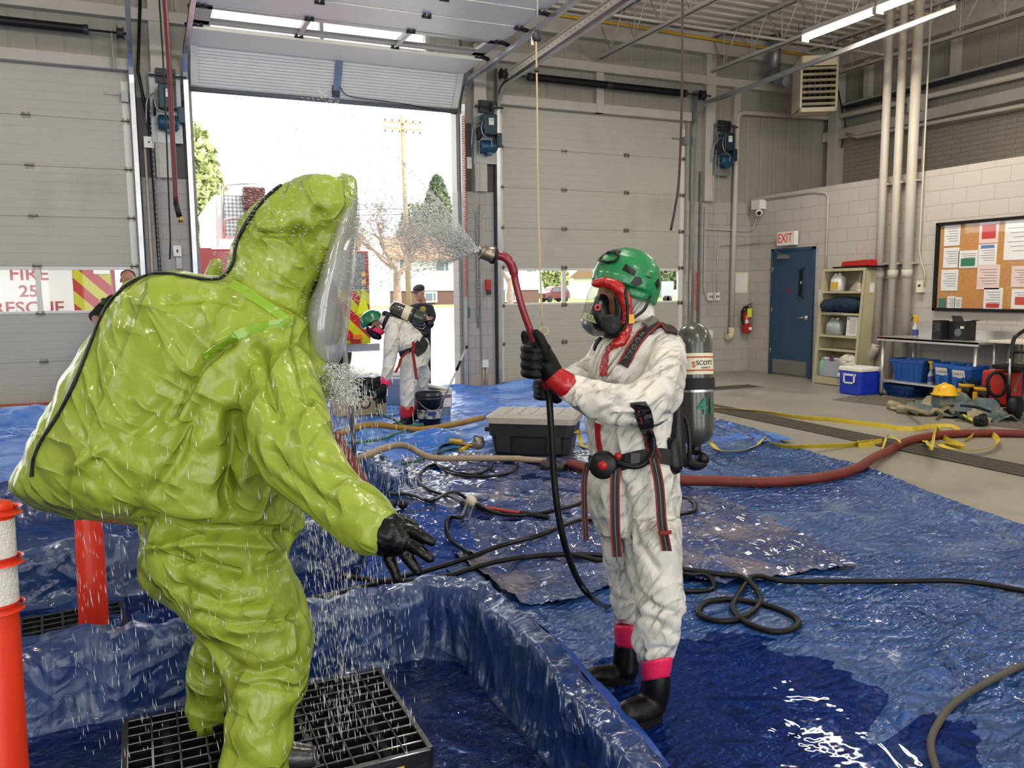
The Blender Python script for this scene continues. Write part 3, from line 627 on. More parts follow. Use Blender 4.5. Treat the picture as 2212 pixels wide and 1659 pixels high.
fixture('pinned_drawing', 'white paper taped flat in the corner above the extinguisher', 'paper', ('sheet', MB().box((9.66, WY - .006, 1.4), (9.98, WY, 1.78)), M('paper_edge', 'c9bf9a', .8)), ('print', MB().box((9.68, WY - .009, 1.42), (9.96, WY - .006, 1.76)), M('paper', 'd8d6d2', .8, var=.04)))
# fire extinguisher
m_red = M('extinguisher_red', 'b01d1c', .25, coat=.5)
t = thing('fire_extinguisher', (9.87, WY - .12, .69), 'red fire extinguisher with yellow tag on the wall beside the exit door', 'fire extinguisher'); ex = (9.87, WY - .12)
MB().lathe((ex[0], ex[1], .69), (0, 0, 1), [(0, 0), (0, .06), (.015, .075), (.3, .075), (.35, .06), (.38, .03), (.41, .028), (.41, 0)], 20).build('cylinder', m_red, t)
MB().box((ex[0] - .045, ex[1] - .078, .98), (ex[0] + .045, ex[1] - .07, 1.13)).build('inspection_tag', M('tag_yellow', 'c8e03c', .5), t)
MB().lathe((ex[0], ex[1], .87), (0, 0, 1), [(0, .0765), (.06, .0765)], 20).build('label_band', m_galv, t)
MB().box((ex[0] - .01, ex[1] - .079, .75), (ex[0] + .06, ex[1] - .074, .8)).build('paper_label', m_white, t)
MB().tube(crom([(ex[0], ex[1], 1.12), (ex[0] - .07, ex[1] - .02, 1.16), (ex[0] - .12, ex[1] - .02, 1.05), (ex[0] - .1, ex[1] - .03, .85)], 6), .012, 8).build('hose', m_black, t)
mb = MB(); mb.bar((ex[0] - .04, ex[1], 1.15), (ex[0] + .1, ex[1] - .02, 1.17), .02, .012); mb.bar((ex[0] - .02, ex[1], 1.17), (ex[0] + .1, ex[1] - .02, 1.22), .02, .012); mb.box((ex[0] - .02, ex[1] - .02, 1.1), (ex[0] + .02, ex[1] + .02, 1.18)); mb.build('lever', m_dark, t)
MB().box((ex[0] - .03, WY - .05, .9), (ex[0] + .03, WY, 1.1)).build('wall_hook', m_dark, t)

# ------------------------------------------------------------------ block wall: exit door, sign, camera, pipes
m_dblue = M('door_blue', '2b4762', .4, bump=.05, bscale=200)
t = thing('door_4', (RX, 10.8, 0), None, None, kind='structure')
mb = MB(); mb.box((RX - .04, 11.29, 0), (RX + .02, 11.24, 2.16)); mb.box((RX - .04, 10.29, 0), (RX + .02, 10.34, 2.16)); mb.box((RX - .04, 10.29, 2.11), (RX + .02, 11.29, 2.16)); mb.build('door_frame', m_dblue, t, bevel=.004)
MB().box((RX - .03, 10.345, .02), (RX + .0, 11.235, 2.105)).build('door_leaf', m_dblue, t)
MB().box((RX - .034, 10.39, .03), (RX - .03, 11.19, .27)).build('kick_plate', M('brushed_steel', '9d9a94', .35, .8), t)
mb = MB(); ya, yb, za, zb = 10.5, 10.64, 1.32, 1.82
for a in ((ya, yb, zb - .02, zb), (ya, yb, za, za + .02), (ya, ya + .02, za, zb), (yb - .02, yb, za, zb)): mb.box((RX - .04, a[0], a[2]), (RX - .03, a[1], a[3]))
mb.build('vision_frame', m_dblue, t); MB().box((RX - .034, ya + .02, za + .02), (RX - .031, yb - .02, zb - .02)).build('vision_pane', M('dark_pane', '23272b', .08), t)
MB().box((RX - .037, 10.55, 1.56), (RX - .034, 10.58, 1.6)).build('pane_sticker', M('sticker_cream', 'd8cf9c', .6), t)
mb = MB(); mb.lathe((RX - .03, 10.44, 1.0), (-1, 0, 0), [(0, .05), (.012, .05), (.014, .03), (.05, .018), (.06, .018)], 16); mb.tube([(RX - .085, 10.44, 1.0), (RX - .09, 10.5, 1.0), (RX - .085, 10.58, .995)], [.014, .013, .01], 8); mb.build('door_handle', m_galv, t)
mb = MB(); mb.box((RX - .1, 10.86, 1.98), (RX - .03, 11.08, 2.05)); mb.bar((RX - .07, 11.0, 2.06), (RX - .07, 11.15, 2.11), .02, .01); mb.build('door_closer', m_galv2, t)
mb = MB()
for z in (.35, 1.05, 1.75): mb.cut().cyl((RX - .04, 11.24, z), (RX - .04, 11.24, z + .11), .012)
mb.build_each('door_hinge', m_galv2, t)
t = thing('exit_sign', (RX - .08, 10.86, 2.19), 'white EXIT sign with red letters above the blue door', 'exit sign')
MB().box((RX - .12, 10.655, 2.2), (RX - .04, 11.07, 2.43)).build('housing', m_white, t, bevel=.005); MB().box((RX - .04, 10.78, 2.28), (RX, 10.94, 2.36)).build('mount', m_white, t)
text('EXIT', 'lettering', M('exit_red', 'c8331f', .4, emis='c8331f', estr=.25), (RX - .122, 10.88, 2.315), (0, -1, 0), (0, 0, 1), .15, .002, t, bold=.01, stretch=.78)
text('EXIT', 'lettering', MATS['exit_red'], (10.0 - .08, 10.654, 2.315), (1, 0, 0), (0, 0, 1), .0001, .0001, t) if False else None
t = thing('door_badge', (RX, 10.8, 1.4), 'small red symbol sticker on the blue exit door', 'sticker'); t.location = (RX, 10.86, 1.39); t['_base'] = (RX, 10.86, 1.39)
MB().lathe((RX - .031, 10.86, 1.45), (-1, 0, 0), [(0, .02), (0, .04), (.003, .04), (.003, .02)], 16, False).build('ring', M('badge_red', '8d2630', .5), t); MB().box((RX - .034, 10.85, 1.42), (RX - .031, 10.87, 1.48)).build('mark', MATS['badge_red'], t)
t = thing('security_camera', (RX - .05, 11.55, 2.72), 'white dome camera hanging below its box in the wall corner', 'camera')
MB().box((9.86, 11.5, 2.86), (10.0, 11.72, 3.02)).build('mount_box', m_white, t, bevel=.004); MB().ball((9.9, 11.56, 2.8), .065).build('dome', m_white, t); MB().lathe((9.87, 11.52, 2.79), (-.6, -.7, -.1), [(.0, .035), (.035, .03), (.037, 0)], 14).build('lens', m_black, t)
rod('conduit', [(9.98, 11.7, 2.75), (9.98, 11.8, 2.55), (9.9, 11.87, 2.5), (9.0, 11.87, 2.52)], .012, m_pipe, 'thin conduit from the camera box round the corner', 'conduit')
rod('conduit', [(9.98, 11.5, 3.02), (9.98, 10.4, 3.03), (9.98, 10.1, 2.98), (9.98, 10.05, 2.9), (9.98, 10.05, 1.5)], .014, m_pipe, 'conduit dropping down the block wall behind the shelf unit', 'conduit')
for yy, lab in ((8.9, 'tall beige pipe down the block wall, nearest the shelf'), (8.66, 'tall beige pipe down the block wall, middle of the three'), (8.42, 'tall beige pipe down the block wall, nearest the notice board')):
    t = thing('wall_pipe', (9.88, yy, 0), lab, 'pipe', 'tall beige pipes on the block wall'); low = .62 if yy > 8.8 else 0.0
    MB().cyl((9.88, yy, low), (9.88, yy, 5.78), .058 if yy > 8.5 else .068, seg=18).build('pipe', m_pipe, t)
    MB().cyl((9.88, yy, 1.62), (9.88, yy, 1.74), .075, seg=18).build('collar', m_pipe, t)
    for z in (1.82, 2.96): MB().box((9.88, yy - .09, z), (10, yy + .09, z + .025)).build('wall_bracket', m_pipe, t)
    if low: MB().tube([(9.88, yy, .66), (9.88, yy + .02, .58), (9.88, yy + .1, .48), (9.88, yy + .35, .22), (9.88, yy + .4, .0)], .062, 14).build('elbow', m_pipe, t)
rod('conduit', [(9.96, 8.3, 5.7), (9.96, 8.3, 2.0), (9.96, 8.26, 1.85), (9.96, 8.2, 1.7), (9.97, 8.2, 1.5)], .012, m_pipe, 'thin conduit beside the three tall pipes ending at a small box', 'conduit')
fixture('wall_outlet', 'cream outlet box on the block wall beside the notice board', 'outlet', ('body', MB().box((9.93, 8.2, 1.42), (10, 8.3, 1.58)), M('cream_plastic', 'd8d2b8', .5)), ('socket', MB().box((9.925, 8.23, 1.5), (9.931, 8.27, 1.53)), m_dark))
rod('conduit', [(11.6, 11.3, 4.2), (11.55, 11.0, 4.1), (11.6, 5.5, 4.0)], .03, m_pipe, 'grey pipe run along the recessed upper side wall', 'pipe')
fixture('junction_box', 'beige box on the recessed upper side wall', 'electrical box', ('body', MB().box((11.5, 9.7, 4.3), (11.62, 9.95, 4.55)), m_pipe), ('conduit_drop', MB().cyl((11.66, 9.75, 3.1), (11.66, 9.75, 4.3), .012).cyl((11.66, 9.85, 3.6), (11.66, 9.85, 4.3), .014), m_pipe), ('lower_box', MB().box((11.58, 9.76, 3.55), (11.7, 9.94, 3.75)), m_pipe))
rod('wire_drop', [(11.72, 11.7, 5.3), (11.6, 11.5, 4.9), (11.72, 11.45, 4.4), (11.7, 11.5, 4.0)], .012, m_black, 'black cable draped in the upper corner behind the heater', 'cable')
rod('gas_pipe', [(4.6, WY - .2, 5.68), (7.3, WY - .22, 5.66), (10.4, WY - .22, 5.6), (11.6, WY - .25, 5.56)], .024, M('gas_yellow', 'c79f2c', .4, var=.1), 'yellow gas pipe along the top of the door wall', 'pipe')
# flue with elbow
t = thing('heater_flue', (10.2, 11.4, 5), 'grey round flue pipe with elbow running to the unit heater', 'duct')
MB().cyl((10.1, 11.5, 5.15), (10.1, 11.5, 5.775), .1, seg=20).build('riser', m_galv2, t)
MB().tube([(10.1, 11.5, 5.2), (10.1, 11.46, 5.1), (10.12, 11.36, 5.0), (10.15, 11.25, 4.97), (10.1, 11.15, 4.94)], .1, 18).build('elbow', m_galv2, t)

# ------------------------------------------------------------------ unit heater
hy = 10.3
hc_ = PL(1775, 178, 1, hy + .15); hx0, hx1, hz1, hz0 = hc_.x - .29, hc_.x + .29, PL(1775, 117, 1, hy).z, PL(1775, 240, 1, hy).z
t = thing('unit_heater', ((hx0 + hx1) / 2, hy + .3, hz0), 'cream gas unit heater with louvres hanging from the joists', 'heater')
m_heat = M('heater_cream', 'cbbf9f', .45, var=.04)
mb = MB(); fw = .035
mb.box((hx0, hy + .02, hz0 + .05), (hx0 + .012, hy + .62, hz1 - .0)); mb.box((hx1 - .012, hy + .02, hz0 + .05), (hx1, hy + .62, hz1)); mb.box((hx0, hy + .02, hz1 - .012), (hx1, hy + .62, hz1)); mb.box((hx0, hy + .02, hz0 + .05), (hx1, hy + .62, hz0 + .062)); mb.box((hx0, hy + .6, hz0 + .05), (hx1, hy + .62, hz1))
mb.build('cabinet', m_heat, t)
mb = MB(); mb.box((hx0, hy, hz0), (hx0 + fw, hy + .02, hz1)); mb.box((hx1 - fw, hy, hz0), (hx1, hy + .02, hz1)); mb.box((hx0, hy, hz1 - .16), (hx1, hy + .02, hz1)); mb.box((hx0, hy, hz0), (hx1, hy + .02, hz0 + .07)); mb.build('front_frame', m_heat, t, bevel=.004)
n = 7; zb0, zb1 = hz0 + .07, hz1 - .16
for k in range(n): z = zb0 + (zb1 - zb0) * (k + .55) / n; MB().bar((hx0 + fw, hy - .005, z), (hx1 - fw, hy - .005, z), .06, .006, up=(0, .45, 1)).build('louvre', m_heat, t)
mb = MB(); mb.box((hx0 + .02, hy + .3, hz0 + .07), (hx1 - .02, hy + .32, hz1 - .02)); mb.build('inner_shade', m_black, t)
mb = MB(); 
for k in range(6): x = hx0 + .08 + k * (hx1 - hx0 - .16) / 5; mb.cut().tube([(x, hy + .1, zb0 + .12), (x, hy + .12, zb1)], .02, 10)
mb.build_each('heat_exchanger_tube', M('soot_tube', '4a4844', .5, .5), t)
mb = MB()
for x in (hx0 + .05, hx1 - .08): mb.cut().tube([(x, hy + .1, hz1), (x, hy + .1, 5.78)], .006, 6); mb.cut().tube([(x, hy + .5, hz1), (x, hy + .5, 5.78)], .006, 6)
mb.build_each('hanger_rod', m_galv2, t)

t.rotation_euler = (0, 0, math.radians(-31))
# ------------------------------------------------------------------ fluorescent fixtures (the visible pair, and unseen rows over the rest of the room)
m_tube = M('tube_glow', 'fff3d8', .5, emis='ffe9bd', estr=26)
def fluoro(a, b_, label, power, dup=None):
    a, b_ = Vector(a), Vector(b_); c = (a + b_) / 2; d = b_ - a
    t = thing('strip_light', c, label, 'strip light', 'hanging fluorescent strip lights')
    MB().bar(a + V(0, 0, .075), b_ + V(0, 0, .075), .11, .06).build('housing', m_trimw, t, bevel=.005)
    for s_ in (-1, 1):
        off = V(.035 * s_, 0, 0); MB().cyl(a + off, b_ + off, .014, seg=10).build('tube', m_tube, t)
    mb = MB(); u = d.normalized(); mb.cut().obox(a, u * .01, (.06, 0, 0), (0, 0, .04)); mb.cut().obox(b_, u * .01, (.06, 0, 0), (0, 0, .04)); mb.build_each('end_cap', m_trimw, t)
    mb = MB(); 
    for q in (a + d * .1, a + d * .9): mb.cut().tube([q + V(0, 0, .1), q + V(0, 0, 5.8 - q.z)], .004, 5)
    mb.build_each('chain', m_galv2, t)
    if 'glowing' in label:
        li = bpy.data.lights.new('strip_lamp', 'AREA'); li.shape = 'RECTANGLE'; li.size = .1; li.size_y = d.length; li.energy = power; li.color = (1, .93, .8); lo = bpy.data.objects.new('strip_lamp', li); COL.objects.link(lo); lo.parent = t; lo.location = V(0, 0, -.03); return t
    for q in (-.3, .3):
        li = bpy.data.lights.new('strip_lamp', 'POINT'); li.shadow_soft_size = .07; li.energy = power * 1.0; li.color = (1, .955, .89)
        lo = bpy.data.objects.new('strip_lamp', li); COL.objects.link(lo); lo.parent = t; lo.location = d * q + V(0, 0, -.09)
    return t
pa, pb = PL(1739, 84, 2, 4.75), PL(1893, 25, 2, 4.75); dd = pb - pa; xx = pa.x
FL = V(xx, pa.y, 4.75), V(xx, pb.y, 4.75)
fluoro(FL[0], FL[1], 'glowing fluorescent strip light hanging in front of the unit heater', 60)
fluoro(FL[1] + V(0, -.04, 0), FL[1] + V(0, -1.24, 0), 'glowing strip light cut off by the top edge of the picture', 60)
for i, x in enumerate((-4.5, 1.8, 7.8)):
    for j, y in enumerate((6.6, 3.0, -1.0, -5.0)):  # first row is unseen, added to brighten the raised door
        if x > 7 and y > 6: continue
        fluoro((x, y + .6, 4.75), (x, y - .6, 4.75), 'strip light over the %s bay, %s' % (('left', 'middle', 'right')[i], ('added near the door wall to brighten the raised door', 'level with the viewer', 'just behind the viewer', 'nearest the back wall')[j]), 62)
# ================================================================== the yard outside
m_grass = M('pale_grass', '7d8a4a', .9, var=.25, vscale=.7, bump=.5, bscale=8)
m_roofs = M('house_shingle', '8a6a50', .9, var=.15, vscale=3); m_hwhite = M('house_siding', 'd6d3cb', .8); m_hbrown = M('house_brown', '5b433a', .8)
m_fred = M('truck_red', 'a01214', .25, coat=.6); m_fyel = M('truck_yellow', 'c9d400', .4); m_twhite = M('truck_white', 'e6e6e4', .3, coat=.4)
m_chrome = M('chrome', 'cfd2d4', .15, 1.0); m_tyre = M('tyre', '1a1a1b', .8)
MB().box((-60, 66, -.03), (90, 129, -.0)).build('floor_lawn', m_grass, kind='structure')
def stripe_mat():
    m = M('chevron', 'a01214', .3); N, Lk, b = nodes(m); tc = N.new('ShaderNodeTexCoord'); sp = N.new('ShaderNodeSeparateXYZ'); Lk.new(tc.outputs['Object'], sp.inputs[0])
    a = N.new('ShaderNodeMath'); a.operation = 'ADD'; Lk.new(sp.outputs[0], a.inputs[0]); Lk.new(sp.outputs[2], a.inputs[1])
    m1 = N.new('ShaderNodeMath'); m1.operation = 'MULTIPLY'; m1.inputs[1].default_value = 2.5; Lk.new(a.outputs[0], m1.inputs[0]); fr = N.new('ShaderNodeMath'); fr.operation = 'FRACT'; Lk.new(m1.outputs[0], fr.inputs[0])
    g = N.new('ShaderNodeMath'); g.operation = 'GREATER_THAN'; g.inputs[1].default_value = .5; Lk.new(fr.outputs[0], g.inputs[0]); mx = N.new('ShaderNodeMix'); mx.data_type = 'RGBA'
    mx.inputs[6].default_value = (*lin('a81518'), 1); mx.inputs[7].default_value = (*lin('b9b800'), 1); Lk.new(g.outputs[0], mx.inputs[0]); Lk.new(mx.outputs[2], b.inputs['Base Color']); return m
m_chev = stripe_mat()
def wheel(t, x, y, z, r=.5, wdt=.28, nm='wheel'):
    MB().lathe((x - wdt / 2, y, z), (1, 0, 0), [(0, r * .5), (0, r * .93), (.03, r), (wdt - .03, r), (wdt, r * .93), (wdt, r * .5)], 28).build(nm, m_tyre, t)
    MB().lathe((x - wdt / 2 + .03, y, z), (1, 0, 0), [(0, 0), (0, r * .55), (wdt - .06, r * .55), (wdt - .06, 0)], 20, False).build('wheel_rim', m_chrome, t)
# ---- truck seen through the left door's windows
ty = 14.6; xr_ = PL(250, 625, 1, ty).x; xc_ = PL(158, 625, 1, ty).x; xl_ = xr_ - 2.9
t = thing('fire_truck', ((xl_ + xr_) / 2, ty + 3, 0), 'white and red fire truck with chevrons seen through the left door windows', 'fire truck', 'fire trucks parked outside')
MB().box((xl_, ty + .02, .55), (xr_, ty + 6.5, 2.9)).build('body', m_fred, t, bevel=.04)
MB().box((xl_ + .1, ty + 6.5, .5), (xr_ - .1, ty + 8.6, 2.6)).build('cab', m_twhite, t, bevel=.1)
MB().box((xl_ + .6, ty - .0, .8), (xc_, ty + .02, 2.75)).build('rear_door', m_twhite, t)
MB().box((xc_ + .005, ty - .0, .8), (xr_ - .06, ty + .02, 2.75)).build('chevron_panel', m_chev, t); MB().box((xl_ + .05, ty, .8), (xl_ + .595, ty + .02, 2.75)).build('chevron_panel', m_chev, t)
MB().box((xl_, ty - .35, .45), (xr_, ty + .02, .62)).build('rear_step', m_chrome, t, bevel=.01)
def pxat(x, y): return PL(x, y, 1, ty - .003)
for s_, x, y, h in (('FIRE', 62, 593, 24), ('25', 62, 630, 22), ('RESCUE', 62, 666, 23)):
    text(s_, 'lettering', m_fred, pxat(x, y), (1, 0, 0), (0, 0, 1), h / 127.0, .002, t, bold=.02, stretch=1.08)
c1, c2 = pxat(201, 575), pxat(238, 592); MB().box((c1.x, ty - .01, c2.z), (c2.x, ty + .0, c1.z)).build('grab_window', m_twhite, t, bevel=.02)
for sx in (xl_ + .3, xr_ - .3):
    wheel(t, sx, ty + 1.6, .5); wheel(t, sx, ty + 7.4, .5)
# ---- truck filling the left of the open doorway
ty = 14.4; xr_ = PL(800, 640, 1, ty).x; xl_ = xr_ - 2.75; zt = PL(760, 541, 1, ty).z
t = thing('fire_truck', ((xl_ + xr_) / 2, ty + 3, 0), 'red fire truck with grey shutter and yellow chevrons in the open doorway', 'fire truck', 'fire trucks parked outside')
MB().box((xl_, ty + .02, .6), (xr_, ty + 5.5, zt)).build('body', m_fred, t, bevel=.03)
MB().box((xl_ + .1, ty + 5.5, .5), (xr_ - .1, ty + 7.6, 2.4)).build('cab', m_fred, t, bevel=.1)
z1 = PL(760, 625, 1, ty).z; z2 = PL(760, 740, 1, ty).z
MB().box((xl_ + .45, ty - .0, z1), (xr_ - .07, ty + .02, zt - .04)).build('roller_shutter', wave_mat('shutter', '6f7478', 2, 18, .35, .006, duty=.3), t)
MB().box((xl_ + .02, ty, z2), (xr_ - .02, ty + .02, z1 - .03)).build('chevron_panel', m_chev, t)
MB().box((xl_, ty - .4, z2 - .14), (xr_ + .05, ty + .02, z2)).build('rear_bumper', m_chrome, t, bevel=.015)
for x, y, wd, c in ((773, 728, 20, 'd2741c'), (797 - 14, 728, 0, ''), (745, 728, 20, 'b8281c')):
    if wd: p = PL(x, y, 1, ty - .02); MB().box((p.x - .09, ty - .03, p.z - .05), (p.x + .09, ty, p.z + .05)).build('tail_light', M('lamp_' + c, c, .25, coat=.5), t, bevel=.02)
for x in (788, 788):
    pass
for y in (593, 609): p = PL(785, y, 1, ty - .01); MB().box((p.x - .035, ty - .012, p.z - .04), (p.x + .035, ty, p.z + .04)).build('reflector', M('reflector', 'd9b23a', .3), t)
MB().box((xr_ - .62, ty - .015, z1 - .03), (xr_ - .02, ty, z1)).build('grab_rail', m_chrome, t)
p = PL(783, 655, 1, ty - .05); MB().prism([(p.x - .1, ty - .03, p.z - .2), (p.x + .12, ty - .03, p.z - .16), (p.x + .02, ty - .05, p.z + .28)], (0, .02, 0)).build('hanging_cloth', m_fyel, t)
a, b_ = PL(470, 590, 1, ty + .5), PL(590, 425, 1, ty + .5)
MB().box((a.x, ty + .5, zt), (b_.x + .3, ty + 4.5, b_.z)).build('upper_box', m_twhite, t, bevel=.02)
def perf_mat():
    m = M('perforated_plate', 'c9cccd', .35, .4); N, Lk, b = nodes(m); tc = N.new('ShaderNodeTexCoord'); mp = N.new('ShaderNodeMapping'); mp.inputs['Rotation'].default_value = (0, PI / 4, 0); Lk.new(tc.outputs['Object'], mp.inputs[0])
    ck = N.new('ShaderNodeTexChecker'); ck.inputs['Scale'].default_value = 22; ck.inputs[1].default_value = (*lin('c9cccd'), 1); ck.inputs[2].default_value = (*lin('7e868b'), 1); Lk.new(mp.outputs[0], ck.inputs[0]); Lk.new(ck.outputs[0], b.inputs['Base Color']); return m
a, b_ = PL(484, 510, 1, ty + .5), PL(538, 423, 1, ty + .5); MB().box((a.x, ty + .48, a.z), (b_.x, ty + .5, b_.z)).build('tread_plate', perf_mat(), t)
pts = [PL(x, y, 1, ty + .42) for x, y in ((484, 515), (482, 420), (483, 405), (490, 399), (520, 397), (562, 397))]; MB().tube(pts, .018, 8).build('grab_rail', m_chrome, t)
MB().tube([PL(x, y, 1, ty + .4) for x, y in ((484, 478), (488, 473), (530, 470))], .018, 8).build('grab_rail', m_chrome, t)
a, b_ = PL(524, 455, 1, ty + .4), PL(570, 407, 1, ty + .4); MB().box((a.x, ty + .2, a.z), (b_.x, ty + .45, b_.z)).build('hose_cover', M('dark_maroon', '47181b', .5), t, bevel=.03)
for sx in (xl_ + .3, xr_ - .3): wheel(t, sx, ty + 1.3, .5); wheel(t, sx, ty + 6.3, .5)
a = PL(440, 560, 1, ty + .1); MB().box((PL(425, 560, 1, ty + .1).x, ty - .3, zt - .5), (PL(455, 560, 1, ty).x, ty + .02, zt - .0)).build('ladder_rack', m_fred, t)
# ---- house
hy_ = 78.0
def HX(x): return PL(x, 640, 1, hy_).x
def HZ(y, x=940): return PL(x, y, 1, hy_).z
hx0, hx1 = HX(800), HX(1165); ze, zr, zm = HZ(560), HZ(513), HZ(628)
t = thing('house', ((hx0 + hx1) / 2, hy_ + 4, 0), 'white house with tan shingle roof and brown lower siding across the road', 'house', 'houses across the road')
MB().box((hx0, hy_, zm), (hx1, hy_ + 8, ze)).build('upper_wall', m_hwhite, t); MB().box((hx0, hy_ + .1, -.1), (hx1, hy_ + 7.9, zm)).build('lower_wall', m_hbrown, t)
mb = MB(); o_ = .7
mb.prism([(hx0 - o_, hy_ - o_, ze - .1), (hx0 - o_, hy_ + 4, zr), (hx0 - o_, hy_ + 8 + o_, ze - .1), (hx0 - o_, hy_ + 8 + o_, ze + .1), (hx0 - o_, hy_ + 4, zr + .25), (hx0 - o_, hy_ - o_, ze + .1)], (hx1 - hx0 + 2 * o_, 0, 0)); mb.build('roof', m_roofs, t, fix=True)
mb = MB(); gx0, gx1 = HX(775), HX(835); gz = HZ(508); mb.prism([(gx0, hy_ - 1.2, 0), (gx1, hy_ - 1.2, 0), (gx1, hy_ - 1.2, ze), ((gx0 + gx1) / 2, hy_ - 1.2, gz), (gx0, hy_ - 1.2, ze)], (0, 3, 0)); mb.build('gable_wing', m_hwhite, t, fix=True)
m_hwin = M('house_pane', '59646a', .15)
for x0, y0, x1, y1 in ((940, 556, 972, 588), (862, 556, 892, 588), (915, 630, 944, 653), (1085, 560, 1110, 590), (1090, 628, 1125, 652), (1135, 560, 1160, 590)):
    a, b_ = V(HX(x0), 0, HZ(y0, x0)), V(HX(x1), 0, HZ(y1, x1)); fo = MB().box((a.x, hy_ - .08, b_.z), (b_.x, hy_ - .0, a.z)).build('window', m_hwhite, t)
    xm = (a.x + b_.x) / 2; mb = MB(); mb.box((a.x + .15, hy_ - .1, b_.z + .15), (xm + .2, hy_ - .085, a.z - .15)); mb.box((xm + .3, hy_ - .1, b_.z + .15), (b_.x - .15, hy_ - .085, a.z - .15)); mb.build('pane', m_hwin, fo)
# far houses seen through the right door's windows
for x0, x1, y, lab in ((1300, 1420, 95, 'low pale house far off, seen through the right door windows'), (560, 700, 110, 'low pale house far off behind the fire truck')):
    A0, A1 = PL(x0, 640, 1, y).x, PL(x1, 640, 1, y).x; t = thing('house', ((A0 + A1) / 2, y + 4, 0), lab, 'house', 'houses across the road')
    MB().box((A0, y, 0), (A1, y + 8, 3)).build('upper_wall', m_hwhite, t); MB().prism([(A0 - .5, y - .6, 2.9), (A0 - .5, y + 4, 4.6), (A0 - .5, y + 8.6, 2.9)], (A1 - A0 + 1, 0, 0)).build('roof', m_roofs, t, fix=True)
# ---- utility pole
pb_ = G(884, 664); pt_ = PL(868, 250, 1, pb_.y); t = thing('utility_pole', pb_, 'tall wooden utility pole with crossarms beyond the doorway', 'utility pole')
m_wood = M('pole_wood', '8c7a5f', .9, var=.2, aniso=(8, 8, .6)); MB().cyl(pb_, pt_, .26, .15, 12).build('pole', m_wood, t)
for dz, wd in ((.6, 1.6), (1.1, 1.6)): 
    c = Vector(pt_) - V(0, 0, dz); MB().box((c.x - wd, c.y - .25, c.z - .07), (c.x + wd, c.y - .15, c.z + .07)).build('crossarm', m_wood, t); mb = MB()
    for k in range(6): mb.cut().lathe((c.x - wd + .1 + k * (wd * 2 - .2) / 5, c.y - .2, c.z + (.07 if dz < 1 else -.3)), (0, 0, 1), [(0, .05), (.06, .09), (.1, .05), (.16, .07), (.2, 0)], 8)
    mb.build_each('insulator', m_dark, t)
for k, (ya, za) in enumerate(((440, 446), (452, 458))):
    a, b_ = PL(985, ya + 8, 1, pb_.y + 3), PL(410, ya, 1, pb_.y + 3); mb = MB(); mb.tube([a + (b_ - a) * q + V(0, 0, -1.2 * (q * (1 - q))) for q in np.linspace(-1.5, 2, 20)], .03, 5); mb.build('power_line', m_dark, label=('upper' if k == 0 else 'lower') + ' power line strung behind the utility pole', cat='wire')
# ---- trees
def leaves(n, centre, rad, size, shape, seed, lean=0):
    r_ = np.random.default_rng(seed); vs = []; fs = []
    for i in range(n):
        p = shape(r_); c = np.array(centre) + p * np.array(rad); a = r_.normal(size=3); a /= np.linalg.norm(a); b = np.cross(a, r_.normal(size=3)); b /= np.linalg.norm(b); s_ = size * r_.uniform(.6, 1.3)
        vs += [c - a * s_, c + b * s_ * .6, c + a * s_, c - b * s_ * .6]; fs.append((4 * i, 4 * i + 1, 4 * i + 2, 4 * i + 3))
    mb = MB(); mb.add(vs, fs); return mb
def branchy(base, h, seed, depth=5, r0=.3, spread=.5):
    r_ = random.Random(seed); mb = MB(); tips = []
    def go(p, d, L, r, k):
        q = p + d * L * .5 + V(r_.uniform(-.1, .1), r_.uniform(-.1, .1), 0) * L; e = p + d * L; mb.tube([p, q, e], [r, r * .85, r * .65], 5 if k < 3 else 7, False)
        if k == 0: tips.append(e); return
        for j in range(r_.choice((2, 3))):
            nd = (d + V(r_.uniform(-1, 1), r_.uniform(-1, 1), r_.uniform(-.2, .6)) * spread).normalized(); go(p + d * L * r_.uniform(.6, 1), nd, L * r_.uniform(.62, .85), r * .6, k - 1)
    go(Vector(base), V(0, 0, 1), h * .3, r0, depth); return mb, tips
m_bark = M('bark_brown', '7b6a58', .9, var=.2); m_leafd = M('spruce_green_hazed', '69755a', .85, var=.35, vscale=2); m_leafy = M('budding_green_hazed', '9aa26c', .85, var=.3); m_leafo = M('autumn_brown', 'a48a70', .85, var=.3)  # leaf greens paled to paint in the yard's glare haze
bt = G(858, 667); t = thing('bare_tree', bt, 'bare spreading tree in front of the white house', 'tree', 'trees across the road'); mb, tips = branchy(bt, 9.5, 5, 6, .38, .75); mb.build('trunk', m_bark, t)
tw = MB(); rr = random.Random(3)
for p in tips:
    for _ in range(5): e = p + V(rr.uniform(-1, 1), rr.uniform(-1, 1), rr.uniform(-.3, 1)) * .7; tw.tube([p, e], [.025, .012], 3, False)
tw.build('twigs', m_bark, t, kind='stuff')
def cone_shape(r_): z = r_.uniform(0, 1) ** 1.2; a = r_.uniform(0, 2 * PI); q = (1 - z) ** .8 * r_.uniform(.3, 1) + .05; return np.array([math.cos(a) * q, math.sin(a) * q, z])
def ball_shape(r_): p = r_.normal(size=3); p /= np.linalg.norm(p); return p * r_.uniform(.55, 1)
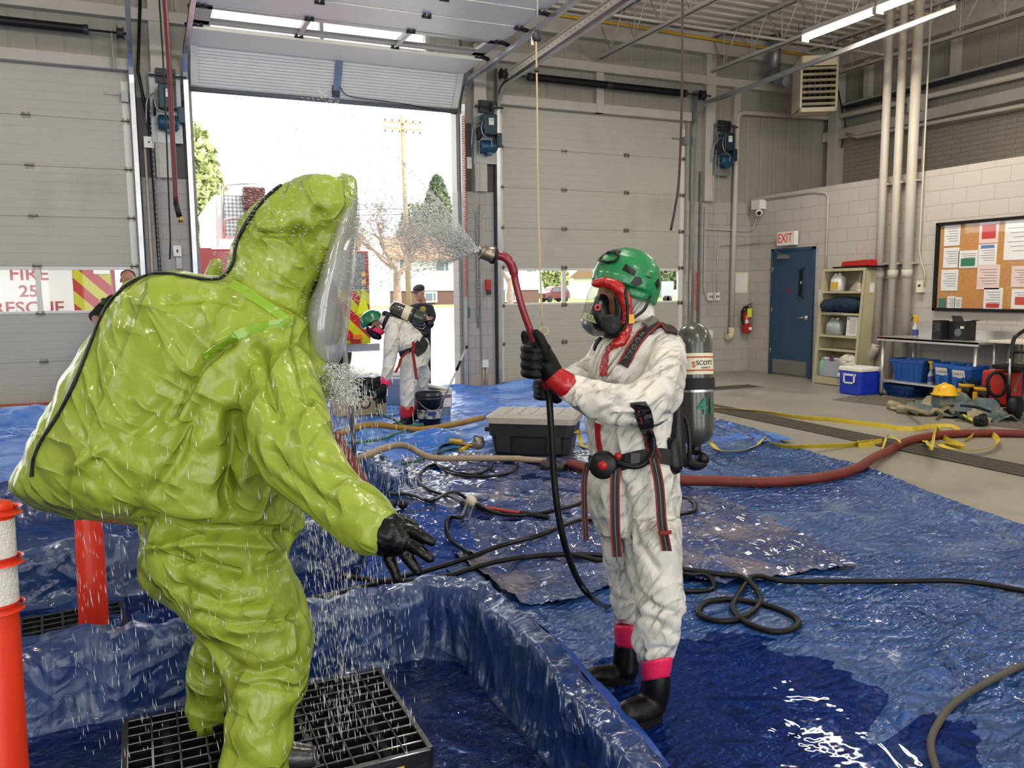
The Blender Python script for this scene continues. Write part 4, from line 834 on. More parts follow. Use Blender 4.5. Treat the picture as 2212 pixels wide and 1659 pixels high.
def leafy(x, yb, yt, wpx, Y, mat, lab, shape, n, size, seed, trunk=True):
    b = PL(x, yb, 1, Y); b.z = 0; h = PL(x, yt, 1, Y).z; r = wpx / 2 / FPX * DEPTH(b); t = thing('leafy_tree' if shape is ball_shape else 'conifer', b, lab, 'tree', 'trees across the road')
    MB().cyl(b, b + V(0, 0, h * .8), .25, .06, 8).build('trunk', m_bark, t)
    if shape is ball_shape: leaves(n, b + V(0, 0, h * .6), (r, r, h * .42), size, shape, seed).build('foliage', mat, t, kind='stuff')
    else: leaves(n, b + V(0, 0, h * .06), (r, r, h * .95), size, shape, seed).build('foliage', mat, t, kind='stuff')
leafy(435, 620, 272, 110, 62, m_leafy, 'tall yellow green tree at the left edge of the doorway', ball_shape, 5200, .32, 1)
leafy(470, 620, 395, 120, 78, m_leafo, 'brown budding tree behind the first fire truck box', ball_shape, 2600, .22, 2)
leafy(948, 600, 385, 150, 98, m_leafd, 'dark green conifer behind the white house roof', cone_shape, 7000, .5, 3)
leafy(905, 600, 440, 90, 122, m_leafd, 'shorter rounded green tree left of the conifer', ball_shape, 3500, .45, 4)
leafy(1200, 640, 560, 60, 92, m_leafy, 'small green tree behind the dark red car', ball_shape, 1500, .35, 6)
leafy(1452, 640, 560, 90, 110, m_leafd, 'dark tree far right, seen through the right door windows', ball_shape, 2500, .45, 7)
leafy(1330, 640, 575, 120, 118, m_leafo, 'hazy brown tree seen just beside the green helmet', ball_shape, 2500, .45, 8)
bt = G(1102, 662); t = thing('bare_tree', bt, 'bare trunk seen through the left pane of the right door', 'tree', 'trees across the road'); mb, tips = branchy(bt, 8, 9, 4, .3, .6); mb.build('trunk', m_bark, t)
# ---- dark red car
c0 = G(1178, 653); c1 = G(1268, 653); y = c0.y; L = c1.x - c0.x; t = thing('car', ((c0.x + c1.x) / 2, y + .9, 0), 'dark red car parked across the road, seen through the door windows', 'car')
m_car = M('car_maroon', '5e1f26', .25, coat=.6); pr = [(0, .4), (0, .95), (.04, 1.05), (.2, 1.12), (.3, 1.6), (.42, 1.72), (.82, 1.7), (.97, 1.2), (1, .9), (1, .4)]
MB().prism([(c0.x + a * L, y, z) for a, z in pr], (0, 1.8, 0)).build('body', m_car, t, bevel=.06, fix=True)
MB().prism([(c0.x + a * L, y - .01, z) for a, z in ((.26, 1.15), (.33, 1.55), (.55, 1.62), (.55, 1.15))], (0, 1.82, 0)).build('side_window', m_hwin, t, fix=True); MB().prism([(c0.x + a * L, y - .01, z) for a, z in ((.57, 1.15), (.57, 1.62), (.8, 1.6), (.9, 1.15))], (0, 1.82, 0)).build('side_window', m_hwin, t, fix=True)
for a in (.18, .8):
    for dy in (.05, 1.6): MB().lathe((c0.x + a * L, y + dy - .08, .36), (0, 1, 0), [(0, 0), (0, .34), (.02, .36), (.2, .36), (.22, 0)], 20).build('wheel', m_tyre, t)
t = thing('trailer', G(1450, 654), 'grey boxy trailer far right outside, seen through the door windows', 'trailer'); a = G(1428, 654); b_ = G(1478, 654)
MB().box((a.x, a.y, .5), (b_.x, a.y + 2, 2.1)).build('box', m_galv2, t, bevel=.03); MB().lathe((a.x + .9, a.y - .1, .35), (0, 1, 0), [(0, 0), (0, .34), (.2, .34), (.2, 0)], 18).build('wheel', m_tyre, t); MB().lathe((b_.x - .9, a.y - .1, .35), (0, 1, 0), [(0, 0), (0, .34), (.2, .34), (.2, 0)], 18).build('wheel', m_tyre, t)
# ================================================================== tarps, basins, water
def tarp_mat(name, col, rough, f1, f2, st, back=None, bthr=.6, dist=.04, coat=0):
    m = crease_mat(name, col, rough, f1, f2, st, var=.18, spec=.6, dist=dist, coat=coat, power=2.4); N, Lk, b = nodes(m)
    tc = N.new('ShaderNodeTexCoord')
    n = N.new('ShaderNodeTexNoise'); n.inputs['Scale'].default_value = 1.1; n.inputs['Detail'].default_value = 6; Lk.new(tc.outputs['Object'], n.inputs[0])   # wet and dry patches
    r = N.new('ShaderNodeMapRange'); r.inputs[1].default_value = .42; r.inputs[2].default_value = .58; r.inputs[3].default_value = max(.05, rough - .2); r.inputs[4].default_value = rough + .08; Lk.new(n.outputs[0], r.inputs[0]); Lk.new(r.outputs[0], b.inputs['Roughness'])
    w1 = N.new('ShaderNodeTexWave'); w1.inputs['Scale'].default_value = 90; w2 = N.new('ShaderNodeTexWave'); w2.bands_direction = 'Y'; w2.inputs['Scale'].default_value = 90      # the weave
    Lk.new(tc.outputs['Object'], w1.inputs[0]); Lk.new(tc.outputs['Object'], w2.inputs[0]); ad = N.new('ShaderNodeMath'); Lk.new(w1.outputs['Fac'], ad.inputs[0]); Lk.new(w2.outputs['Fac'], ad.inputs[1])
    src = b.inputs['Base Color'].links[0].from_socket
    if back:                                                                   # worn, grey-coated areas
        n2 = N.new('ShaderNodeTexNoise'); n2.inputs['Scale'].default_value = 2.3; n2.inputs['Detail'].default_value = 8; Lk.new(tc.outputs['Object'], n2.inputs[0]); r2 = N.new('ShaderNodeMapRange'); r2.inputs[1].default_value = bthr; r2.inputs[2].default_value = bthr + .12; Lk.new(n2.outputs[0], r2.inputs[0])
        mx = N.new('ShaderNodeMix'); mx.data_type = 'RGBA'; Lk.new(r2.outputs[0], mx.inputs[0]); Lk.new(src, mx.inputs[6]); mx.inputs[7].default_value = (*lin(back), 1); Lk.new(mx.outputs[2], b.inputs['Base Color'])
    return m
m_tarpA = tarp_mat('tarp_blue', '264d8a', .34, 8, 28, 1.0, '51678f', .56, dist=.06)
m_tarpB = tarp_mat('tarp_bright_blue_sheen', '3a70c6', .34, 4, 15, .5, '6a93d4', .5)  # blue lightened to paint in the sky sheen by the doorway
m_tarpC = tarp_mat('tarp_grey_blue', '36487c', .2, 9, 27, 1.0, '736f82', .5, dist=.06, coat=.8)
m_tarpD = tarp_mat('tarp_wet_blue', '17346c', .27, 6, 20, .7, '203a69', .5, coat=.4)

WALLS = [  # (x0,y0,x1,y1, height, half width of the top, run on + side, run on - side)
    (-2.3, 3.12, 1.0, 3.12, .30, .035), (1.0, 3.12, 1.17, 2.98, .31, .05), (1.17, 2.98, 1.2, 2.5, .29, .05), (1.2, 2.5, 1.13, 1.9, .29, .045), (1.13, 1.9, 1.0, 1.0, .28, .045),
    (-2.3, 4.42, .6, 4.38, .27, .035), (.6, 4.38, 1.42, 4.4, .26, .04), (1.42, 4.4, 1.45, 5.1, .26, .04), (1.45, 5.1, 1.53, 6.1, .28, .05), (1.53, 6.1, -2.3, 6.2, .26, .045),
    (1.42, 4.4, 1.9, 4.0, .09, .02), (1.9, 4.0, 2.5, 3.75, .05, .01), (1.42, 3.9, 1.3, 3.3, .07, .02)]
def segd(X, Y, x0, y0, x1, y1):
    dx, dy = x1 - x0, y1 - y0; t = np.clip(((X - x0) * dx + (Y - y0) * dy) / (dx * dx + dy * dy), 0, 1); return np.hypot(X - x0 - t * dx, Y - y0 - t * dy), t, np.sign((X - x0) * dy - (Y - y0) * dx)
def wallh(X, Y):
    H = np.zeros_like(X)
    for i, (x0, y0, x1, y1, h, w_) in enumerate(WALLS):
        d, t, sg = segd(X, Y, x0, y0, x1, y1); run = .035 if h > .2 else .22
        e = 1 - sst(w_, w_ + run, d); H = np.maximum(H, h * e)
        if h > .2 and (2 <= i <= 4 or 7 <= i <= 8):          # the skirt of the liner outside the right walls
            H = np.maximum(H, np.where(X > x0 - .05, h * .55 * (1 - sst(.0, .3, d)), 0))
    return H
def crump(X, Y, f, seed, oct=3, ax=1.0, warp=.35):
    return crumple(np.stack([X.ravel() * ax, Y.ravel(), np.zeros(X.size)], 1), f, oct, .5, warp, seed).reshape(X.shape)
def fac(X, Y, f, seed, n=6): return facet(np.stack([X.ravel(), Y.ravel(), np.zeros(X.size)], 1), f, n, seed).reshape(X.shape)
def sheet(name, xs, ys, hf, mat, mask=None, **k):
    X, Y = np.meshgrid(xs, ys); X = X.astype(float); Y = Y.astype(float); X, Y, Z = hf(X, Y); n, m = X.shape
    idx = np.arange(n * m).reshape(n, m); F = np.stack([idx[:-1, :-1], idx[:-1, 1:], idx[1:, 1:], idx[1:, :-1]], -1).reshape(-1, 4); V_ = np.stack([X.ravel(), Y.ravel(), Z.ravel()], 1)
    if mask is not None:
        keep = mask(V_[F].mean(1)[:, 0], V_[F].mean(1)[:, 1]); F = F[keep]; u, inv = np.unique(F, return_inverse=True); V_ = V_[u]; F = inv.reshape(F.shape)
    return arr_obj(name, V_, F, mat, **k)
def inpoly(x, y, P):
    c = np.zeros(x.shape, bool); n = len(P)
    for i in range(n):
        x0, y0 = P[i][:2]; x1, y1 = P[(i + 1) % n][:2]; q = ((y0 > y) != (y1 > y)) & (x < (x1 - x0) * (y - y0) / (y1 - y0 + 1e-12) + x0); c ^= q
    return c
def warpedge(u, v):   # slack in the sheet
    return u, v
# --- right tarp: a curved four-sided patch
def rxe(Y): return np.interp(Y, [0.8, 3.25, 7.34, 9.0], [4.3, 4.93, 5.84, 5.8])
def hfA(U, Y):
    X = 1.35 + (rxe(Y) - 1.35 + .05 * np.sin(Y * 3)) * U; z = .014 + .013 * crump(X, Y, 1.3, 3.0, 4, .8) + .004 * crump(X, Y * 1.7, 5, 8.0, 3, .6) + .006 * fac(X, Y * 1.8, 3.2, 7) + .003 * fac(X, Y * 1.4, 9, 8) + .0014 * fac(X, Y * 1.5, 18, 28) 
    dip = np.exp(-(((X - 1.95) / .75) ** 2 + ((Y - 2.0) / 1.0) ** 2)); z = z * (1 - .75 * dip) - .012 * dip + .02 * (1 - dip)
    e = (1 - U) * (rxe(Y) - 1.35)                                     # hem fold beside the far edge
    z = z + .022 * np.exp(-((e - .22) / .03) ** 2) + .014 * np.exp(-((e - .03) / .03) ** 2)
    z += .03 * np.exp(-(((Y - (1.9 + .42 * (X - 2.2))) / .05) ** 2)) * sst(1.9, 2.3, X) * (1 - sst(3.2, 3.9, X)) + .022 * np.exp(-(((Y - (1.5 + .36 * (X - 2.2))) / .05) ** 2)) * sst(2.0, 2.3, X) * (1 - sst(2.8, 3.4, X))
    z = z + wallh(X, Y) * .9 * (X < 1.5); return X, Y, np.maximum(z, .003)
sheet('tarp', np.linspace(0, 1, 260), np.linspace(.8, 7.6, 440), hfA, m_tarpA, label='large blue tarp spread over the right of the floor, its folded hem beside the drain', cat='tarp', group='blue tarps on the floor')
# --- far tarp up to the door sill
def hfB(U, Y):
    xr = np.interp(Y, [6.2, 7.4, 8.7, 11.6], [5.75, 5.8, 5.6, 5.75]) + .06 * np.sin(Y * 4); X = -4.2 + (xr + 4.2) * U
    z = .03 + .02 * crump(X, Y, 1.1, 9.0, 4) + .005 * crump(X, Y, 5, 2.0, 3)
    for cx, cy, rx, ry, h in ((1.75, 7.6, .4, .45, .2), (2.45, 7.3, .3, .22, .16), (3.0, 7.0, .25, .2, .12), (-1.2, 10.4, .9, .25, .2), (-2.4, 9.8, .8, .3, .16), (5.4, 11.3, .6, .12, .1), (2.2, 8.1, .5, .1, .08)):
        b = np.exp(-((X - cx) / rx) ** 2 - ((Y - cy) / ry) ** 2); z = z + h * b * (1 + .35 * crump(X, Y, 4, cx, 2))
    z = z + .05 * np.exp(-((Y - 11.5) / .08) ** 2) * (1 + .5 * np.sin(X * 5))
    return X, Y, np.maximum(z, .012)
sheet('tarp', np.linspace(0, 1, 260), np.linspace(6.1, 11.62, 190), hfB, m_tarpB, label='bright blue tarp lightened for sky sheen, running from the basins to the open doorway', cat='tarp', group='blue tarps on the floor')
# --- crumpled silvery sheet under the person in white
PC = [G(1010, 1262), G(1130, 1325), G(1230, 1322), G(1330, 1285), G(1475, 1275), G(1560, 1285), G(1640, 1276), G(1700, 1262), G(1800, 1250), G(1852, 1243), G(1750, 1180), G(1600, 1110), G(1480, 1062), G(1400, 1010), G(1250, 985), G(1000, 990), G(870, 1000), G(900, 1100), G(940, 1200)]
def hfC(X, Y):
    Z = .05 + .02 * crump(X, Y, 2.4, 21.0, 4, 1.0, .5) + .007 * crump(X, Y, 7, 4.0, 3) + .015 * fac(X, Y, 5.5, 17, 7) + .005 * fac(X, Y, 13, 18)
    for (ax_, ay_, bx_, by_, h, w_) in ((1.5, 4.35, 2.6, 3.65, .09, .05), (1.6, 4.6, 2.7, 4.2, .06, .04), (1.5, 4.0, 2.5, 3.3, .045, .05), (1.6, 5.0, 3.0, 4.9, .05, .05), (2.0, 5.6, 3.4, 5.2, .04, .04)):
        d, t_, s_ = segd(X, Y, ax_, ay_, bx_, by_); Z = Z + h * np.exp(-(d / w_) ** 2) * (1 - .5 * t_)
    return X, Y, np.maximum(Z + wallh(X, Y) * .97, .035)
sheet('tarp', np.arange(1.1, 4.3, .0165), np.arange(2.7, 7.0, .0165), hfC, m_tarpC, mask=lambda x, y: inpoly(x, y, PC), label='crumpled grey blue wet sheet under the person in white', cat='tarp', group='blue tarps on the floor')
# --- liner of the basins
def hfD(X, Y):
    H = wallh(X, Y); z = .012 + H + .012 * crump(X, Y, 2.2, 40.0, 3) + .003 * crump(X, Y, 9, 14.0, 3) + .005 * fac(X, Y, 4, 27)
    e = np.clip(H * (.31 - H) * 40, 0, 1)
    X2 = X + e * (.04 * crump(X, Y * 1.0 + z * 3, 3.5, 51, 3) + .03 * fac(X + z * .5, Y, 4, 55)); Y2 = Y + e * (.034 * crump(X, Y + z * 3, 4.5, 62, 3) + .03 * fac(X, Y + z * .5, 4, 56)) 
    z = z + .03 * sst(.2, .28, H) * crump(X, Y, 4, 77, 3)
    inb = (Y > 3.2) & (Y < 4.3) & (X < 1.3); z = z + inb * .03 * np.maximum(crump(X, Y, 2.5, 33, 3), -.3)
    lb = (Y > 3.15) & (X < -.15) & (Y < 6); z = z + lb * .06 * np.maximum(0, crump(X, Y, 1.6, 15, 2))
    fl = np.exp(-((X - 1.38) / .05) ** 2) * sst(1.5, 1.8, Y) * (1 - sst(2.75, 3.0, Y)); z = z + .03 * fl
    return X2, Y2, np.maximum(z, .008)
edge = lambda y: np.interp(y, [1.0, 1.9, 2.25, 2.6, 3.0, 3.3, 3.9, 4.3, 6.3, 6.5], [1.2, 1.4, 1.44, 1.5, 1.52, 1.45, 1.6, 1.7, 1.85, 1.7]) + .03 * np.sin(y * 9)
sheet('basin_liner', np.arange(-2.6, 1.95, .0145), np.arange(1.0, 6.55, .0145), hfD, m_tarpD, mask=lambda x, y: x < edge(y), label='wet dark blue tarp lining the shallow shower basins and their low walls', cat='tarp', group='blue tarps on the floor')
# raised brighter flange standing along the outside of the front basin wall
fl = crom([(1.22, 3.05, .315), (1.26, 2.85, .28), (1.29, 2.6, .27), (1.3, 2.35, .22), (1.33, 2.15, .12), (1.36, 1.95, .05)], 8); fo = crom([(1.36, 3.12, .1), (1.42, 2.92, .12), (1.44, 2.65, .1), (1.45, 2.4, .08), (1.45, 2.2, .05), (1.42, 2.0, .04)], 8)
MB().grid([[Vector(a), Vector((a * .5 + b * .5) + np.array([0, 0, .02 * math.sin(i * .8)])), Vector(b)] for i, (a, b) in enumerate(zip(fl, fo))]).build('tarp_flap', M('flap_blue', '2a4fa5', .4, bump=.3, bscale=20), label='smooth blue tarp flap folded over the front basin wall beside the boots', cat='tarp')
# blue skirt of the rear basin wall spreading over the sheet towards the legs
m_drape = tarp_mat('tarp_drape', '1f418c', .26, 6, 24, .9, '2c4f96', .55, dist=.05)
tp = crom([tuple(G(x, y, z)) for x, y, z in ((838, 1098, .29), (930, 1087, .30), (985, 1108, .24), (1060, 1130, .17), (1140, 1150, .12), (1230, 1172, .085), (1330, 1195, .07))], 8); bt_ = crom([tuple(G(x, y, z)) for x, y, z in ((760, 1262, .05), (850, 1268, .05), (960, 1262, .06), (1060, 1244, .06), (1150, 1228, .06), (1240, 1218, .06), (1335, 1208, .06))], 8)
n_ = len(tp); U_ = np.linspace(0, 1, 36); PT = np.array([[a + (b - a) * u for u in U_] for a, b in zip(tp, bt_)]).reshape(-1, 3); PT[:, 2] -= np.tile(.05 * np.sin(U_ * PI), n_) * np.clip(PT[:, 2] * 5, 0, 1)
PT[:, 2] = np.maximum(PT[:, 2] + .012 * facet(PT, 5, 7, 90) + .005 * facet(PT, 13, 6, 91), .05); idx = np.arange(n_ * 36).reshape(n_, 36)
arr_obj('tarp_drape', PT, np.stack([idx[:-1, :-1], idx[:-1, 1:], idx[1:, 1:], idx[1:, :-1]], -1).reshape(-1, 4), m_drape, label='blue drape sloping off the rear basin corner beyond the open glove', cat='tarp', group='blue tarps on the floor')
# ---- water
def water_mat(name, tint, sc, st):
    m = bpy.data.materials.new(name); m.use_nodes = True; N = m.node_tree.nodes; Lk = m.node_tree.links; N.remove(N['Principled BSDF'])
    tr = N.new('ShaderNodeBsdfTransparent'); tr.inputs[0].default_value = (*tint, 1); g = N.new('ShaderNodeBsdfGlossy'); g.inputs['Roughness'].default_value = .03; f = N.new('ShaderNodeFresnel'); f.inputs[0].default_value = 1.36; mx = N.new('ShaderNodeMixShader')
    tc = N.new('ShaderNodeTexCoord'); n = N.new('ShaderNodeTexNoise'); n.inputs['Scale'].default_value = sc; n.inputs['Detail'].default_value = 3; n.inputs['Distortion'].default_value = .6; bp = N.new('ShaderNodeBump'); bp.inputs['Strength'].default_value = st; bp.inputs['Distance'].default_value = .045
    Lk.new(tc.outputs['Object'], n.inputs[0]); Lk.new(n.outputs[0], bp.inputs['Height']); Lk.new(bp.outputs[0], g.inputs['Normal']); Lk.new(bp.outputs[0], f.inputs['Normal'])
    front_only(N, Lk, f, mx); Lk.new(tr.outputs[0], mx.inputs[1]); Lk.new(g.outputs[0], mx.inputs[2]); Lk.new(mx.outputs[0], N['Material Output'].inputs[0]); return m
m_wat = water_mat('water_rippled', (.32, .44, .66), 16, 1.0); m_wats = water_mat('water_still', (.3, .44, .7), 3.5, .22)
MB().box((-2.5, 1.0, .0), (1.08, 3.07, .035)).build('basin_water', m_wat, label='rippling shallow water in the front basin around the black pallet', cat='water', kind='stuff')
MB().box((-2.5, 3.18, .0), (1.38, 4.35, .034)).build('basin_water', m_wats, label='shallow dark water in the second basin behind the front one', cat='water', kind='stuff')
MB().box((1.3, .9, .0), (3.1, 3.1, .0135)).build('puddle', m_wats, label='still dark puddle on the tarp to the right of the boots', cat='water', kind='stuff')
MB().box((1.75, 4.6, .0), (3.0, 6.4, .05)).build('puddle', m_wats, label='thin water lying on the sheet left of the grey lidded tote', cat='water', kind='stuff')
# ---- black plastic grates
m_grate = M('grate_black', '1d1d1e', .22, coat=.6, bump=.2, bscale=60)
def pallet(name, o, ux, uy, nx, ny, px_, py_, h, label, rib=.012):
    """o near corner, ux/uy unit axes; nx x ny openings of px_ x py_"""
    t = thing(name, (o.x, o.y, 0), label, 'grate', 'black plastic floor grates'); mb = MB(); W, D = nx * px_, ny * py_; zt = h; ux, uy = Vector(ux).normalized(), Vector(uy).normalized(); Z = V(0, 0, 1)
    for i in range(nx + 1): c = o + ux * (i * px_) + uy * D / 2; q = .02 if i in (0, nx) else rib; mb.obox(c + Z * (zt - .02), ux * q / 2, uy * D / 2, Z * .02)
    for j in range(ny + 1): c = o + uy * (j * py_) + ux * W / 2; q = .02 if j in (0, ny) else rib; mb.obox(c + Z * (zt - .021), ux * W / 2, uy * q / 2, Z * .019)
    mb.build('deck_grid', m_grate, t, bevel=.003)
    mb = MB()
    for i in (0, 1): mb.cut().obox(o + ux * (i * W) + uy * D / 2 + Z * (zt / 2 - .0), ux * .008, uy * D / 2, Z * (zt / 2 - .002)); mb.cut().obox(o + uy * (i * D) + ux * W / 2 + Z * (zt / 2), ux * W / 2, uy * .008, Z * (zt / 2 - .003))
    mb.build_each('side_panel', m_grate, t)
    MB().obox(o + ux * W / 2 + uy * D / 2 + Z * .045, ux * W * .48, uy * D * .48, Z * .004).build('base_tray', m_black, t)
    mb = MB()
    for i in range(4): mb.cut().obox(o + ux * (W * (.14 + .24 * i)) + uy * D / 2 + Z * (zt / 2), ux * .012, uy * D * .46, Z * (zt / 2 - .02))
    mb.build_each('stringer', m_grate, t); return t
zp = .15
pA, pB, pC = G(925, 1606, zp), G(818, 1443, zp), G(300, 1543, zp)
uy_ = (pB - pA).normalized(); ux_ = -uy_.cross(V(0, 0, 1)).normalized(); ux_ = ux_ if ux_.x < 0 else -ux_; D_ = (pB - pA).length + .02
oo = V(pA.x, pA.y, 0) + ux_ * .0 - uy_ * .02
W_ = (G(300, 1543, zp) - G(818, 1443, zp)).length + .04
pt = pallet('floor_grate', oo, ux_, uy_, round(W_ / .078), 11, W_ / round(W_ / .078), D_ / 11, zp, 'large black plastic grate under the person in the green suit', rib=.0075)
pa2 = oo + ux_ * .17 - uy_ * .0095 + V(0, 0, .1)
MB().obox(pa2, ux_ * .085, -uy_ * .001, (0, 0, .017)).build('maker_label', M('label_yellow', 'd0b53a', .5), pt); text('FIREBUG', 'lettering', M('label_brown', '6b3a1c', .5), pa2 - uy_ * .0025 + V(0, 0, .004), -ux_, (0, 0, 1), .018, .001, pt, bold=.01)
pallet('floor_grate', G(305, 1370) - V(0.05, .1, 0), (-1, -.12, 0), (-.1, 1, 0), 7, 6, .08, .065, .07, 'small wet black grate at the foot of the rear orange post')
# ---- orange delineator posts
m_or = M('post_orange', 'd8331a', .38, var=.08, vscale=10); m_refl = M('reflective_band', 'd9d8d4', .3, bump=.6, bscale=160)
def post(base, top, r0, r1, bands, label):
    t = thing('delineator_post', (base.x, base.y, 0), label, 'traffic post', 'orange posts at the basins'); h = top.z - base.z; ax = (top - base).normalized(); L = (top - base).length
    MB().lathe(base, ax, [(0, 0), (0, r0 * 1.25), (.03, r0 * 1.1), (.06, r0), (L - .01, r1), (L, r1 * .9), (L, 0)], 28).build('shaft', m_or, t)
    for a, b_ in bands: R_ = lambda q: r0 + (r1 - r0) * q / L + .002; MB().lathe(base, ax, [(a, R_(a)), (b_, R_(b_))], 28).build('reflective_band', m_refl, t)
    for q in ([bands[0][0] - .012, (bands[0][0] + bands[-1][1]) / 2, bands[-1][1] + .02] if bands else []): MB().lathe(base, ax, [(q - .008, r0 * .9), (q, (r0 + (r1 - r0) * q / L) + .005), (q + .008, r0 * .9)], 28).build('rubber_ring', m_or, t)
    return t
pb1 = G(205, 1385, .05); pt1 = PL(190, 1085, 1, pb1.y)
t = post(pb1, pt1 + V(0, 0, .12), .058, .05, [], 'orange post standing on the small grate in the second basin')
dd_ = 1.95; b2 = AT(-25, 1700, dd_); t2 = AT(-25, 1085, dd_); b2b = V(b2.x, b2.y, .0)
post(b2b, t2, .078, .05, [(1.0 * (t2 - b2b).length - .24, (t2 - b2b).length - .145), ((t2 - b2b).length - .13, (t2 - b2b).length - .04)], 'orange post with white bands at the left edge of the picture')
# ================================================================== hoses and cables
from mathutils.bvhtree import BVHTree
bpy.context.view_layer.update(); _tv, _tf = [], []
for o in list(COL.objects):
    if o.name.split('.')[0] in ('tarp', 'basin_liner', 'tarp_flap', 'tarp_drape', 'floor'):
        k = len(_tv); _tv += [o.matrix_world @ v.co for v in o.data.vertices]; _tf += [tuple(i + k for i in p.vertices) for p in o.data.polygons]
TBV = BVHTree.FromPolygons(_tv, _tf)
def ground(x, y):
    h = TBV.ray_cast(Vector((x, y, 1.0)), Vector((0, 0, -1))); return h[0].z if h[0] is not None else 0.0
def gpath(pts, z=.03, n=8, mid={}, r=.012):
    """a line lying on whatever covers the floor"""
    C_ = []
    for i, (x, y) in enumerate(pts):
        if i in mid: C_.append(tuple(G(x, y, mid[i]))); continue
        h = TBV.ray_cast(Vector(CAM), Vector(ray(x, y)).normalized()); p = h[0] if h[0] is not None else G(x, y, z); C_.append((p.x, p.y, p.z + r))
    out = []
    for q in crom(C_, n): q = Vector(q); q.z = max(q.z, ground(q.x, q.y) + r * .8); out.append(q)
    Z = np.array([q.z for q in out]); mx_ = np.array([Z[max(0, i - 3):i + 4].max() for i in range(len(Z))]); sm = np.array([mx_[max(0, i - 4):i + 5].mean() for i in range(len(Z))])
    for q, z_ in zip(out, sm): q.z = max(z_ - .003, q.z)
    return out
def hose(name, pts, r, mat, label, cat='hose', z=.05, parent=None, mid={}, n=8, seg=10, **k): return MB().tube(gpath(pts, z, n, mid, r), r, seg).build(name, mat, parent, label=label, cat=cat, **k)
m_redh = M('hose_red', '6e2a22', .6, var=.15, vscale=8, bump=.2, bscale=120); m_tan = M('hose_tan', '9c8c74', .7, var=.1, bump=.2, bscale=120); m_ylh = M('hose_ochre', '9c7530', .6, var=.15)
m_grh = M('hose_green', '3d6b55', .5); m_blh = M('hose_black', '070808', .3, spec=.35); m_gryh = M('hose_grey_black', '0e0e0b', .45, spec=.3, var=.2); m_brass = M('brass', '9b7a3c', .35, .9)
hose('fire_hose', [(1230, 1012), (1300, 1030), (1400, 1045), (1465, 1048), (1560, 1053), (1680, 1052), (1780, 1042), (1850, 1022), (1900, 997), (1960, 962), (2040, 947), (2130, 944), (2260, 946), (2420, 950)], .039, m_redh, 'long dark red hose curving off the tarp onto the concrete', z=.09)
t = thing('fire_hose', G(1000, 1000, .0), 'tan hose lying over the basin wall, coupled at its right end', 'hose')
MB().tube(gpath([(1180, 1003), (1100, 1000), (1000, 1000), (930, 995), (880, 976), (830, 970), (795, 984), (765, 1010), (735, 1040)], .09, 8, {3: .13, 4: .22, 5: .34, 6: .34, 7: .24, 8: .12}, .028), .026, 12).build('hose', m_tan, t)
c0, c1 = G(1172, 1004, .09), G(1222, 1012, .09); dr = (c1 - c0).normalized(); L_c = (c1 - c0).length
MB().lathe(c0, dr, [(0, .03), (0, .042), (.03, .045), (.04, .05), (.07, .05), (.08, .036), (.13, .036), (.14, .05), (L_c - .06, .05), (L_c - .05, .04), (L_c, .034)], 16).build('coupling', M('coupling_dark', '3a3936', .4, .6), t)
hose('fire_hose', [(700, 962), (740, 955), (800, 943), (880, 932), (960, 921), (1045, 914)], .03, m_ylh, 'ochre brown hose crossing the far tarp behind the bending person', z=.12, mid={0: .14, 1: .14, 2: .14, 3: .13, 4: .12})
hose('garden_hose', [(730, 962), (780, 958), (840, 948), (905, 928), (912, 923), (880, 927), (850, 920), (830, 908), (812, 885)], .012, m_grh, 'green garden hose looping up to the bending person', z=.16, mid={7: .3, 8: .42})
hose('garden_hose', [(868, 1010), (900, 998), (935, 985), (965, 975), (1000, 968)], .01, m_grh, 'green hose running to the yellow valve beside the grey lidded tote', z=.13)
hose('cable', [(1000, 960), (970, 962), (948, 975), (940, 995), (950, 1015), (985, 1028), (1040, 1034), (1090, 1028), (1115, 1018), (1118, 1008)], .011, m_blh, 'black cable in a wide flat loop left of the tote', 'cable', z=.1)
hose('cable', [(1062, 1006), (1058, 1018), (1030, 1028), (985, 1025), (950, 1010), (925, 1012), (908, 1025), (905, 1045), (930, 1062), (968, 1078), (1000, 1098), (1010, 1112), (998, 1122), (975, 1122), (965, 1138), (968, 1165), (985, 1188), (1018, 1208)], .012, m_blh, 'black hose wandering forward from the valve to the crossing cables', 'cable', z=.1)
hose('cable', [(640, 1300), (700, 1288), (850, 1252), (960, 1222), (1080, 1187), (1180, 1160), (1262, 1140), (1330, 1128)], .013, m_blh, 'black hose running straight up behind the open glove to the legs', 'cable', z=.07, mid={0: .08, 1: .09, 2: .1, 3: .12, 4: .12})
hose('air_hose', [(740, 1246), (850, 1256), (960, 1245), (1060, 1220), (1130, 1209), (1230, 1212), (1330, 1224), (1480, 1236), (1545, 1246), (1605, 1265), (1640, 1290), (1638, 1315), (1605, 1340), (1560, 1348), (1520, 1340), (1509, 1325), (1530, 1306), (1580, 1300), (1650, 1312), (1705, 1332), (1725, 1350), (1710, 1366), (1665, 1370), (1610, 1350), (1584, 1322), (1590, 1298), (1612, 1270), (1640, 1257), (1700, 1262), (1900, 1261), (2080, 1264), (2260, 1292), (2500, 1350), (2750, 1430)], .0135, m_gryh, 'long black hose crossing the picture with a double loop on the right tarp', z=.045, n=7, mid={0: .1, 1: .11, 2: .11, 3: .1})
hose('cable', [(1180, 1203), (1300, 1206), (1400, 1218), (1470, 1243), (1520, 1262), (1541, 1272), (1530, 1280), (1480, 1282), (1420, 1278)], .012, m_blh, 'black hose making a small loop just right of the white legs', 'cable', z=.075)
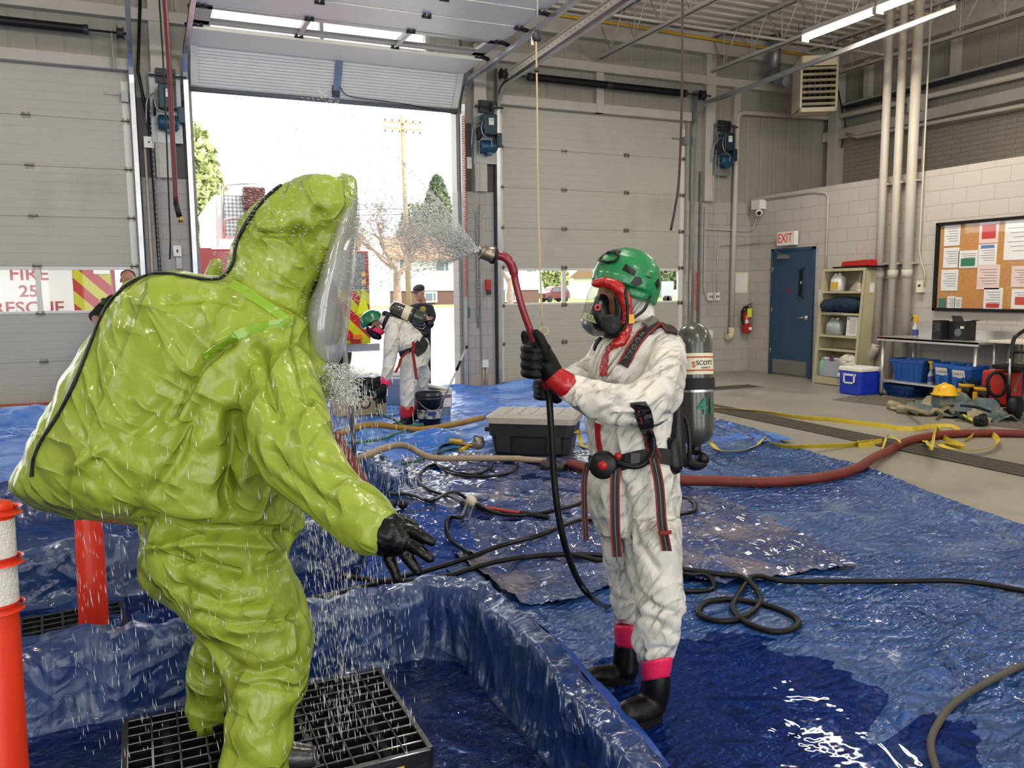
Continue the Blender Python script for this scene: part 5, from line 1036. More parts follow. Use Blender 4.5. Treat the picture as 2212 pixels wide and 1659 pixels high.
hose('cable', [(1440, 1060), (1475, 1078), (1500, 1092), (1500, 1106), (1480, 1116), (1440, 1120)], .012, m_blh, 'short bend of black hose right of the hanging straps', 'cable', z=.08)
hose('air_hose', [(2600, 1330), (2420, 1385), (2260, 1428), (2212, 1442), (2130, 1482), (2060, 1528), (2022, 1578), (2010, 1620), (2028, 1690)], .0125, M('hose_drab', '47433a', .55, var=.15), 'drab grey hose curving through the lower right corner', z=.04)
hose('cable', [(840, 1090), (870, 1076), (900, 1078), (935, 1088), (990, 1094), (1040, 1108), (1090, 1117), (1150, 1115), (1210, 1105), (1270, 1088), (1330, 1075)], .011, m_blh, 'black cable running from the basin corner to behind the legs', 'cable', z=.1)
hose('cable', [(1010, 1128), (1030, 1110), (1050, 1105), (1075, 1112)], .006, m_blh, 'thin black wire arching over the cables in the middle of the sheet', 'cable', z=.12)
t = thing('shower_nozzle', G(1020, 1090, 0), 'round white nozzle on a short red tube lying on the sheet', 'nozzle')
q0, q1 = G(1015, 1082, .12), G(1026, 1094, .1); MB().lathe(q0, (q1 - q0), [(-.03, 0), (-.03, .03), (-.01, .042), (.02, .042), (.05, .03), (.06, .014), (.08, .014)], 18).build('nozzle_head', M('nozzle_cream', 'c9c2ae', .45), t)
MB().tube(gpath([(1027, 1095), (1040, 1101), (1075, 1105), (1125, 1112)], .09), .012, 8).build('tube', M('tube_red', 'a33a32', .4), t); MB().tube(gpath([(1123, 1112), (1150, 1116), (1186, 1122)], .09), .016, 8).build('handle', m_black, t)
t = thing('valve_manifold', G(1030, 960, 0), 'small brass valve with yellow tape beside the grey lidded tote', 'valve')
MB().ball(G(1033, 957, .16), .06, seg=14).build('valve_body', M('valve_grey', '8f897c', .4, .5), t); MB().tube([G(1035, 965, .12), G(1010, 962, .13), G(975, 955, .15)], .02, 8).build('outlet_pipe', m_brass, t); MB().cut().tube([G(1000, 955, .15), G(972, 953, .15)], .024, 8).cut().tube([G(1010, 966, .12), G(995, 972, .11)], .02, 8).build_each('yellow_tape', M('tape_yellow', 'c9a72a', .5), t)
t = thing('rod_stand', G(1030, 930, 0), 'bent metal rod stand against the left end of the tote', 'stand'); MB().tube([G(1026, 962, .1), G(1024, 942, .28), G(1042, 944, .27), G(1046, 962, .1)], .008, 6).build('rod', m_galv2, t)
# basin corner clamps
t = thing('clamp', G(855, 1085, .3), 'small black clamps gripping the rear basin corner', 'clamp')
for x in (846, 870): MB().ball(G(x, 1090, .32), .028, seg=10, rings=8).build('knob', m_blackp, t)
# ---- yellow webbing: flat straps, each following the ground with twists
m_web = M('webbing_yellow', 'd0b836', .6, var=.12, vscale=15)
def webbing(pts, wd, label, z=.02, tw=0, mid={}):
    P = gpath(pts, z, 8, mid); wv = []
    for i in range(len(P)):
        a = tw * i * .16; tg_ = (P[min(i + 1, len(P) - 1)] - P[max(i - 1, 0)]).normalized(); s_ = tg_.cross(V(0, 0, 1)).normalized(); wv.append((s_ * math.cos(a) + V(0, 0, 1) * math.sin(a)) * wd / 2)
    return MB().strip([p + V(0, 0, .012 * abs(math.sin(tw * i * .16))) for i, p in enumerate(P)], wv, .003).build('webbing_strap', m_web, label=label, cat='strap', fix=True)
webbing([(1540, 881), (1575, 886), (1650, 893), (1720, 904), (1800, 911), (1880, 921), (1960, 931), (2010, 925), (2055, 924), (2076, 938)], .05, 'yellow strap stretched along the far side of the floor drain', tw=.25)
webbing([(1515, 952), (1530, 968), (1560, 977), (1600, 977), (1635, 966), (1652, 948), (1672, 964), (1720, 972), (1800, 971), (1860, 962), (1905, 958), (1860, 968), (1852, 960)], .05, 'yellow strap crossing the tarp edge and the floor drain', z=.03, mid={5: .07, 0: .25}, tw=.1)
webbing([(1995, 945), (2002, 975), (2012, 968), (2022, 942), (2045, 955), (2080, 972), (2030, 962), (2060, 975), (2120, 972), (2155, 958), (2140, 943), (2110, 942), (2085, 955)], .055, 'heap of yellow strap looped over the red hose', z=.1, tw=.35, mid={2: .16, 8: .04, 9: .03})
webbing([(1905, 975), (1915, 955), (1930, 945), (1945, 958), (1935, 975), (1915, 978)], .02, 'thin yellow loop of strap standing left of the red hose', z=.05, mid={2: .12, 3: .1})
webbing([(1244, 935), (1250, 955), (1262, 968), (1300, 972)], .04, 'short end of yellow strap between the tote and the white legs', z=.1, mid={0: .3})
# ================================================================== floor drain and covers
m_gri = M('grate_grey', '5a564d', .55, .2); m_pit = M('drain_pit', '141413', .8)
t = thing('floor_drain', (6.5, 6, .0), 'long dark slotted trench drain across the concrete floor', 'drain')
MB().box((6.31, 1.5, .0), (6.69, 9.6, .004)).build('pit', m_pit, t)
mb = MB()
for x in (6.32, 6.43, 6.495, 6.505, 6.57, 6.68): mb.box((x - .008, 1.5, .004), (x + .008, 9.6, .014))
mb.build('rail_bars', m_gri, t); mb = MB()
for k in range(300): y = 1.5 + k * .027; mb.box((6.31, y, .004), (6.69, y + .011, .012))
mb.build('grate_bars', m_gri, t, kind='stuff')
t = thing('floor_drain', (8.1, 10, 0), 'small slotted drain in the floor before the right closed door', 'drain'); mb = MB(); MB().box((7.45, 9.75, 0), (8.55, 10.15, .004)).build('frame', m_galv2, t)
for k in range(26): x = 7.5 + k * .04; mb.box((x, 9.8, .004), (x + .015, 10.1, .01))
mb.build('grate_bars', m_gri, t, kind='stuff')
def dplate(name, c, ax, ay, label):
    t = thing(name, (c[0], c[1], 0), label, 'floor cover', 'ribbed floor covers'); c = Vector(c); ax, ay = Vector(ax), Vector(ay); MB().obox(c + V(0, 0, .004), ax, ay, (0, 0, .004)).build('plate', M('cover_steel', '716a5c', .5, .3), t); mb = MB(); n = 22
    for i in range(n):
        for s_ in range(8): p = c + ax * (-.95 + 1.9 * i / (n - 1)) + ay * (-.85 + 1.7 * s_ / 7) + V(0, 0, .01); d = (ax.normalized() + ay.normalized() * (1 if (i + s_) % 2 else -1)) * .014; mb.obox(p, d, V(-d.y, d.x, 0).normalized() * .004, (0, 0, .003))
    mb.build('tread', M('cover_tread', '8f8878', .4, .4), t, kind='stuff')
dplate('floor_cover', (8.85, 7.9, 0), (-.1, .42, 0), (.4, .1, 0), 'ribbed metal floor cover beneath the front of the steel table')
dplate('floor_cover', (8.7, 5.9, 0), (-.1, .5, 0), (.35, .1, 0), 'ribbed metal floor cover at the right, in front of the turnout gear')
# ================================================================== shelf unit against the block wall
m_shelf = M('shelf_khaki', 'b3ab8b', .45, var=.04)
def sh(p): p = Vector(p); return V(p.x, p.y - .075 * p.z, p.z)
def lean(o):
    for c in [o] + list(o.children_recursive):
        if c.type == 'MESH':
            L = Vector(o.get('_base', (0, 0, 0)))
            for v in c.data.vertices: v.co.y -= .075 * (v.co.z + L.z)
    return o
sy0, sy1, sx0, sx1, sH = 9.02, 9.86, 9.6, 9.96, 1.78
t = thing('shelf_unit', ((sx0 + sx1) / 2, (sy0 + sy1) / 2, 0), 'open khaki metal shelf unit standing beside the blue exit door', 'shelf unit')
MB().box((sx0, sy0, .0), (sx1, sy0 + .02, sH)).build('side_panel', m_shelf, t); MB().box((sx0, sy1 - .02, .0), (sx1, sy1, sH)).build('side_panel', m_shelf, t); MB().box((sx1 - .012, sy0, .02), (sx1, sy1, sH)).build('back_panel', m_shelf, t); MB().box((sx0, sy0, sH - .04), (sx1, sy1, sH)).build('top_panel', m_shelf, t)
mb = MB(); mb.cut().box((sx0 - .004, sy0, 0), (sx0 + .01, sy0 + .045, sH)); mb.cut().box((sx0 - .004, sy1 - .045, 0), (sx0 + .01, sy1, sH)); mb.build_each('front_post', m_shelf, t)
SZ = [.12, .56, .77, 1.11, 1.44]
for z in SZ: mb = MB(); mb.box((sx0 + .005, sy0 + .02, z - .012), (sx1 - .01, sy1 - .02, z)); mb.box((sx0 + .002, sy0 + .02, z - .03 if z > .2 else .01), (sx0 + .012, sy1 - .02, z)); mb.build('shelf_board', m_shelf, t)
MB().box((sx0 + .11, sy0 - .004, 1.42), (sx0 + .2, sy0 - .001, 1.56)).build('paper_tag', m_white, t)
lean(t)
def jug(name, c, w_, h, mat, label, capm=None, lab=None):
    t = thing(name, c, label, 'jug'); x, y, z = c; hw = w_ / 2
    rings = []
    for q, s_ in ((0, .9), (.02, 1), (.62, 1), (.8, .8), (.9, .4)): rings.append([V(x + a * hw * s_ * .7, y + b * hw * s_, z + q * h) for a, b in ((-1, -.8), (-.8, -1), (.8, -1), (1, -.8), (1, .8), (.8, 1), (-.8, 1), (-1, .8))])
    MB().loft(rings).build('body', mat, t); MB().cyl((x, y - .02, z + h * .88), (x, y - .02, z + h), .022).build('cap', capm or m_white, t)
    MB().tube(crom([(x, y + hw * .2, z + h * .86), (x, y + hw * .6, z + h * .95), (x, y + hw * .98, z + h * .8), (x, y + hw, z + h * .5)], 5), .014, 8).build('handle', mat, t)
    if lab: MB().box((x - hw * .705, y - hw * .7, z + h * .1), (x - hw * .7 - .004, y + hw * .7, z + h * .5)).build('label', lab, t)
    return t
lean(jug('jug', (9.72, 9.64, 1.442), .2, .27, m_white, 'white jug with a yellow label on the top shelf', None, M('label_gold', 'c9a53a', .5)))
t = thing('funnel', (9.75, 9.24, 1.442), 'grey metal funnel standing upside down on the top shelf', 'funnel'); MB().lathe((9.75, 9.24, 1.442), (0, 0, 1), [(0, .14), (.03, .14), (.19, .03), (.28, .018)], 24).build('cone', M('funnel_steel', 'a39a8c', .45, .4), t); MB().lathe((9.75, 9.24, 1.442), (0, 0, 1), [(0, .145), (.012, .148), (.02, .14)], 24).build('rim', m_galv, t); lean(t)
fo_, no_, f_ = fuse(MB().ball((9.7, 9.42, 1.24), .13, .37, .115, 24, 14).ball((9.66, 9.7, 1.22), .13, .16, .1), .01, 4)
fo_ = fo_ + no_ * (.012 * crumple(fo_, 8, 3))[:, None]; fo_[:, 2] = np.maximum(fo_[:, 2], 1.113); lean(arr_obj('folded_blanket', fo_, f_, M('blanket_navy', '152a3f', .85, bump=.5, bscale=150), label='dark navy padded blanket bundled on the second shelf', cat='blanket'))
MB().box((9.58, 9.3, 1.112), (9.8, 9.7, 1.118)).build('plastic_sheet', M('lilac_plastic', 'a9a3c0', .3), label='thin lilac plastic sheet poking out under the navy blanket', cat='sheet'); 
lean(jug('jug', (9.72, 9.6, .772), .26, .26, M('clear_plastic', 'b9c4c4', .15, trans=.3), 'translucent square water jug on the middle shelf'))
lean(jug('jug', (9.86, 9.42, .772), .16, .2, M('amber_plastic', 'b89c68', .3), 'amber plastic jug behind the water jug on the middle shelf'))
t = thing('notice_sheet', (9.64, 9.2, .772), 'printed white notice leaning on the right of the middle shelf', 'paper'); MB().box((9.63, 9.1, .775), (9.64, 9.31, 1.06)).build('sheet', M('paper', 'd8d6d2', .8), t)
mb = MB()
for k in range(12): mb.box((9.628, 9.13, 1.0 - k * .017), (9.6295, 9.28 - (k % 3) * .02, 1.004 - k * .017))
mb.box((9.628, 9.26, 1.015), (9.6295, 9.29, 1.045)); mb.build('printing', M('ink_grey', '6d6f76', .7), t, kind='stuff'); lean(t)
t = thing('storage_box', (9.72, 9.5, .122), 'clear plastic box with purple latch on the bottom shelf', 'box'); MB().box((9.62, 9.36, .122), (9.86, 9.68, .4)).build('tub', M('frost_plastic', 'c3ccd2', .25, trans=.35), t, bevel=.015); MB().box((9.61, 9.35, .4), (9.87, 9.69, .42)).build('lid', m_white, t, bevel=.005); MB().box((9.6, 9.48, .38), (9.615, 9.56, .43)).build('latch', M('purple_plastic', '66307a', .4), t); lean(t)
lean(jug('jug', (9.7, 9.75, .122), .14, .3, M('mint_plastic', '9cc4b4', .35), 'pale mint jug at the left of the bottom shelf'))
fo_, no_, f_ = fuse(MB().ball((9.66, 9.2, .36), .13, .17, .14).ball((9.66, 9.14, .25), .12, .12, .13), .01, 2); fo_ = fo_ + no_ * (.03 * crumple(fo_, 9, 3))[:, None]; fo_[:, 2] = np.maximum(fo_[:, 2], .124); lean(arr_obj('plastic_bag', fo_, f_, M('bag_white', 'c9c2b6', .35), label='crumpled white plastic bag at the right of the bottom shelf', cat='bag'))
MB().lathe((9.6, 9.34, .17), (0, -1, .1), [(0, 0), (0, .035), (.12, .045), (.12, .03)], 14).build('paper_cup', m_white, label='white cup lying in front of the clear box', cat='cup')
t = thing('tool_case', (9.76, 9.15, 1.783), 'flat black case lying on top of the khaki shelf unit', 'case'); MB().obox((9.76, 9.3, 1.795), (.13, 0, 0), (0, .4, 0), (0, 0, .012)).build('body', m_blackp, t, bevel=.008); lean(t)
t = thing('tool_case', (9.76, 9.3, 1.81), 'red metal case on the black case atop the shelf unit', 'case'); MB().prism([(9.66, 9.02, 1.81), (9.66, 9.56, 1.81), (9.66, 9.54, 1.88), (9.66, 9.06, 1.9)], (.22, 0, 0)).build('body', M('case_red', 'a81f1c', .35), t, bevel=.006, fix=True); lean(t)
fixture('door_notice', 'curled white notice with red writing between door and shelf', 'paper', ('sheet', MB().strip([(9.985, 10.12, 1.2), (9.97, 10.12, 1.32), (9.98, 10.12, 1.46)], V(0, .06, 0), .003), M('paper', 'd8d6d2', .8)), ('writing', MB().box((9.972, 10.08, 1.3), (9.966, 10.1, 1.4)), MATS['exit_red']))
# cooler
a = G(1829, 848); t = thing('cooler', (9.13, 8.47, 0), 'blue cooler with a white lid standing in front of the shelf', 'cooler')
m_cool = M('cooler_blue', '1a35b4', .35)
MB().box((8.98, 8.33, .0), (9.36, 8.72, .33)).build('body', m_cool, t, bevel=.03); MB().box((8.97, 8.32, .33), (9.37, 8.73, .39)).build('lid', m_white, t, bevel=.015); mb = MB()
for a_, b_ in (((8.955, 8.42, .16), (8.97, 8.44, .29)), ((8.955, 8.6, .16), (8.97, 8.62, .29)), ((8.955, 8.42, .16), (8.97, 8.62, .18)), ((8.955, 8.41, .27), (8.975, 8.63, .295))): mb.box(a_, b_)
mb.build('handle', m_white, t)
# ================================================================== steel work table and what is on it
m_ss = M('stainless', 'd0d0ca', .3, .7, var=.06)
tx0, tx1, ty0, ty1, tz = 9.25, 9.95, 6.8, 8.33, .82
t = thing('work_table', ((tx0 + tx1) / 2, (ty0 + ty1) / 2, 0), 'stainless steel work table with undershelf against the block wall', 'table')
mb = MB(); mb.box((tx0, ty0, tz - .03), (tx1, ty1, tz)); mb.box((tx0, ty0, tz - .055), (tx0 + .012, ty1, tz)); mb.build('tabletop', m_ss, t, bevel=.004); MB().box((tx1 - .015, ty0, tz), (tx1, ty1, tz + .11)).build('backsplash', m_ss, t)
MB().box((tx0 + .04, ty0 + .05, .2), (tx1 - .04, ty1 - .05, .225)).build('undershelf', m_ss, t, bevel=.003)
for x in (tx0 + .05, tx1 - .05):
    for y in (ty0 + .07, ty1 - .07): l_ = MB().cyl((x, y, .02), (x, y, tz - .03), .021).build('leg', m_ss, t); MB().cyl((x, y, 0), (x, y, .04), .026).build('foot', m_blackp, l_)
MB().box((tx0 - .001, ty1 - .1, tz - .035), (tx0, ty1 - .04, tz - .02)).build('maker_strip', MATS['exit_red'], t)
t = thing('side_counter', (9.65, 6.07, 0), 'cream topped counter beside the steel table at the right edge', 'counter'); MB().box((9.35, 5.4, .82), (9.95, 6.75, .85)).build('counter_top', M('counter_cream', 'd5cfc0', .4), t, bevel=.004)
for x in (9.4, 9.9):
    for y in (5.46, 6.7): MB().cyl((x, y, 0), (x, y, .82), .016).build('leg', m_galv, t)
def sprayer(x, y, z, label, tilt=0):
    t = thing('spray_bottle', (x, y, z), label, 'spray bottle', 'spray bottles by the steel table')
    MB().lathe((x, y, z), (0, 0, 1), [(0, 0), (0, .042), (.01, .046), (.11, .046), (.15, .035), (.19, .016), (.2, .016), (.2, 0)], 18, ey=.8).build('bottle', M('bottle_clear', 'c8ccd2', .2, trans=.25), t)
    MB().lathe((x, y, z + .03), (0, 0, 1), [(0, .047), (.08, .047)], 18, ey=.8).build('label', M('label_violet', '4a4c8c', .5), t)
    MB().prism([(x - .012, y - .03, z + .2), (x - .012, y + .018, z + .2), (x - .012, y + .02, z + .27), (x - .012, y + .045, z + .285), (x - .012, y + .04, z + .305), (x - .012, y - .01, z + .305), (x - .012, y - .035, z + .27)], (.024, 0, 0)).build('trigger_head', M('sprayer_yellow', 'd6a91c', .4), t, fix=True)
    MB().tube([(x, y + .045, z + .295), (x, y + .065, z + .295)], .009, 8).build('nozzle', m_blackp, t); MB().tube([(x, y + .035, z + .28), (x, y + .06, z + .25), (x, y + .065, z + .22)], .007, 8).build('trigger', m_blackp, t)
sprayer(9.45, 7.88, tz, 'yellow headed spray bottle standing on the steel table'); sprayer(9.4, 7.56, .225, 'yellow headed spray bottle on the undershelf between the tubs')
t = thing('carton', (9.6, 7.35, tz), 'open black carton standing on the steel table', 'box'); m_cart = M('carton_black', '1c1a1c', .45)
MB().box((9.42, 7.12, tz), (9.62, 7.36, tz + .24)).build('box', m_cart, t, bevel=.003); MB().prism([(9.42, 7.14, tz + .24), (9.42, 7.3, tz + .24), (9.44, 7.34, tz + .31), (9.44, 7.2, tz + .31)], (.004, 0, 0)).build('flap', m_cart, t, fix=True); MB().prism([(9.6, 7.12, tz + .24), (9.42, 7.12, tz + .24), (9.43, 7.02, tz + .26), (9.6, 7.02, tz + .26)], (0, 0, .004)).build('flap', m_cart, t, fix=True)
MB().box((9.3, 7.37, tz), (9.44, 7.5, tz + .25)).build('box_end', m_cart, t); MB().lathe((9.419, 7.22, tz + .1), (-1, 0, 0), [(0, .0), (0, .05), (.001, .05), (.001, 0)], 20, False).build('round_print', M('print_grey', '6b6a6c', .5), t); MB().box((9.418, 7.14, tz + .15), (9.42, 7.19, tz + .18)).build('label', m_white, t)
mb = MB(); [mb.box((9.2985, 7.39, tz + .2 - k * .02), (9.3, 7.47 - (k % 2) * .03, tz + .206 - k * .02)) for k in range(5)]; mb.build('printing', M('print_grey', '6b6a6c', .5), t, kind='stuff')
m_tub = M('tub_blue', '215aa8', .4, var=.04)
def tub(c, sx, sy, h, label, sign=None, rot=0, mat=None):
    t = thing('storage_tub', c, label, 'tub', 'blue plastic tubs'); t.rotation_euler = (0, 0, rot); x, y, z = c; rings = []
    def rr(s_, zz, ins=0):
        a, b = sx / 2 * s_ - ins, sy / 2 * s_ - ins; k = .03; return [V(x + p, y + q, z + zz) for p, q in ((-a, -b + k), (-a + k, -b), (a - k, -b), (a, -b + k), (a, b - k), (a - k, b), (-a + k, b), (-a, b - k))]
    MB().loft([rr(.8, 0), rr(.81, .01), rr(.98, h - .05), rr(1.0, h - .05), rr(1.06, h - .045), rr(1.06, h), rr(1.0, h), rr(.97, h - .05), rr(.78, .02)], smooth=False).build('tub', mat or m_tub, t)
    for s_ in (-1, 1): MB().prism([(x - sx * .46, y + s_ * sy * .2 - .03, z + .03), (x - sx * .405, y + s_ * sy * .2 - .03, z + .03), (x - sx * .49, y + s_ * sy * .2 - .03, z + h - .06)], (0, .05, 0)).build('rib', mat or m_tub, t, fix=True)
    if sign: MB().obox((x - sx * .5, y + .0, z + h * .66), (.0, .085, 0), (.0015, 0, 0), (-.012, 0, .05)).build('sign', m_white, t); text(sign, 'lettering', M('ink_dark', '2d2f33', .6), (x - sx * .5 - .003, y, z + h * .66), (0, -1, 0), (-.1, 0, 1), .038, .001, t, stretch=.95)
    return t
tub((9.55, 7.95, .225), .36, .52, .3, 'blue tub at the left of the undershelf')
tub((9.45, 7.3, .225), .38, .3, .3, 'blue tub with a CLEAN sign on the undershelf', 'CLEAN'); tub((9.34, 6.98, .225), .36, .3, .3, 'blue tub with a DIRTY sign on the undershelf', 'DIRTY')
tub((9.68, 6.55, .0), .36, .4, .52, 'tall dark blue tub just past the right end of the table', None, 0, M('tub_navy', '173c78', .4)); tub((9.6, 8.1, .0), .4, .5, .16, 'low dark blue tub on the floor under the table', None, 0, MATS['tub_navy'])
# notice board
m_cork = M('cork', 'bd8a52', .85, var=.12, vscale=60)
t = thing('notice_board', (RX - .03, 7.1, 1.16), 'framed cork notice board covered in papers, behind glass', 'notice board'); by0, by1, bz0, bz1 = 5.6, 8.04, 1.17, 2.36
MB().box((RX - .02, by0, bz0), (RX, by1, bz1)).build('cork', m_cork, t)
mb = MB(); mb.box((RX - .06, by0, bz0), (RX - .0, by1, bz0 + .04)); mb.box((RX - .06, by0, bz1 - .04), (RX, by1, bz1)); mb.box((RX - .06, by1 - .045, bz0), (RX, by1, bz1)); mb.box((RX - .06, by0, bz0), (RX, by0 + .045, bz1)); mb.build('frame', m_black, t, bevel=.004)
MB().box((RX - .052, by0 + .04, bz0 + .04), (RX - .05, by1 - .04, bz1 - .04)).build('glass', m_glass, t)
m_pap = M('paper_bright', 'e8e8e6', .8); pin = M('print_red', 'c04038', .6); pgr = M('print_green', '2f7d5b', .6); pbl = M('print_blue', '5b7fb0', .6); pink = M('paper_pink', 'e6cfc8', .7)
def paper(x0, y0, x1, y1, mat, pr=None, lines=6):
    a, b = PL(x0, y0, 0, RX - .025), PL(x1, y1, 0, RX - .025); p = MB().box((RX - .026, b.y, b.z), (RX - .022, a.y, a.z)).build('pinned_paper', mat, t); mb = MB(); w_, h = a.y - b.y, a.z - b.z
    for k in range(lines): mb.box((RX - .0275, b.y + w_ * .12, a.z - h * (.18 + .7 * k / lines)), (RX - .0262, a.y - w_ * (.12 + .1 * (k % 3)), a.z - h * (.18 + .7 * k / lines) - .006))
    mb.build('printing', MATS['ink_grey'], p, kind='stuff')
    if pr: MB().box((RX - .0285, b.y + w_ * .15, b.z + h * pr[1]), (RX - .0276, a.y - w_ * .15, b.z + h * pr[2])).build('picture', pr[0], p)
for args in ((2041, 487, 2073, 530, m_pap), (2039, 536, 2071, 578, m_pap), (2034, 583, 2068, 628, m_pap), (2071, 542, 2112, 578, m_pap, (pgr, .1, .55)), (2117, 478, 2156, 524, pink, (pin, .2, .8)), (2114, 528, 2152, 572, m_pap, (pbl, .8, .95)), (2112, 573, 2158, 625, pink), (2126, 622, 2164, 670, m_pap, (pin, .1, .3)), (2028, 644, 2042, 668, pgr), (2047, 640, 2062, 668, m_pap), (2062, 642, 2076, 668, m_pap), (2172, 478, 2230, 560, m_pap), (2186, 575, 2240, 620, pink), (2186, 624, 2240, 668, m_pap, (pin, .2, .6)), (2262, 480, 2300, 545, m_pap, (pbl, .6, .9)), (2262, 570, 2310, 650, m_pap), (2330, 490, 2375, 560, pink), (2335, 590, 2385, 660, m_pap)): paper(*args)
# ================================================================== turnout gear heap, boots, washer
def blob(name, mb, vox, amp, f, mat, lab, cat, zmin=.005, sm=2, **k):
    c, n_, f_ = fuse(mb, vox, sm); c = c + n_ * (amp * facet(c, f, 8, 3) + amp * .4 * facet(c, f * 2.5, 6, 4))[:, None]; c[:, 2] = np.maximum(c[:, 2], zmin); return arr_obj(name, c, f_, mat, label=lab, cat=cat, **k)
m_coat = M('coat_slate', '525f63', .85, var=.2, vscale=12, dirt='7d7459', dscale=5, dthr=.5); m_khaki = M('coat_khaki', '8c8468', .85, var=.2, vscale=10); m_lime = M('stripe_lime', 'b7c23a', .5)
gp = lambda x, y, z=.0: G(x, y, z)
ca = gp(2012, 893); mb = MB(); [mb.ball(ca + V(*o), *r) for o, r in (((.05, .0, .07), (.2, .25, .1)), ((.02, -.16, .12), (.15, .15, .13)), ((.12, -.25, .16), (.14, .15, .13)), ((-.05, .22, .04), (.12, .15, .06)), ((.2, .05, .05), (.18, .15, .08)))]
def cloth(nm, parent, c, sx, sy, rot, h, mat, seed):
    n = 26; u, v = np.meshgrid(np.linspace(-1, 1, n), np.linspace(-1, 1, n)); p = np.stack([u.ravel() * sx + seed, v.ravel() * sy, np.zeros(n * n)], 1); z = h * (.75 + .5 * facet(p, 2.6, 6, seed)) * (1 - .75 * (u.ravel() ** 2 + v.ravel() ** 2) / 2) + .03 * facet(p, 8, 6, seed + 1)
    wob = .06 * facet(p, 3, 5, seed + 2); x = u.ravel() * sx + wob; y = v.ravel() * sy + wob; ca_, sa_ = math.cos(rot), math.sin(rot); P = np.stack([c[0] + x * ca_ - y * sa_, c[1] + x * sa_ + y * ca_, np.maximum(z + c[2], .012)], 1)
    idx = np.arange(n * n).reshape(n, n); F = np.stack([idx[:-1, :-1], idx[:-1, 1:], idx[1:, 1:], idx[1:, :-1]], -1).reshape(-1, 4); o = arr_obj(nm, P, F, mat, parent); md = o.modifiers.new('thickness', 'SOLIDIFY'); md.thickness = .012; return o
t = blob('turnout_coat', mb, .014, .035, 4.5, m_coat, 'slate blue turnout coat heaped on the floor under the yellow helmet', 'coat')
[cloth('sleeve' if k % 2 else 'coat_panel', t, ca + V(*o), a, b_, r_, h_, mt, 60 + k) for k, (o, a, b_, r_, h_, mt) in enumerate((((-.05, .1, .0), .3, .16, .9, .16, m_coat), ((.02, -.12, .02), .24, .17, 2.1, .22, m_khaki), ((.12, -.2, .05), .2, .2, .3, .24, m_coat), ((-.12, .12, .0), .3, .12, 1.6, .1, m_khaki), ((.0, -.3, .0), .2, .14, 2.6, .1, m_coat)))]
mb = MB(); mb.tube(crom([gp(1955, 882, .06), gp(1975, 885, .12), gp(2005, 893, .2), gp(2020, 885, .24), gp(2035, 893, .2), gp(2025, 905, .1)], 6), .022, 8); mb.build('lining', m_khaki, t)
for x, y in ((1944, 878), (1965, 887)): p = gp(x, y, .04); MB().lathe(p, (-.5, .8, .1), [(0, .0), (0, .045), (.03, .05), (.1, .06), (.14, .05)], 14).build('cuff', m_khaki, t); MB().lathe(p + V(.05, -.09, .0), (-.5, .8, .1), [(0, .055), (.03, .056)], 14).build('reflective_stripe', m_lime, t)
t = thing('safety_helmet', gp(2040, 905, .2), 'yellow hard hat resting on the heap of turnout gear', 'helmet'); hc = AT(2042, 838, DEPTH(gp(2040, 898))); m_yel = M('helmet_yellow', 'e0ac12', .3, coat=.3)
MB().lathe(hc + V(0, 0, -.08), (0, 0, 1), [(0, .15), (.012, .155), (.02, .13), (.06, .125), (.1, .1), (.125, .06), (.135, 0)], 24).build('shell', m_yel, t); MB().ball(hc + V(-.03, -.01, -.03), .1, .02, .1, 10, 8).build('ridge', m_yel, t)
cb = gp(2115, 905); mb = MB(); [mb.ball(cb + V(*o), *r) for o, r in (((.05, .0, .12), (.16, .16, .13)), ((-.04, -.08, .06), (.14, .14, .08)), ((.12, .12, .06), (.14, .14, .09)), ((.1, -.12, .05), (.14, .12, .07)))]
t = blob('turnout_trousers', mb, .014, .035, 5, m_coat, 'slate and khaki turnout trousers heaped right of the hard hat', 'trousers')
[cloth('trouser_leg', t, cb + V(*o), a, b_, r_, h_, mt, 80 + k) for k, (o, a, b_, r_, h_, mt) in enumerate((((.0, .02, .0), .26, .15, 2.2, .22, m_coat), ((-.08, -.05, .0), .22, .12, .6, .14, m_khaki), ((.1, -.1, .0), .2, .14, 1.2, .16, m_coat)))]
mb = MB(); mb.tube(crom([gp(2065, 890, .2), gp(2080, 905, .16), gp(2095, 912, .05)], 6), .016, 8).tube(crom([gp(2075, 876, .26), gp(2110, 880, .24), gp(2140, 890, .18)], 6), .014, 8); mb.build('harness_strap', m_blackp, t)
mb = MB().tube(crom([gp(2078, 895, .05), gp(2095, 905, .04), gp(2112, 915, .02)], 6), .018, 8); mb.build('reflective_stripe', m_lime, t)
def boot_toe(x, y, lab):
    p = gp(x, y); t = thing('work_boot', p, lab, 'boot', 'tan boots in the gear heap'); MB().ball(p + V(.05, .05, .055), .1, .08, .06).build('toe', M('boot_tan', 'b08436', .5), t); MB().box((p.x - .04, p.y - .02, 0), (p.x + .16, p.y + .13, .015)).build('sole', m_black, t); MB().tube([p + V(.08, .08, .08), p + V(.16, .14, .18)], [.07, .08], 12).build('shaft', m_khaki, t)
boot_toe(2050, 893, 'tan toed boot in the gear heap, nearer the hard hat'); boot_toe(2078, 899, 'tan toed boot in the gear heap, beside the harness')
t = blob('black_glove', MB().ball(gp(2118, 910, .05), .09, .07, .07).ball(gp(2122, 905, .1), .05, .05, .06), .01, .015, 10, m_blackp, 'black lump of glove at the front of the gear heap', 'glove')
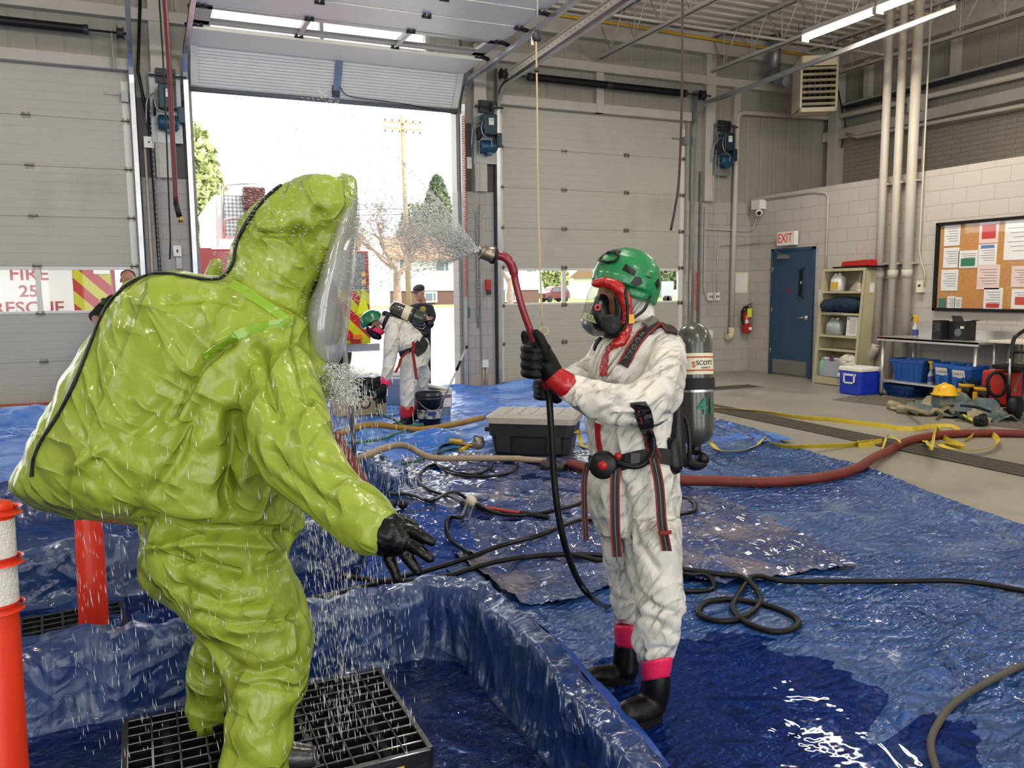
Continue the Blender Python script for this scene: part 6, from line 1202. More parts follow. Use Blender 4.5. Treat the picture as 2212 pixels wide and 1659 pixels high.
def rboot(x, y, lab):
    p = gp(x, y); p = V(p.x, p.y, 0); t = thing('rubber_boot', p, lab, 'boot', 'black and yellow rubber boots behind the gear'); MB().lathe(p, (0, 0, 1), [(0, 0), (0, .08), (.2, .085), (.34, .1), (.34, .085), (.2, .07)], 20).build('shaft', m_blackp, t); MB().lathe(p, (0, 0, 1), [(.28, .1), (.29, .106), (.31, .106), (.32, .1)], 20).build('yellow_band', M('boot_yellow', 'd99c1c', .4), t)
    MB().box((p.x - .11, p.y - .04 + .05, .16), (p.x - .08, p.y + .06, .26)).build('yellow_patch', MATS['boot_yellow'], t); MB().ball(p + V(-.06, -.02, .05), .12, .08, .06).build('foot', m_blackp, t)
    for s_ in (-1, 1): MB().tube(crom([p + V(0, s_ * .08, .33), p + V(0, s_ * .05, .4), p + V(0, s_ * .0, .33)], 6), .008, 6).build('pull_loop', m_blackp, t)
rboot(2088, 884, 'black rubber boot with yellow band, nearer the DIRTY tub'); rboot(2122, 893, 'black rubber boot with yellow band, nearer the pressure washer')
# pressure washer
w0 = G(2190, 905); t = thing('pressure_washer', (w0.x + .1, w0.y, 0), 'black and red pressure washer on wheels at the right edge', 'pressure washer'); D_w = DEPTH(w0)
def W(x, y, dd=0): return AT(x, y, D_w + dd)
MB().tube([W(2178, 880), W(2180, 830), W(2188, 740), W(2192, 728), W(2215, 712)], .022, 10).build('push_handle', m_blackp, t); MB().tube([W(2250, 880), W(2250, 800), W(2252, 725), W(2215, 712)], .022, 10).build('push_handle', m_blackp, t)
MB().tube([W(2190, 760), W(2250, 762)], .016, 8).build('crossbar', m_blackp, t); MB().tube([W(2180, 830, -.03), W(2182, 775, -.03)], .013, 8).build('lance', m_galv, t)
MB().tube([W(2135 + 18 + 20 * math.cos(a), 830 + 26 * math.sin(a), .1) for a in np.linspace(0, 2 * PI, 24, False)], .02, 8, closed=True).build('coiled_hose', m_black, t)
MB().box((W(2155, 800, .2).x, W(2155, 800, .2).y - .15, .12), (W(2155, 800, .2).x + .25, W(2155, 800, .2).y + .2, .52)).build('engine_cover', M('washer_red', 'b52a20', .4), t, bevel=.03)
MB().box((W(2150, 790, .15).x, w0.y - .1, .55), (W(2150, 790, .15).x + .35, w0.y + .3, .6)).build('top_shelf', m_blackp, t, bevel=.01)
p = W(2185, 890); MB().lathe((p.x, p.y + .02, .13), (.3, -1, 0), [(0, 0), (0, .12), (.02, .135), (.08, .135), (.1, .12), (.1, 0)], 22).build('wheel', m_black, t); p = W(2160, 880, .3); MB().lathe((p.x, p.y + .05, .13), (.3, -1, 0), [(0, 0), (0, .12), (.02, .135), (.08, .135), (.1, .12), (.1, 0)], 22).build('wheel', m_black, t)
MB().tube(crom([W(2190, 850), W(2200, 820), W(2215, 800), W(2210, 860), W(2195, 870), W(2190, 840)], 6), .007, 6).build('power_cord', m_grh, t)
# ================================================================== items by the doorway
# grey lidded tote
m_tote = M('tote_dark', '26282b', .4, bump=.15, bscale=80); m_lid = M('tote_lid', 'a39e96', .45)
pA, pB_, = G(1068, 985, .05), G(1220, 993, .05); a = G(1050, 940, .36); tz0, tz1 = .05, .40
tc_ = [G(1058, 988, .05), G(1222, 995, .05)]; f0, f1 = AT(1050, 925, DEPTH(G(1058, 988, .05))), AT(1240, 932, DEPTH(G(1222, 995, .05)))
ux2 = (V(f1.x, f1.y, 0) - V(f0.x, f0.y, 0)); LW = ux2.length; ux2.normalize(); uy2 = V(-ux2.y, ux2.x, 0)
t = thing('tote', (f0 + f1) / 2 * 1.0, 'black tote with a grey lid standing on the wet sheet', 'tote'); base = V(f0.x, f0.y, 0); DD = .52
def rr2(ins, z, n=4):
    x0, x1, y0, y1 = ins, LW - ins, ins, DD - ins; k = .06; P = [(x0, y0 + k), (x0 + k * .3, y0 + k * .3), (x0 + k, y0), (x1 - k, y0), (x1 - k * .3, y0 + k * .3), (x1, y0 + k), (x1, y1 - k), (x1 - k * .3, y1 - k * .3), (x1 - k, y1), (x0 + k, y1), (x0 + k * .3, y1 - k * .3), (x0, y1 - k)]
    return [base + ux2 * a + uy2 * b + V(0, 0, z) for a, b in P]
MB().loft([rr2(.07, tz0), rr2(.05, tz0 + .03), rr2(.03, .22), rr2(.012, .24), rr2(.005, .36)], smooth=False).build('bin', m_tote, t)
MB().loft([rr2(.0, .345), rr2(-.012, .35), rr2(-.012, .40), rr2(.02, .425), rr2(.05, .43)], smooth=False).build('lid', m_lid, t)
mb = MB()
for k in range(5): mb.cut().obox(base + ux2 * (LW * (.2 + .15 * k)) + uy2 * DD / 2 + V(0, 0, .432), ux2 * .012, uy2 * DD * .33, (0, 0, .004))
mb.build_each('lid_rib', m_lid, t)
mb = MB(); [mb.cut().obox(base + ux2 * (LW * q) - uy2 * .0 + V(0, 0, .17), ux2 * .06, uy2 * .012, (0, 0, .07)) for q in (.2, .78)]; mb.build_each('front_rib', m_tote, t)
MB().obox(base - ux2 * .02 + uy2 * DD / 2 + V(0, 0, .27), ux2 * .03, uy2 * .12, (0, 0, .02)).build('end_handle', m_tote, t, bevel=.006)
# buckets
def bucket(x, yb, label, mat, r=.15, h=.37, lid=False, extra=None, z=.04):
    p = G(x, yb, z); p = V(p.x, p.y, z); t = thing('bucket', p, label, 'bucket', 'plastic pails by the doorway')
    MB().lathe(p, (0, 0, 1), [(0, 0), (0, r * .87), (h * .8, r * .97), (h * .8, r * 1.05), (h * .83, r * 1.05), (h * .84, r * .98), (h * .9, r), (h * .9, r * 1.06), (h * .92, r * 1.06), (h * .93, r), (h, r * 1.02), (h, r * .97), (.02, r * .84), (.02, 0)], 28).build('pail', mat, t)
    MB().tube([p + V(-r * 1.05 * math.cos(q) * .9 - .0, -r * 1.06 * abs(math.sin(q)) - .0, h * .82 - .12 * math.sin(q)) for q in np.linspace(0, PI, 12)], .004, 5).build('wire_handle', m_galv, t)
    return t, p
m_bpail = M('pail_dark', '1c2430', .35)
t, p = bucket(928, 917, 'black pail with a worn white label and a brush in it', m_bpail, .14, .36)
MB().lathe(p + V(0, 0, .08), (0, 0, 1), [(0, .131), (.1, .136)], 28).build('label', M('label_worn', 'b9b7b0', .6, var=.1, dirt='1f2732', dscale=16, dthr=.5), t); MB().box((p.x - .06, p.y - .142, .16), (p.x + .03, p.y - .13, .2)).build('label_print', M('print_navy', '26367c', .5), t)
text('XX', 'lettering', m_bpail, p + V(-.0, -.143, .16), (1, 0, 0), (0, 0, 1), .03, .001, t) if False else None
bucket(853, 872, 'tall white pail just behind the bending person', m_white, .14, .42)
t, p = bucket(950, 893, 'white pail with a red framed label, lid tilted on it', M('pail_cream', 'd8d2bf', .4), .15, .3)
MB().lathe(p + V(-.02, .0, .3), (.25, 0, 1), [(0, 0), (0, .15), (.01, .165), (.03, .165), (.035, .15), (.035, 0)], 28).build('lid', MATS['pail_cream'], t); MB().box((p.x - .02, p.y - .155, p.z + .09), (p.x + .1, p.y - .147, p.z + .21)).build('label_frame', pin, t); MB().box((p.x - .012, p.y - .158, p.z + .098), (p.x + .092, p.y - .156, p.z + .202)).build('label', m_white, t)
# brush leaning in the black pail
bd = DEPTH(G(928, 917)); h0, h1 = AT(940, 905, bd), AT(1007, 752, bd + .1)
t = thing('wash_brush', h0, 'long handled wash brush leaning in the black pail', 'brush'); MB().cyl(h0 + V(0, 0, .0), h1, .011).build('handle', m_galv, t); d_ = (h1 - h0).normalized(); MB().cyl(h1 - d_ * .0, h1 + d_ * .03, .015).build('end_cap', m_blackp, t); MB().cyl(h1 - d_ * .28, h1 - d_ * .16, .016).build('grip', m_blackp, t); MB().cyl(h0, h0 + d_ * .22, .014).build('lower_grip', m_blackp, t)
MB().obox(h0 + V(0, 0, -.05), (.05, 0, 0), (0, .03, 0), (0, 0, .04)).build('brush_head', m_blackp, t)
# carton with black bag
cx = G(782, 895, .05); t = thing('cardboard_box', cx, 'cardboard box lined with a black bag, handwriting on its side', 'box'); bx = V(cx.x, cx.y, .04)
MB().obox(bx + V(0, .2, .2), (.3, 0, 0), (0, .2, 0), (0, 0, .2)).build('carton', M('cardboard', 'ae9c80', .85), t); 
c_, n_, f_ = fuse(MB().obox(bx + V(0, .2, .33), (.31, 0, 0), (0, .21, 0), (0, 0, .12)), .02, 2); c_ = c_ + n_ * (.02 * crumple(c_, 7, 2))[:, None]; arr_obj('bag_liner', c_, f_, M('bin_bag', '141416', .3, bump=.4, bscale=30), t)
text('HOT', 'lettering', m_dark, bx + V(.03, -.004, .13), (1, 0, 0), (0, 0, 1), .13, .002, t)
# shower pipe in the basin
pp = [AT(738, 700, 4.8), AT(745, 760, 4.8), AT(757, 860, 4.85), AT(766, 1000, 4.9)]; t = thing('shower_pipe', pp[-1], 'thin upright steel shower pipe dripping behind the green sleeve', 'pipe'); MB().tube(pp, .016, 8).build('pipe', m_galv2, t)
MB().tube([AT(720, 935, 4.6), AT(752, 985, 4.6), AT(790, 1052, 4.55), AT(800, 1090, 4.5)], .03, 10).build('red_hose', m_redh, t)
# hanging lines
t = thing('air_drop', (.3, 7.5, 3), 'red air hose hanging from the ceiling beside the left pier', 'hose'); dR = 6.4
MB().tube(crom([AT(352, -60, dR), AT(356, 0, dR), AT(364, 120, dR), (AT(372, 280, dR)), AT(380, 440, dR)], 8), .019, 8).build('hose', M('air_hose_red', '55131a', .45), t); MB().tube([AT(380, 438, dR), AT(384, 455, dR), AT(388, 468, dR)], .022, 8).build('sleeve', m_black, t); MB().tube([AT(388, 467, dR), AT(391, 480, dR)], [.016, .02], 8).build('coupler', m_brass, t)
rod('wire_drop', [AT(340, -60, 7), AT(352, 120, 7), AT(360, 300, 7), AT(368, 520, 7), AT(367, 560, 7)], .007, m_black, 'thin black wire hanging beside the red air hose', 'wire')
rod('air_drop', crom([tuple(AT(*q)) for q in ((1474, -60, 5.5), (1473, 200, 5.5), (1467, 380, 5.5), (1458, 450, 5.5), (1449, 497, 5.5))], 6), .0085, M('cord_brown', '32150f', .5), 'brown cord with bent end hanging before the right closed door', 'cord')
t = thing('pull_cord', AT(1176, 710, 5.4), 'pale pull rope with a ring hanging from its pulley', 'rope'); MB().tube(crom([tuple(AT(*q)) for q in ((1158, 85, 5.4), (1160, 200, 5.4), (1162, 400, 5.4), (1166, 560, 5.4), (1172, 705, 5.4))], 6), .006, 6).build('rope', M('rope_tan', 'bfae86', .8), t)
MB().tube([AT(1175 + 9 * math.cos(a), 716 + 9 * math.sin(a), 5.4) for a in np.linspace(0, 2 * PI, 16, False)], .006, 6, closed=True).build('ring', MATS['rope_tan'], t); MB().ball(AT(1159, 152, 5.4), .017).build('stopper', m_dark, t); MB().ball(AT(1160, 78, 5.4), .035, .02, .04).build('pulley', m_dark, t); MB().tube([AT(1160, 75, 5.4), AT(1162, 30, 5.4) + V(0, 0, .3)], .008, 6).build('hanger', m_galv2, t)
MB().box(tuple(AT(1148, 78, 5.4)), tuple(AT(1152, 98, 5.42))).build('paper_tag', m_white, t)
# ================================================================== people
from mathutils.bvhtree import BVHTree
def bvh_of(vs, fs): return BVHTree.FromPolygons([tuple(v) for v in vs], [tuple(f) for f in fs])
def hit(bv, x, y, off=0.0, dflt=3.0):
    d = Vector(ray(x, y)).normalized(); h = bv.ray_cast(Vector(CAM), d)
    if h[0] is None: return AT(x, y, dflt), -d
    n = h[1] if h[1].dot(d) < 0 else -h[1]; return h[0] + n * off, n
def skin_strip(bv, pts, wpx, th, off=.004, n=6, dflt=3.0, flat=False):
    """a band lying on the cloth: pts (px x, px y, width px)"""
    rows = []; P = crom([(x, y, w_) for x, y, w_ in pts], n); Q = [hit(bv, x, y, off, dflt) for x, y, _ in P]; last = None; C_ = []
    for (p, nn), (x, y, w_) in zip(Q, P):
        D = DEPTH(p)
        if last is not None and (abs(D - dflt) < 1e-6 or abs(D - last) > .6): D = last; p = AT(x, y, D)
        last = D; C_.append((p, nn, w_ * D / FPX))
    m = len(C_)
    for i, (p, nn, w_) in enumerate(C_):
        t_ = (C_[min(i + 1, m - 1)][0] - C_[max(i - 1, 0)][0]).normalized(); s_ = t_.cross(nn).normalized(); nn = s_.cross(t_).normalized() * (1 if s_.cross(t_).dot(nn) > 0 else -1)
        rows.append([p - s_ * w_ / 2 - nn * th, p + s_ * w_ / 2 - nn * th, p + s_ * w_ / 2 + nn * th * .3, p + nn * th * .6, p - s_ * w_ / 2 + nn * th * .3])
    mb = MB(); mb.loft(rows, smooth=False); return mb
def patch(bv, poly, th=.004, off=.001, dflt=3.0):
    Q = [hit(bv, x, y, off, dflt) for x, y in poly]; n = sum((q[1] for q in Q), Vector()).normalized(); c = sum((q[0] for q in Q), Vector()) / len(Q)
    cc = hit(bv, sum(p[0] for p in poly) / len(poly), sum(p[1] for p in poly) / len(poly), off, dflt)[0]; m = len(Q); mb = MB()
    lo = [q[0] - n * th for q in Q] ; hi = [q[0] + n * th for q in Q]; mb.add(lo + hi + [cc + n * th], [(i, (i + 1) % m, (i + 1) % m + m, i + m) for i in range(m)] + [(i + m, (i + 1) % m + m, 2 * m) for i in range(m)]); return mb
def topx(vs):
    q = vs - CAM; z = q @ CF; return 1106 + FPX * (q @ CR) / z, 829.5 - FPX * (q @ CU) / z
def groove(vs, no, lines):
    """push creases in (or tucks out) along traced lines, on the side that shows"""
    x, y = topx(vs); face = sst(.0, .35, -((no * (vs - CAM)).sum(1) / np.linalg.norm(vs - CAM, axis=1))); d_ = np.zeros(len(vs))
    for pts, w_, a in lines:
        best = np.full(len(vs), 1e9)
        P = [np.array(p) for p in crom(pts, 4)]
        for p, q in zip(P, P[1:]): best = np.minimum(best, segd(x, y, p[0], p[1], q[0], q[1])[0])
        d_ += a * np.exp(-(best / w_) ** 2)
    return vs + no * (d_ * face)[:, None]
def head(parent, c, h, look, up, skin, nm='head', hair=None, vox=.006):
    """head of height h centred at c looking along look: skull, jaw, nose, ears, lips; eyes as parts"""
    c = Vector(c); f = Vector(look).normalized(); u = Vector(up); u = (u - f * u.dot(f)).normalized(); r = f.cross(u); s_ = h / .235
    R_ = Matrix((r, f, u)).transposed(); A = lambda x, y, z: c + (r * x + f * y + u * z) * s_; mb = MB()
    mb.ball(A(0, -.01, .035), .076 * s_, .095 * s_, .085 * s_, 20, 14, R_); mb.ball(A(0, .03, -.04), .056 * s_, .062 * s_, .072 * s_, 16, 12, R_); mb.ball(A(0, .06, -.085), .03 * s_, .028 * s_, .025 * s_, 12, 8, R_)
    mb.ball(A(0, .098, -.012), .013 * s_, .018 * s_, .03 * s_, 10, 8, R_); mb.ball(A(0, .105, -.028), .018 * s_, .016 * s_, .012 * s_, 10, 8, R_); mb.ball(A(0, .083, .03), .05 * s_, .015 * s_, .012 * s_, 12, 8, R_)
    for q in (-1, 1): mb.ball(A(q * .077, -.005, -.005), .01 * s_, .02 * s_, .032 * s_, 10, 8, R_); mb.ball(A(q * .04, .065, -.02), .02 * s_, .02 * s_, .02 * s_, 10, 8, R_)
    mb.ball(A(0, .088, -.06), .024 * s_, .01 * s_, .009 * s_, 10, 6, R_); mb.tube([A(0, -.02, -.05), A(0, -.03, -.16)], .052 * s_, 14)
    vs, no, fs = fuse(mb, vox * s_, 2); hd = arr_obj(nm, vs, fs, skin, parent)
    for q in (-1, 1): e = MB().ball(A(q * .031, .082, .008), .011 * s_, seg=10, rings=8).build('eye', m_white, hd); MB().ball(A(q * .031, .0915, .008), .005 * s_, seg=8, rings=6).build('pupil', m_black, parent)
    return hd, A, R_, s_
# ------------------------------------------------------------------ person in the green encapsulating suit
m_suit = crease_mat('suit_lime', '97aa38', .3, 5, 30, 1.0, dist=.03, coat=.3, fine=.3, power=3.5, var=.05, tl=.1)
g0 = G(560, 1659); foot = AT(545, 1700, 2.42)
P1 = thing('person', (foot.x, foot.y, .15), 'person in a baggy lime green chemical suit leaning forward in the shower basin', 'person')
mb = MB()
slices(mb, [(650, 373, 750, 372, 2.5, .08), (628, 383, 770, 377, 2.5, .13), (600, 400, 776, 396, 2.5, .15), (556, 438, 774, 425, 2.5, .165), (524, 478, 762, 480, 2.5, .17), (503, 525, 738, 540, 2.5, .17), (493, 575, 708, 600, 2.5, .17), (492, 612, 688, 655, 2.5, .17), (470, 640, 684, 715, 2.5, .18), (460, 680, 688, 770, 2.5, .2)], p=2.1)
slices(mb, [(498, 590, 640, 640, 2.5, .12), (400, 588, 690, 700, 2.5, .2), (336, 594, 702, 762, 2.5, .25), (284, 620, 712, 812, 2.5, .28), (234, 690, 708, 862, 2.5, .29), (187, 770, 690, 915, 2.5, .3), (141, 862, 672, 975, 2.5, .31), (94, 950, 660, 1030, 2.5, .31), (57, 1040, 655, 1085, 2.5, .3), (75, 1085, 658, 1125, 2.5, .28), (150, 1118, 655, 1150, 2.5, .24), (255, 1135, 640, 1175, 2.5, .2)], p=2.25)
slices(mb, [(290, 1120, 650, 1130, 2.48, .2), (303, 1180, 632, 1182, 2.48, .19), (302, 1222, 632, 1215, 2.48, .2), (322, 1270, 648, 1258, 2.48, .2), (368, 1318, 662, 1300, 2.46, .19), (418, 1362, 671, 1345, 2.44, .17), (440, 1390, 673, 1390, 2.42, .14), (468, 1430, 671, 1440, 2.4, .13), (486, 1490, 657, 1500, 2.38, .12), (488, 1545, 641, 1550, 2.37, .11), (478, 1610, 634, 1610, 2.36, .12), (470, 1670, 640, 1680, 2.36, .12), (478, 1706, 628, 1712, 2.36, .1)], p=2.1)
slices(mb, [(425, 1340, 600, 1360, 2.62, .14), (428, 1385, 560, 1395, 2.64, .14), (406, 1440, 535, 1450, 2.66, .13), (402, 1500, 520, 1505, 2.67, .12), (408, 1560, 500, 1562, 2.68, .11), (417, 1600, 480, 1608, 2.68, .1), (424, 1618, 468, 1620, 2.68, .08)], p=2.1)
limb(mb, [(585, 770, 2.38, 70), (603, 840, 2.3, 92), (622, 920, 2.23, 98), (660, 1000, 2.16, 90), (714, 1065, 2.1, 76), (764, 1110, 2.06, 70), (798, 1136, 2.04, 66)], 24)
limb(mb, [(660, 780, 2.62, 50), (700, 815, 2.62, 34), (716, 838, 2.62, 20)], 14)
limb(mb, [(462, 600, 2.75, 26), (466, 574, 2.75, 20)], 14)
vs, no, fs = fuse(mb, .0075, 7)
vs = vs + no * (.014 * facet(vs, 2.8, 7, 5) + .0105 * facet(vs, 6.5, 8, 9) + .005 * facet(vs, 15, 7, 3) - .006)[:, None]
vs = groove(vs, no, [([(500, 742), (440, 785), (400, 850), (372, 900)], 9, -.04), ([(560, 500), (610, 503), (650, 492)], 8, -.03), ([(635, 505), (660, 512), (668, 530)], 15, -.045), ([(690, 460), (700, 500), (690, 560)], 14, -.02),
    ([(500, 605), (560, 650), (622, 692)], 10, .014), ([(470, 740), (560, 700), (622, 692)], 10, .012), ([(300, 1120), (420, 1150), (540, 1150), (640, 1162)], 14, -.035), ([(320, 1185), (450, 1172), (600, 1185)], 9, .018), ([(380, 1200), (470, 1225), (520, 1235)], 12, -.03), ([(560, 1230), (600, 1215), (640, 1190)], 10, -.02),
    ([(440, 1400), (500, 1440), (560, 1455), (650, 1430)], 13, -.03), ([(520, 1490), (570, 1478), (640, 1490)], 9, -.018), ([(500, 900), (505, 980), (490, 1060), (500, 1110)], 18, -.05), ([(560, 760), (580, 850), (600, 900)], 14, -.025), ([(640, 740), (655, 800), (670, 860)], 12, -.02), ([(250, 960), (330, 900), (400, 820)], 16, -.02), ([(160, 1010), (260, 950)], 12, .015), ([(420, 900), (380, 1000), (330, 1060)], 14, -.022), ([(360, 650), (450, 640), (520, 655)], 12, -.016), ([(590, 980), (640, 1040), (720, 1100)], 12, -.018), ([(400, 1270), (480, 1300), (560, 1290)], 14, -.02), ([(430, 1330), (520, 1350), (640, 1330)], 11, -.02)])
suit = arr_obj('suit', vs, fs, m_suit, P1); bv1 = bvh_of(vs, fs)
zp_ = [(x, y, 10) for x, y in ((606, 402), (582, 422), (552, 455), (515, 518), (504, 569), (480, 600), (440, 604), (357, 592), (308, 600), (264, 626), (230, 665), (199, 735), (163, 826), (128, 894), (92, 950), (74, 992), (70, 1030))]
skin_strip(bv1, zp_, 10, .005, .004, 7, 2.5).build('zipper', M('zipper_black', '101114', .5), P1)
for pts in ([(500, 612, 22), (545, 640, 22), (590, 670, 22), (624, 696, 18)], [(440, 770, 18), (500, 730, 20), (560, 706, 20), (624, 696, 18)]): skin_strip(bv1, pts, 20, .002, .002, 6, 2.5).build('seam_tape', M('seam_green', '84ad2c', .25, coat=.4), P1)
m_visor = bpy.data.materials.new('visor_film'); m_visor.use_nodes = True; N = m_visor.node_tree.nodes; Lk = m_visor.node_tree.links; b = N['Principled BSDF']; b.inputs['Base Color'].default_value = (.62, .62, .62, 1); b.inputs['Metallic'].default_value = .25; b.inputs['Roughness'].default_value = .1; b.inputs['Coat Weight'].default_value = .6
tr = N.new('ShaderNodeBsdfTransparent'); tr.inputs[0].default_value = (.9, .9, .9, 1); mx = N.new('ShaderNodeMixShader'); mx.inputs[0].default_value = .48; Lk.new(tr.outputs[0], mx.inputs[1]); Lk.new(b.outputs[0], mx.inputs[2]); Lk.new(mx.outputs[0], N['Material Output'].inputs[0])
bp = N.new('ShaderNodeBump'); bp.inputs['Strength'].default_value = .5; bp.inputs['Distance'].default_value = .004; nn_ = N.new('ShaderNodeTexNoise'); nn_.inputs['Scale'].default_value = 30; nn_.inputs['Detail'].default_value = 5; tc = N.new('ShaderNodeTexCoord'); mp = N.new('ShaderNodeMapping'); mp.inputs['Scale'].default_value = (1, 1, .25); Lk.new(tc.outputs['Object'], mp.inputs[0]); Lk.new(mp.outputs[0], nn_.inputs[0]); Lk.new(nn_.outputs[0], bp.inputs['Height']); Lk.new(bp.outputs[0], b.inputs['Normal'])
mb = MB(); slices(mb, [(755, 430, 775, 425, 2.5, .05), (735, 470, 775, 466, 2.5, .1), (712, 540, 768, 535, 2.5, .12), (690, 610, 760, 605, 2.5, .13), (672, 660, 754, 665, 2.5, .13), (668, 715, 747, 722, 2.5, .13), (680, 765, 735, 770, 2.5, .1), (700, 788, 725, 792, 2.5, .05)], 32, 6, p=2.0)
mb.build('visor', m_visor, P1)
mb = MB(); mb.ball(AT(706, 690, 2.475), .05, .05, .08); mb.ball(AT(718, 714, 2.46), .03, .03, .045); mb.ball(AT(702, 640, 2.48), .04, .05, .07)
mv, mn, mf = fuse(mb, .007, 3); arr_obj('breathing_mask', mv, mf, m_blackp, P1)
# glove: palm toward us, four fingers spread down and right, thumb on top
m_glove = M('glove_black', '050506', .25, coat=.0, spec=.35, bump=.3, bscale=50)
def fing(mb, pts, sq=1.0): limb(mb, pts, 14, 5); return mb
mb = MB(); dg_ = 2.02
limb(mb, [(800, 1142, dg_ + .02, 44), (824, 1150, dg_, 48), (846, 1157, dg_, 47), (862, 1164, dg_, 38)], 20, 5)
fing(mb, [(862, 1142, dg_, 15), (892, 1148, dg_ - .02, 14), (914, 1160, dg_ - .03, 12.5), (932, 1170, dg_ - .03, 10.5)])
fing(mb, [(866, 1160, dg_, 15), (892, 1178, dg_ - .02, 14), (914, 1194, dg_ - .03, 12.5), (928, 1206, dg_ - .03, 10.5)])
fing(mb, [(858, 1172, dg_, 15), (876, 1198, dg_ - .015, 14), (892, 1219, dg_ - .02, 12.5), (903, 1234, dg_ - .02, 10.5)])
fing(mb, [(832, 1184, dg_ + .01, 14), (842, 1210, dg_, 13), (852, 1233, dg_, 11.5), (858, 1250, dg_, 9.5)])
fing(mb, [(826, 1124, dg_ + .03, 16), (855, 1120, dg_ + .04, 13), (880, 1128, dg_ + .03, 11), (897, 1137, dg_ + .02, 9)])
gv, gn, gf = fuse(mb, .0035, 3); gv = gv + gn * (.0015 * crumple(gv, 30, 2))[:, None]; arr_obj('glove', gv, gf, m_glove, P1)
mb = MB(); limb(mb, [(772, 1126, 2.05, 52), (790, 1138, 2.045, 51), (806, 1147, 2.035, 47)], 24, 3); mb.build('glove_cuff', m_glove, P1)
# boots inside the basin
m_bootd = M('boot_wet', '2b2a2a', .25, coat=.4, bump=.4, bscale=30)
for (x, y, d, tx, ty_) in ((442, 1612, 2.68, 470, 1648), (550, 1700, 2.38, 590, 1750)):
    mb = MB(); q = AT(x, y, d); g_ = V(q.x, q.y, .16); mb.tube([q + V(0, 0, .03), V(q.x, q.y, .22), V(q.x, q.y, .16)], [.05, .055, .05], 14); mb.tube([V(q.x, q.y, .19), V(q.x + .08, q.y - .03, .185), V(q.x + .17, q.y - .06, .175)], [.045, .045, .03], 12)
    bv_, bn_, bf_ = fuse(mb, .008, 3); arr_obj('boot', bv_, bf_, m_bootd, P1)
# ------------------------------------------------------------------ person in white, holding the spray wand
m_cov = crease_mat('coverall_white', 'dcdad2', .36, 8, 40, 1.0, dist=.05, fine=.3, power=3.5, var=.03, tl=.08)
P2 = thing('person', (1.5, 2.48, .02), 'person in white coveralls and green helmet holding up the red spray wand', 'person')
mb = MB()
slices(mb, [(1338, 690, 1402, 678, 3.0, .08), (1308, 722, 1432, 702, 3.0, .13), (1288, 752, 1444, 735, 3.0, .16), (1274, 790, 1450, 790, 3.0, .17), (1264, 840, 1452, 845, 3.0, .17), (1262, 900, 1448, 905, 3.0, .17), (1271, 950, 1446, 955, 3.0, .16), (1276, 1000, 1461, 1005, 3.0, .16), (1264, 1045, 1468, 1050, 3.0, .17), (1276, 1105, 1469, 1110, 3.0, .17), (1292, 1160, 1468, 1165, 3.0, .15)], p=2.2)
slices(mb, [(1290, 1140, 1400, 1140, 3.12, .12), (1300, 1200, 1400, 1195, 3.15, .12), (1314, 1262, 1398, 1262, 3.18, .11), (1320, 1315, 1388, 1318, 3.18, .1), (1326, 1354, 1379, 1356, 3.18, .075)], p=2.1)
slices(mb, [(1340, 1120, 1469, 1120, 2.92, .13), (1350, 1190, 1468, 1190, 2.9, .13), (1360, 1245, 1473, 1240, 2.89, .125), (1372, 1300, 1475, 1300, 2.88, .115), (1374, 1350, 1471, 1350, 2.88, .11), (1376, 1398, 1466, 1394, 2.88, .1), (1385, 1432, 1451, 1422, 2.88, .075)], p=2.1)
limb(mb, [(1428, 738, 2.92, 36), (1440, 775, 2.84, 44), (1432, 825, 2.76, 48), (1408, 862, 2.71, 50), (1365, 872, 2.68, 47), (1320, 870, 2.67, 47), (1275, 860, 2.67, 43), (1240, 843, 2.68, 34), (1214, 826, 2.69, 25)], 24)
limb(mb, [(1312, 745, 3.08, 26), (1284, 785, 3.1, 27), (1256, 806, 3.02, 24), (1222, 826, 2.92, 21)], 18)
limb(mb, [(1366, 606, 3.0, 42), (1370, 640, 3.0, 40), (1376, 672, 3.0, 38), (1378, 700, 3.0, 40)], 20)
vs, no, fs = fuse(mb, .0065, 6)
vs = vs + no * (.012 * facet(vs, 4.5, 7, 15) + .008 * facet(vs, 10, 8, 19) + .003 * facet(vs, 21, 7, 23))[:, None]
vs = groove(vs, no, [([(1240, 800), (1290, 835), (1330, 830)], 7, -.012), ([(1290, 900), (1330, 880), (1380, 880)], 9, -.014), ([(1400, 820), (1380, 850), (1350, 862)], 9, -.014), ([(1330, 905), (1390, 900), (1440, 860)], 9, -.028), ([(1385, 780), (1400, 800), (1420, 805)], 8, -.012), ([(1345, 1050), (1348, 1120), (1352, 1200), (1368, 1280)], 10, -.03), ([(1360, 1080), (1372, 1160), (1420, 1230)], 9, -.014), ([(1372, 1285), (1410, 1310), (1470, 1330)], 9, -.018), ([(1375, 1330), (1420, 1345), (1460, 1370)], 7, -.012), ([(1385, 1410), (1420, 1402), (1455, 1405)], 6, -.012), ([(1440, 900), (1420, 940), (1395, 960)], 9, -.014), ([(1320, 1290), (1350, 1300), (1385, 1290)], 7, -.01), ([(1300, 1130), (1320, 1200), (1330, 1270)], 9, -.012)])
cov = arr_obj('coverall', vs, fs, m_cov, P2); bv2 = bvh_of(vs, fs)
m_rtape = M('tape_red', 'a8141a', .2, coat=.5, bump=.5, bscale=40); m_ptape = M('tape_pink', 'e8285c', .4, bump=.5, bscale=30)
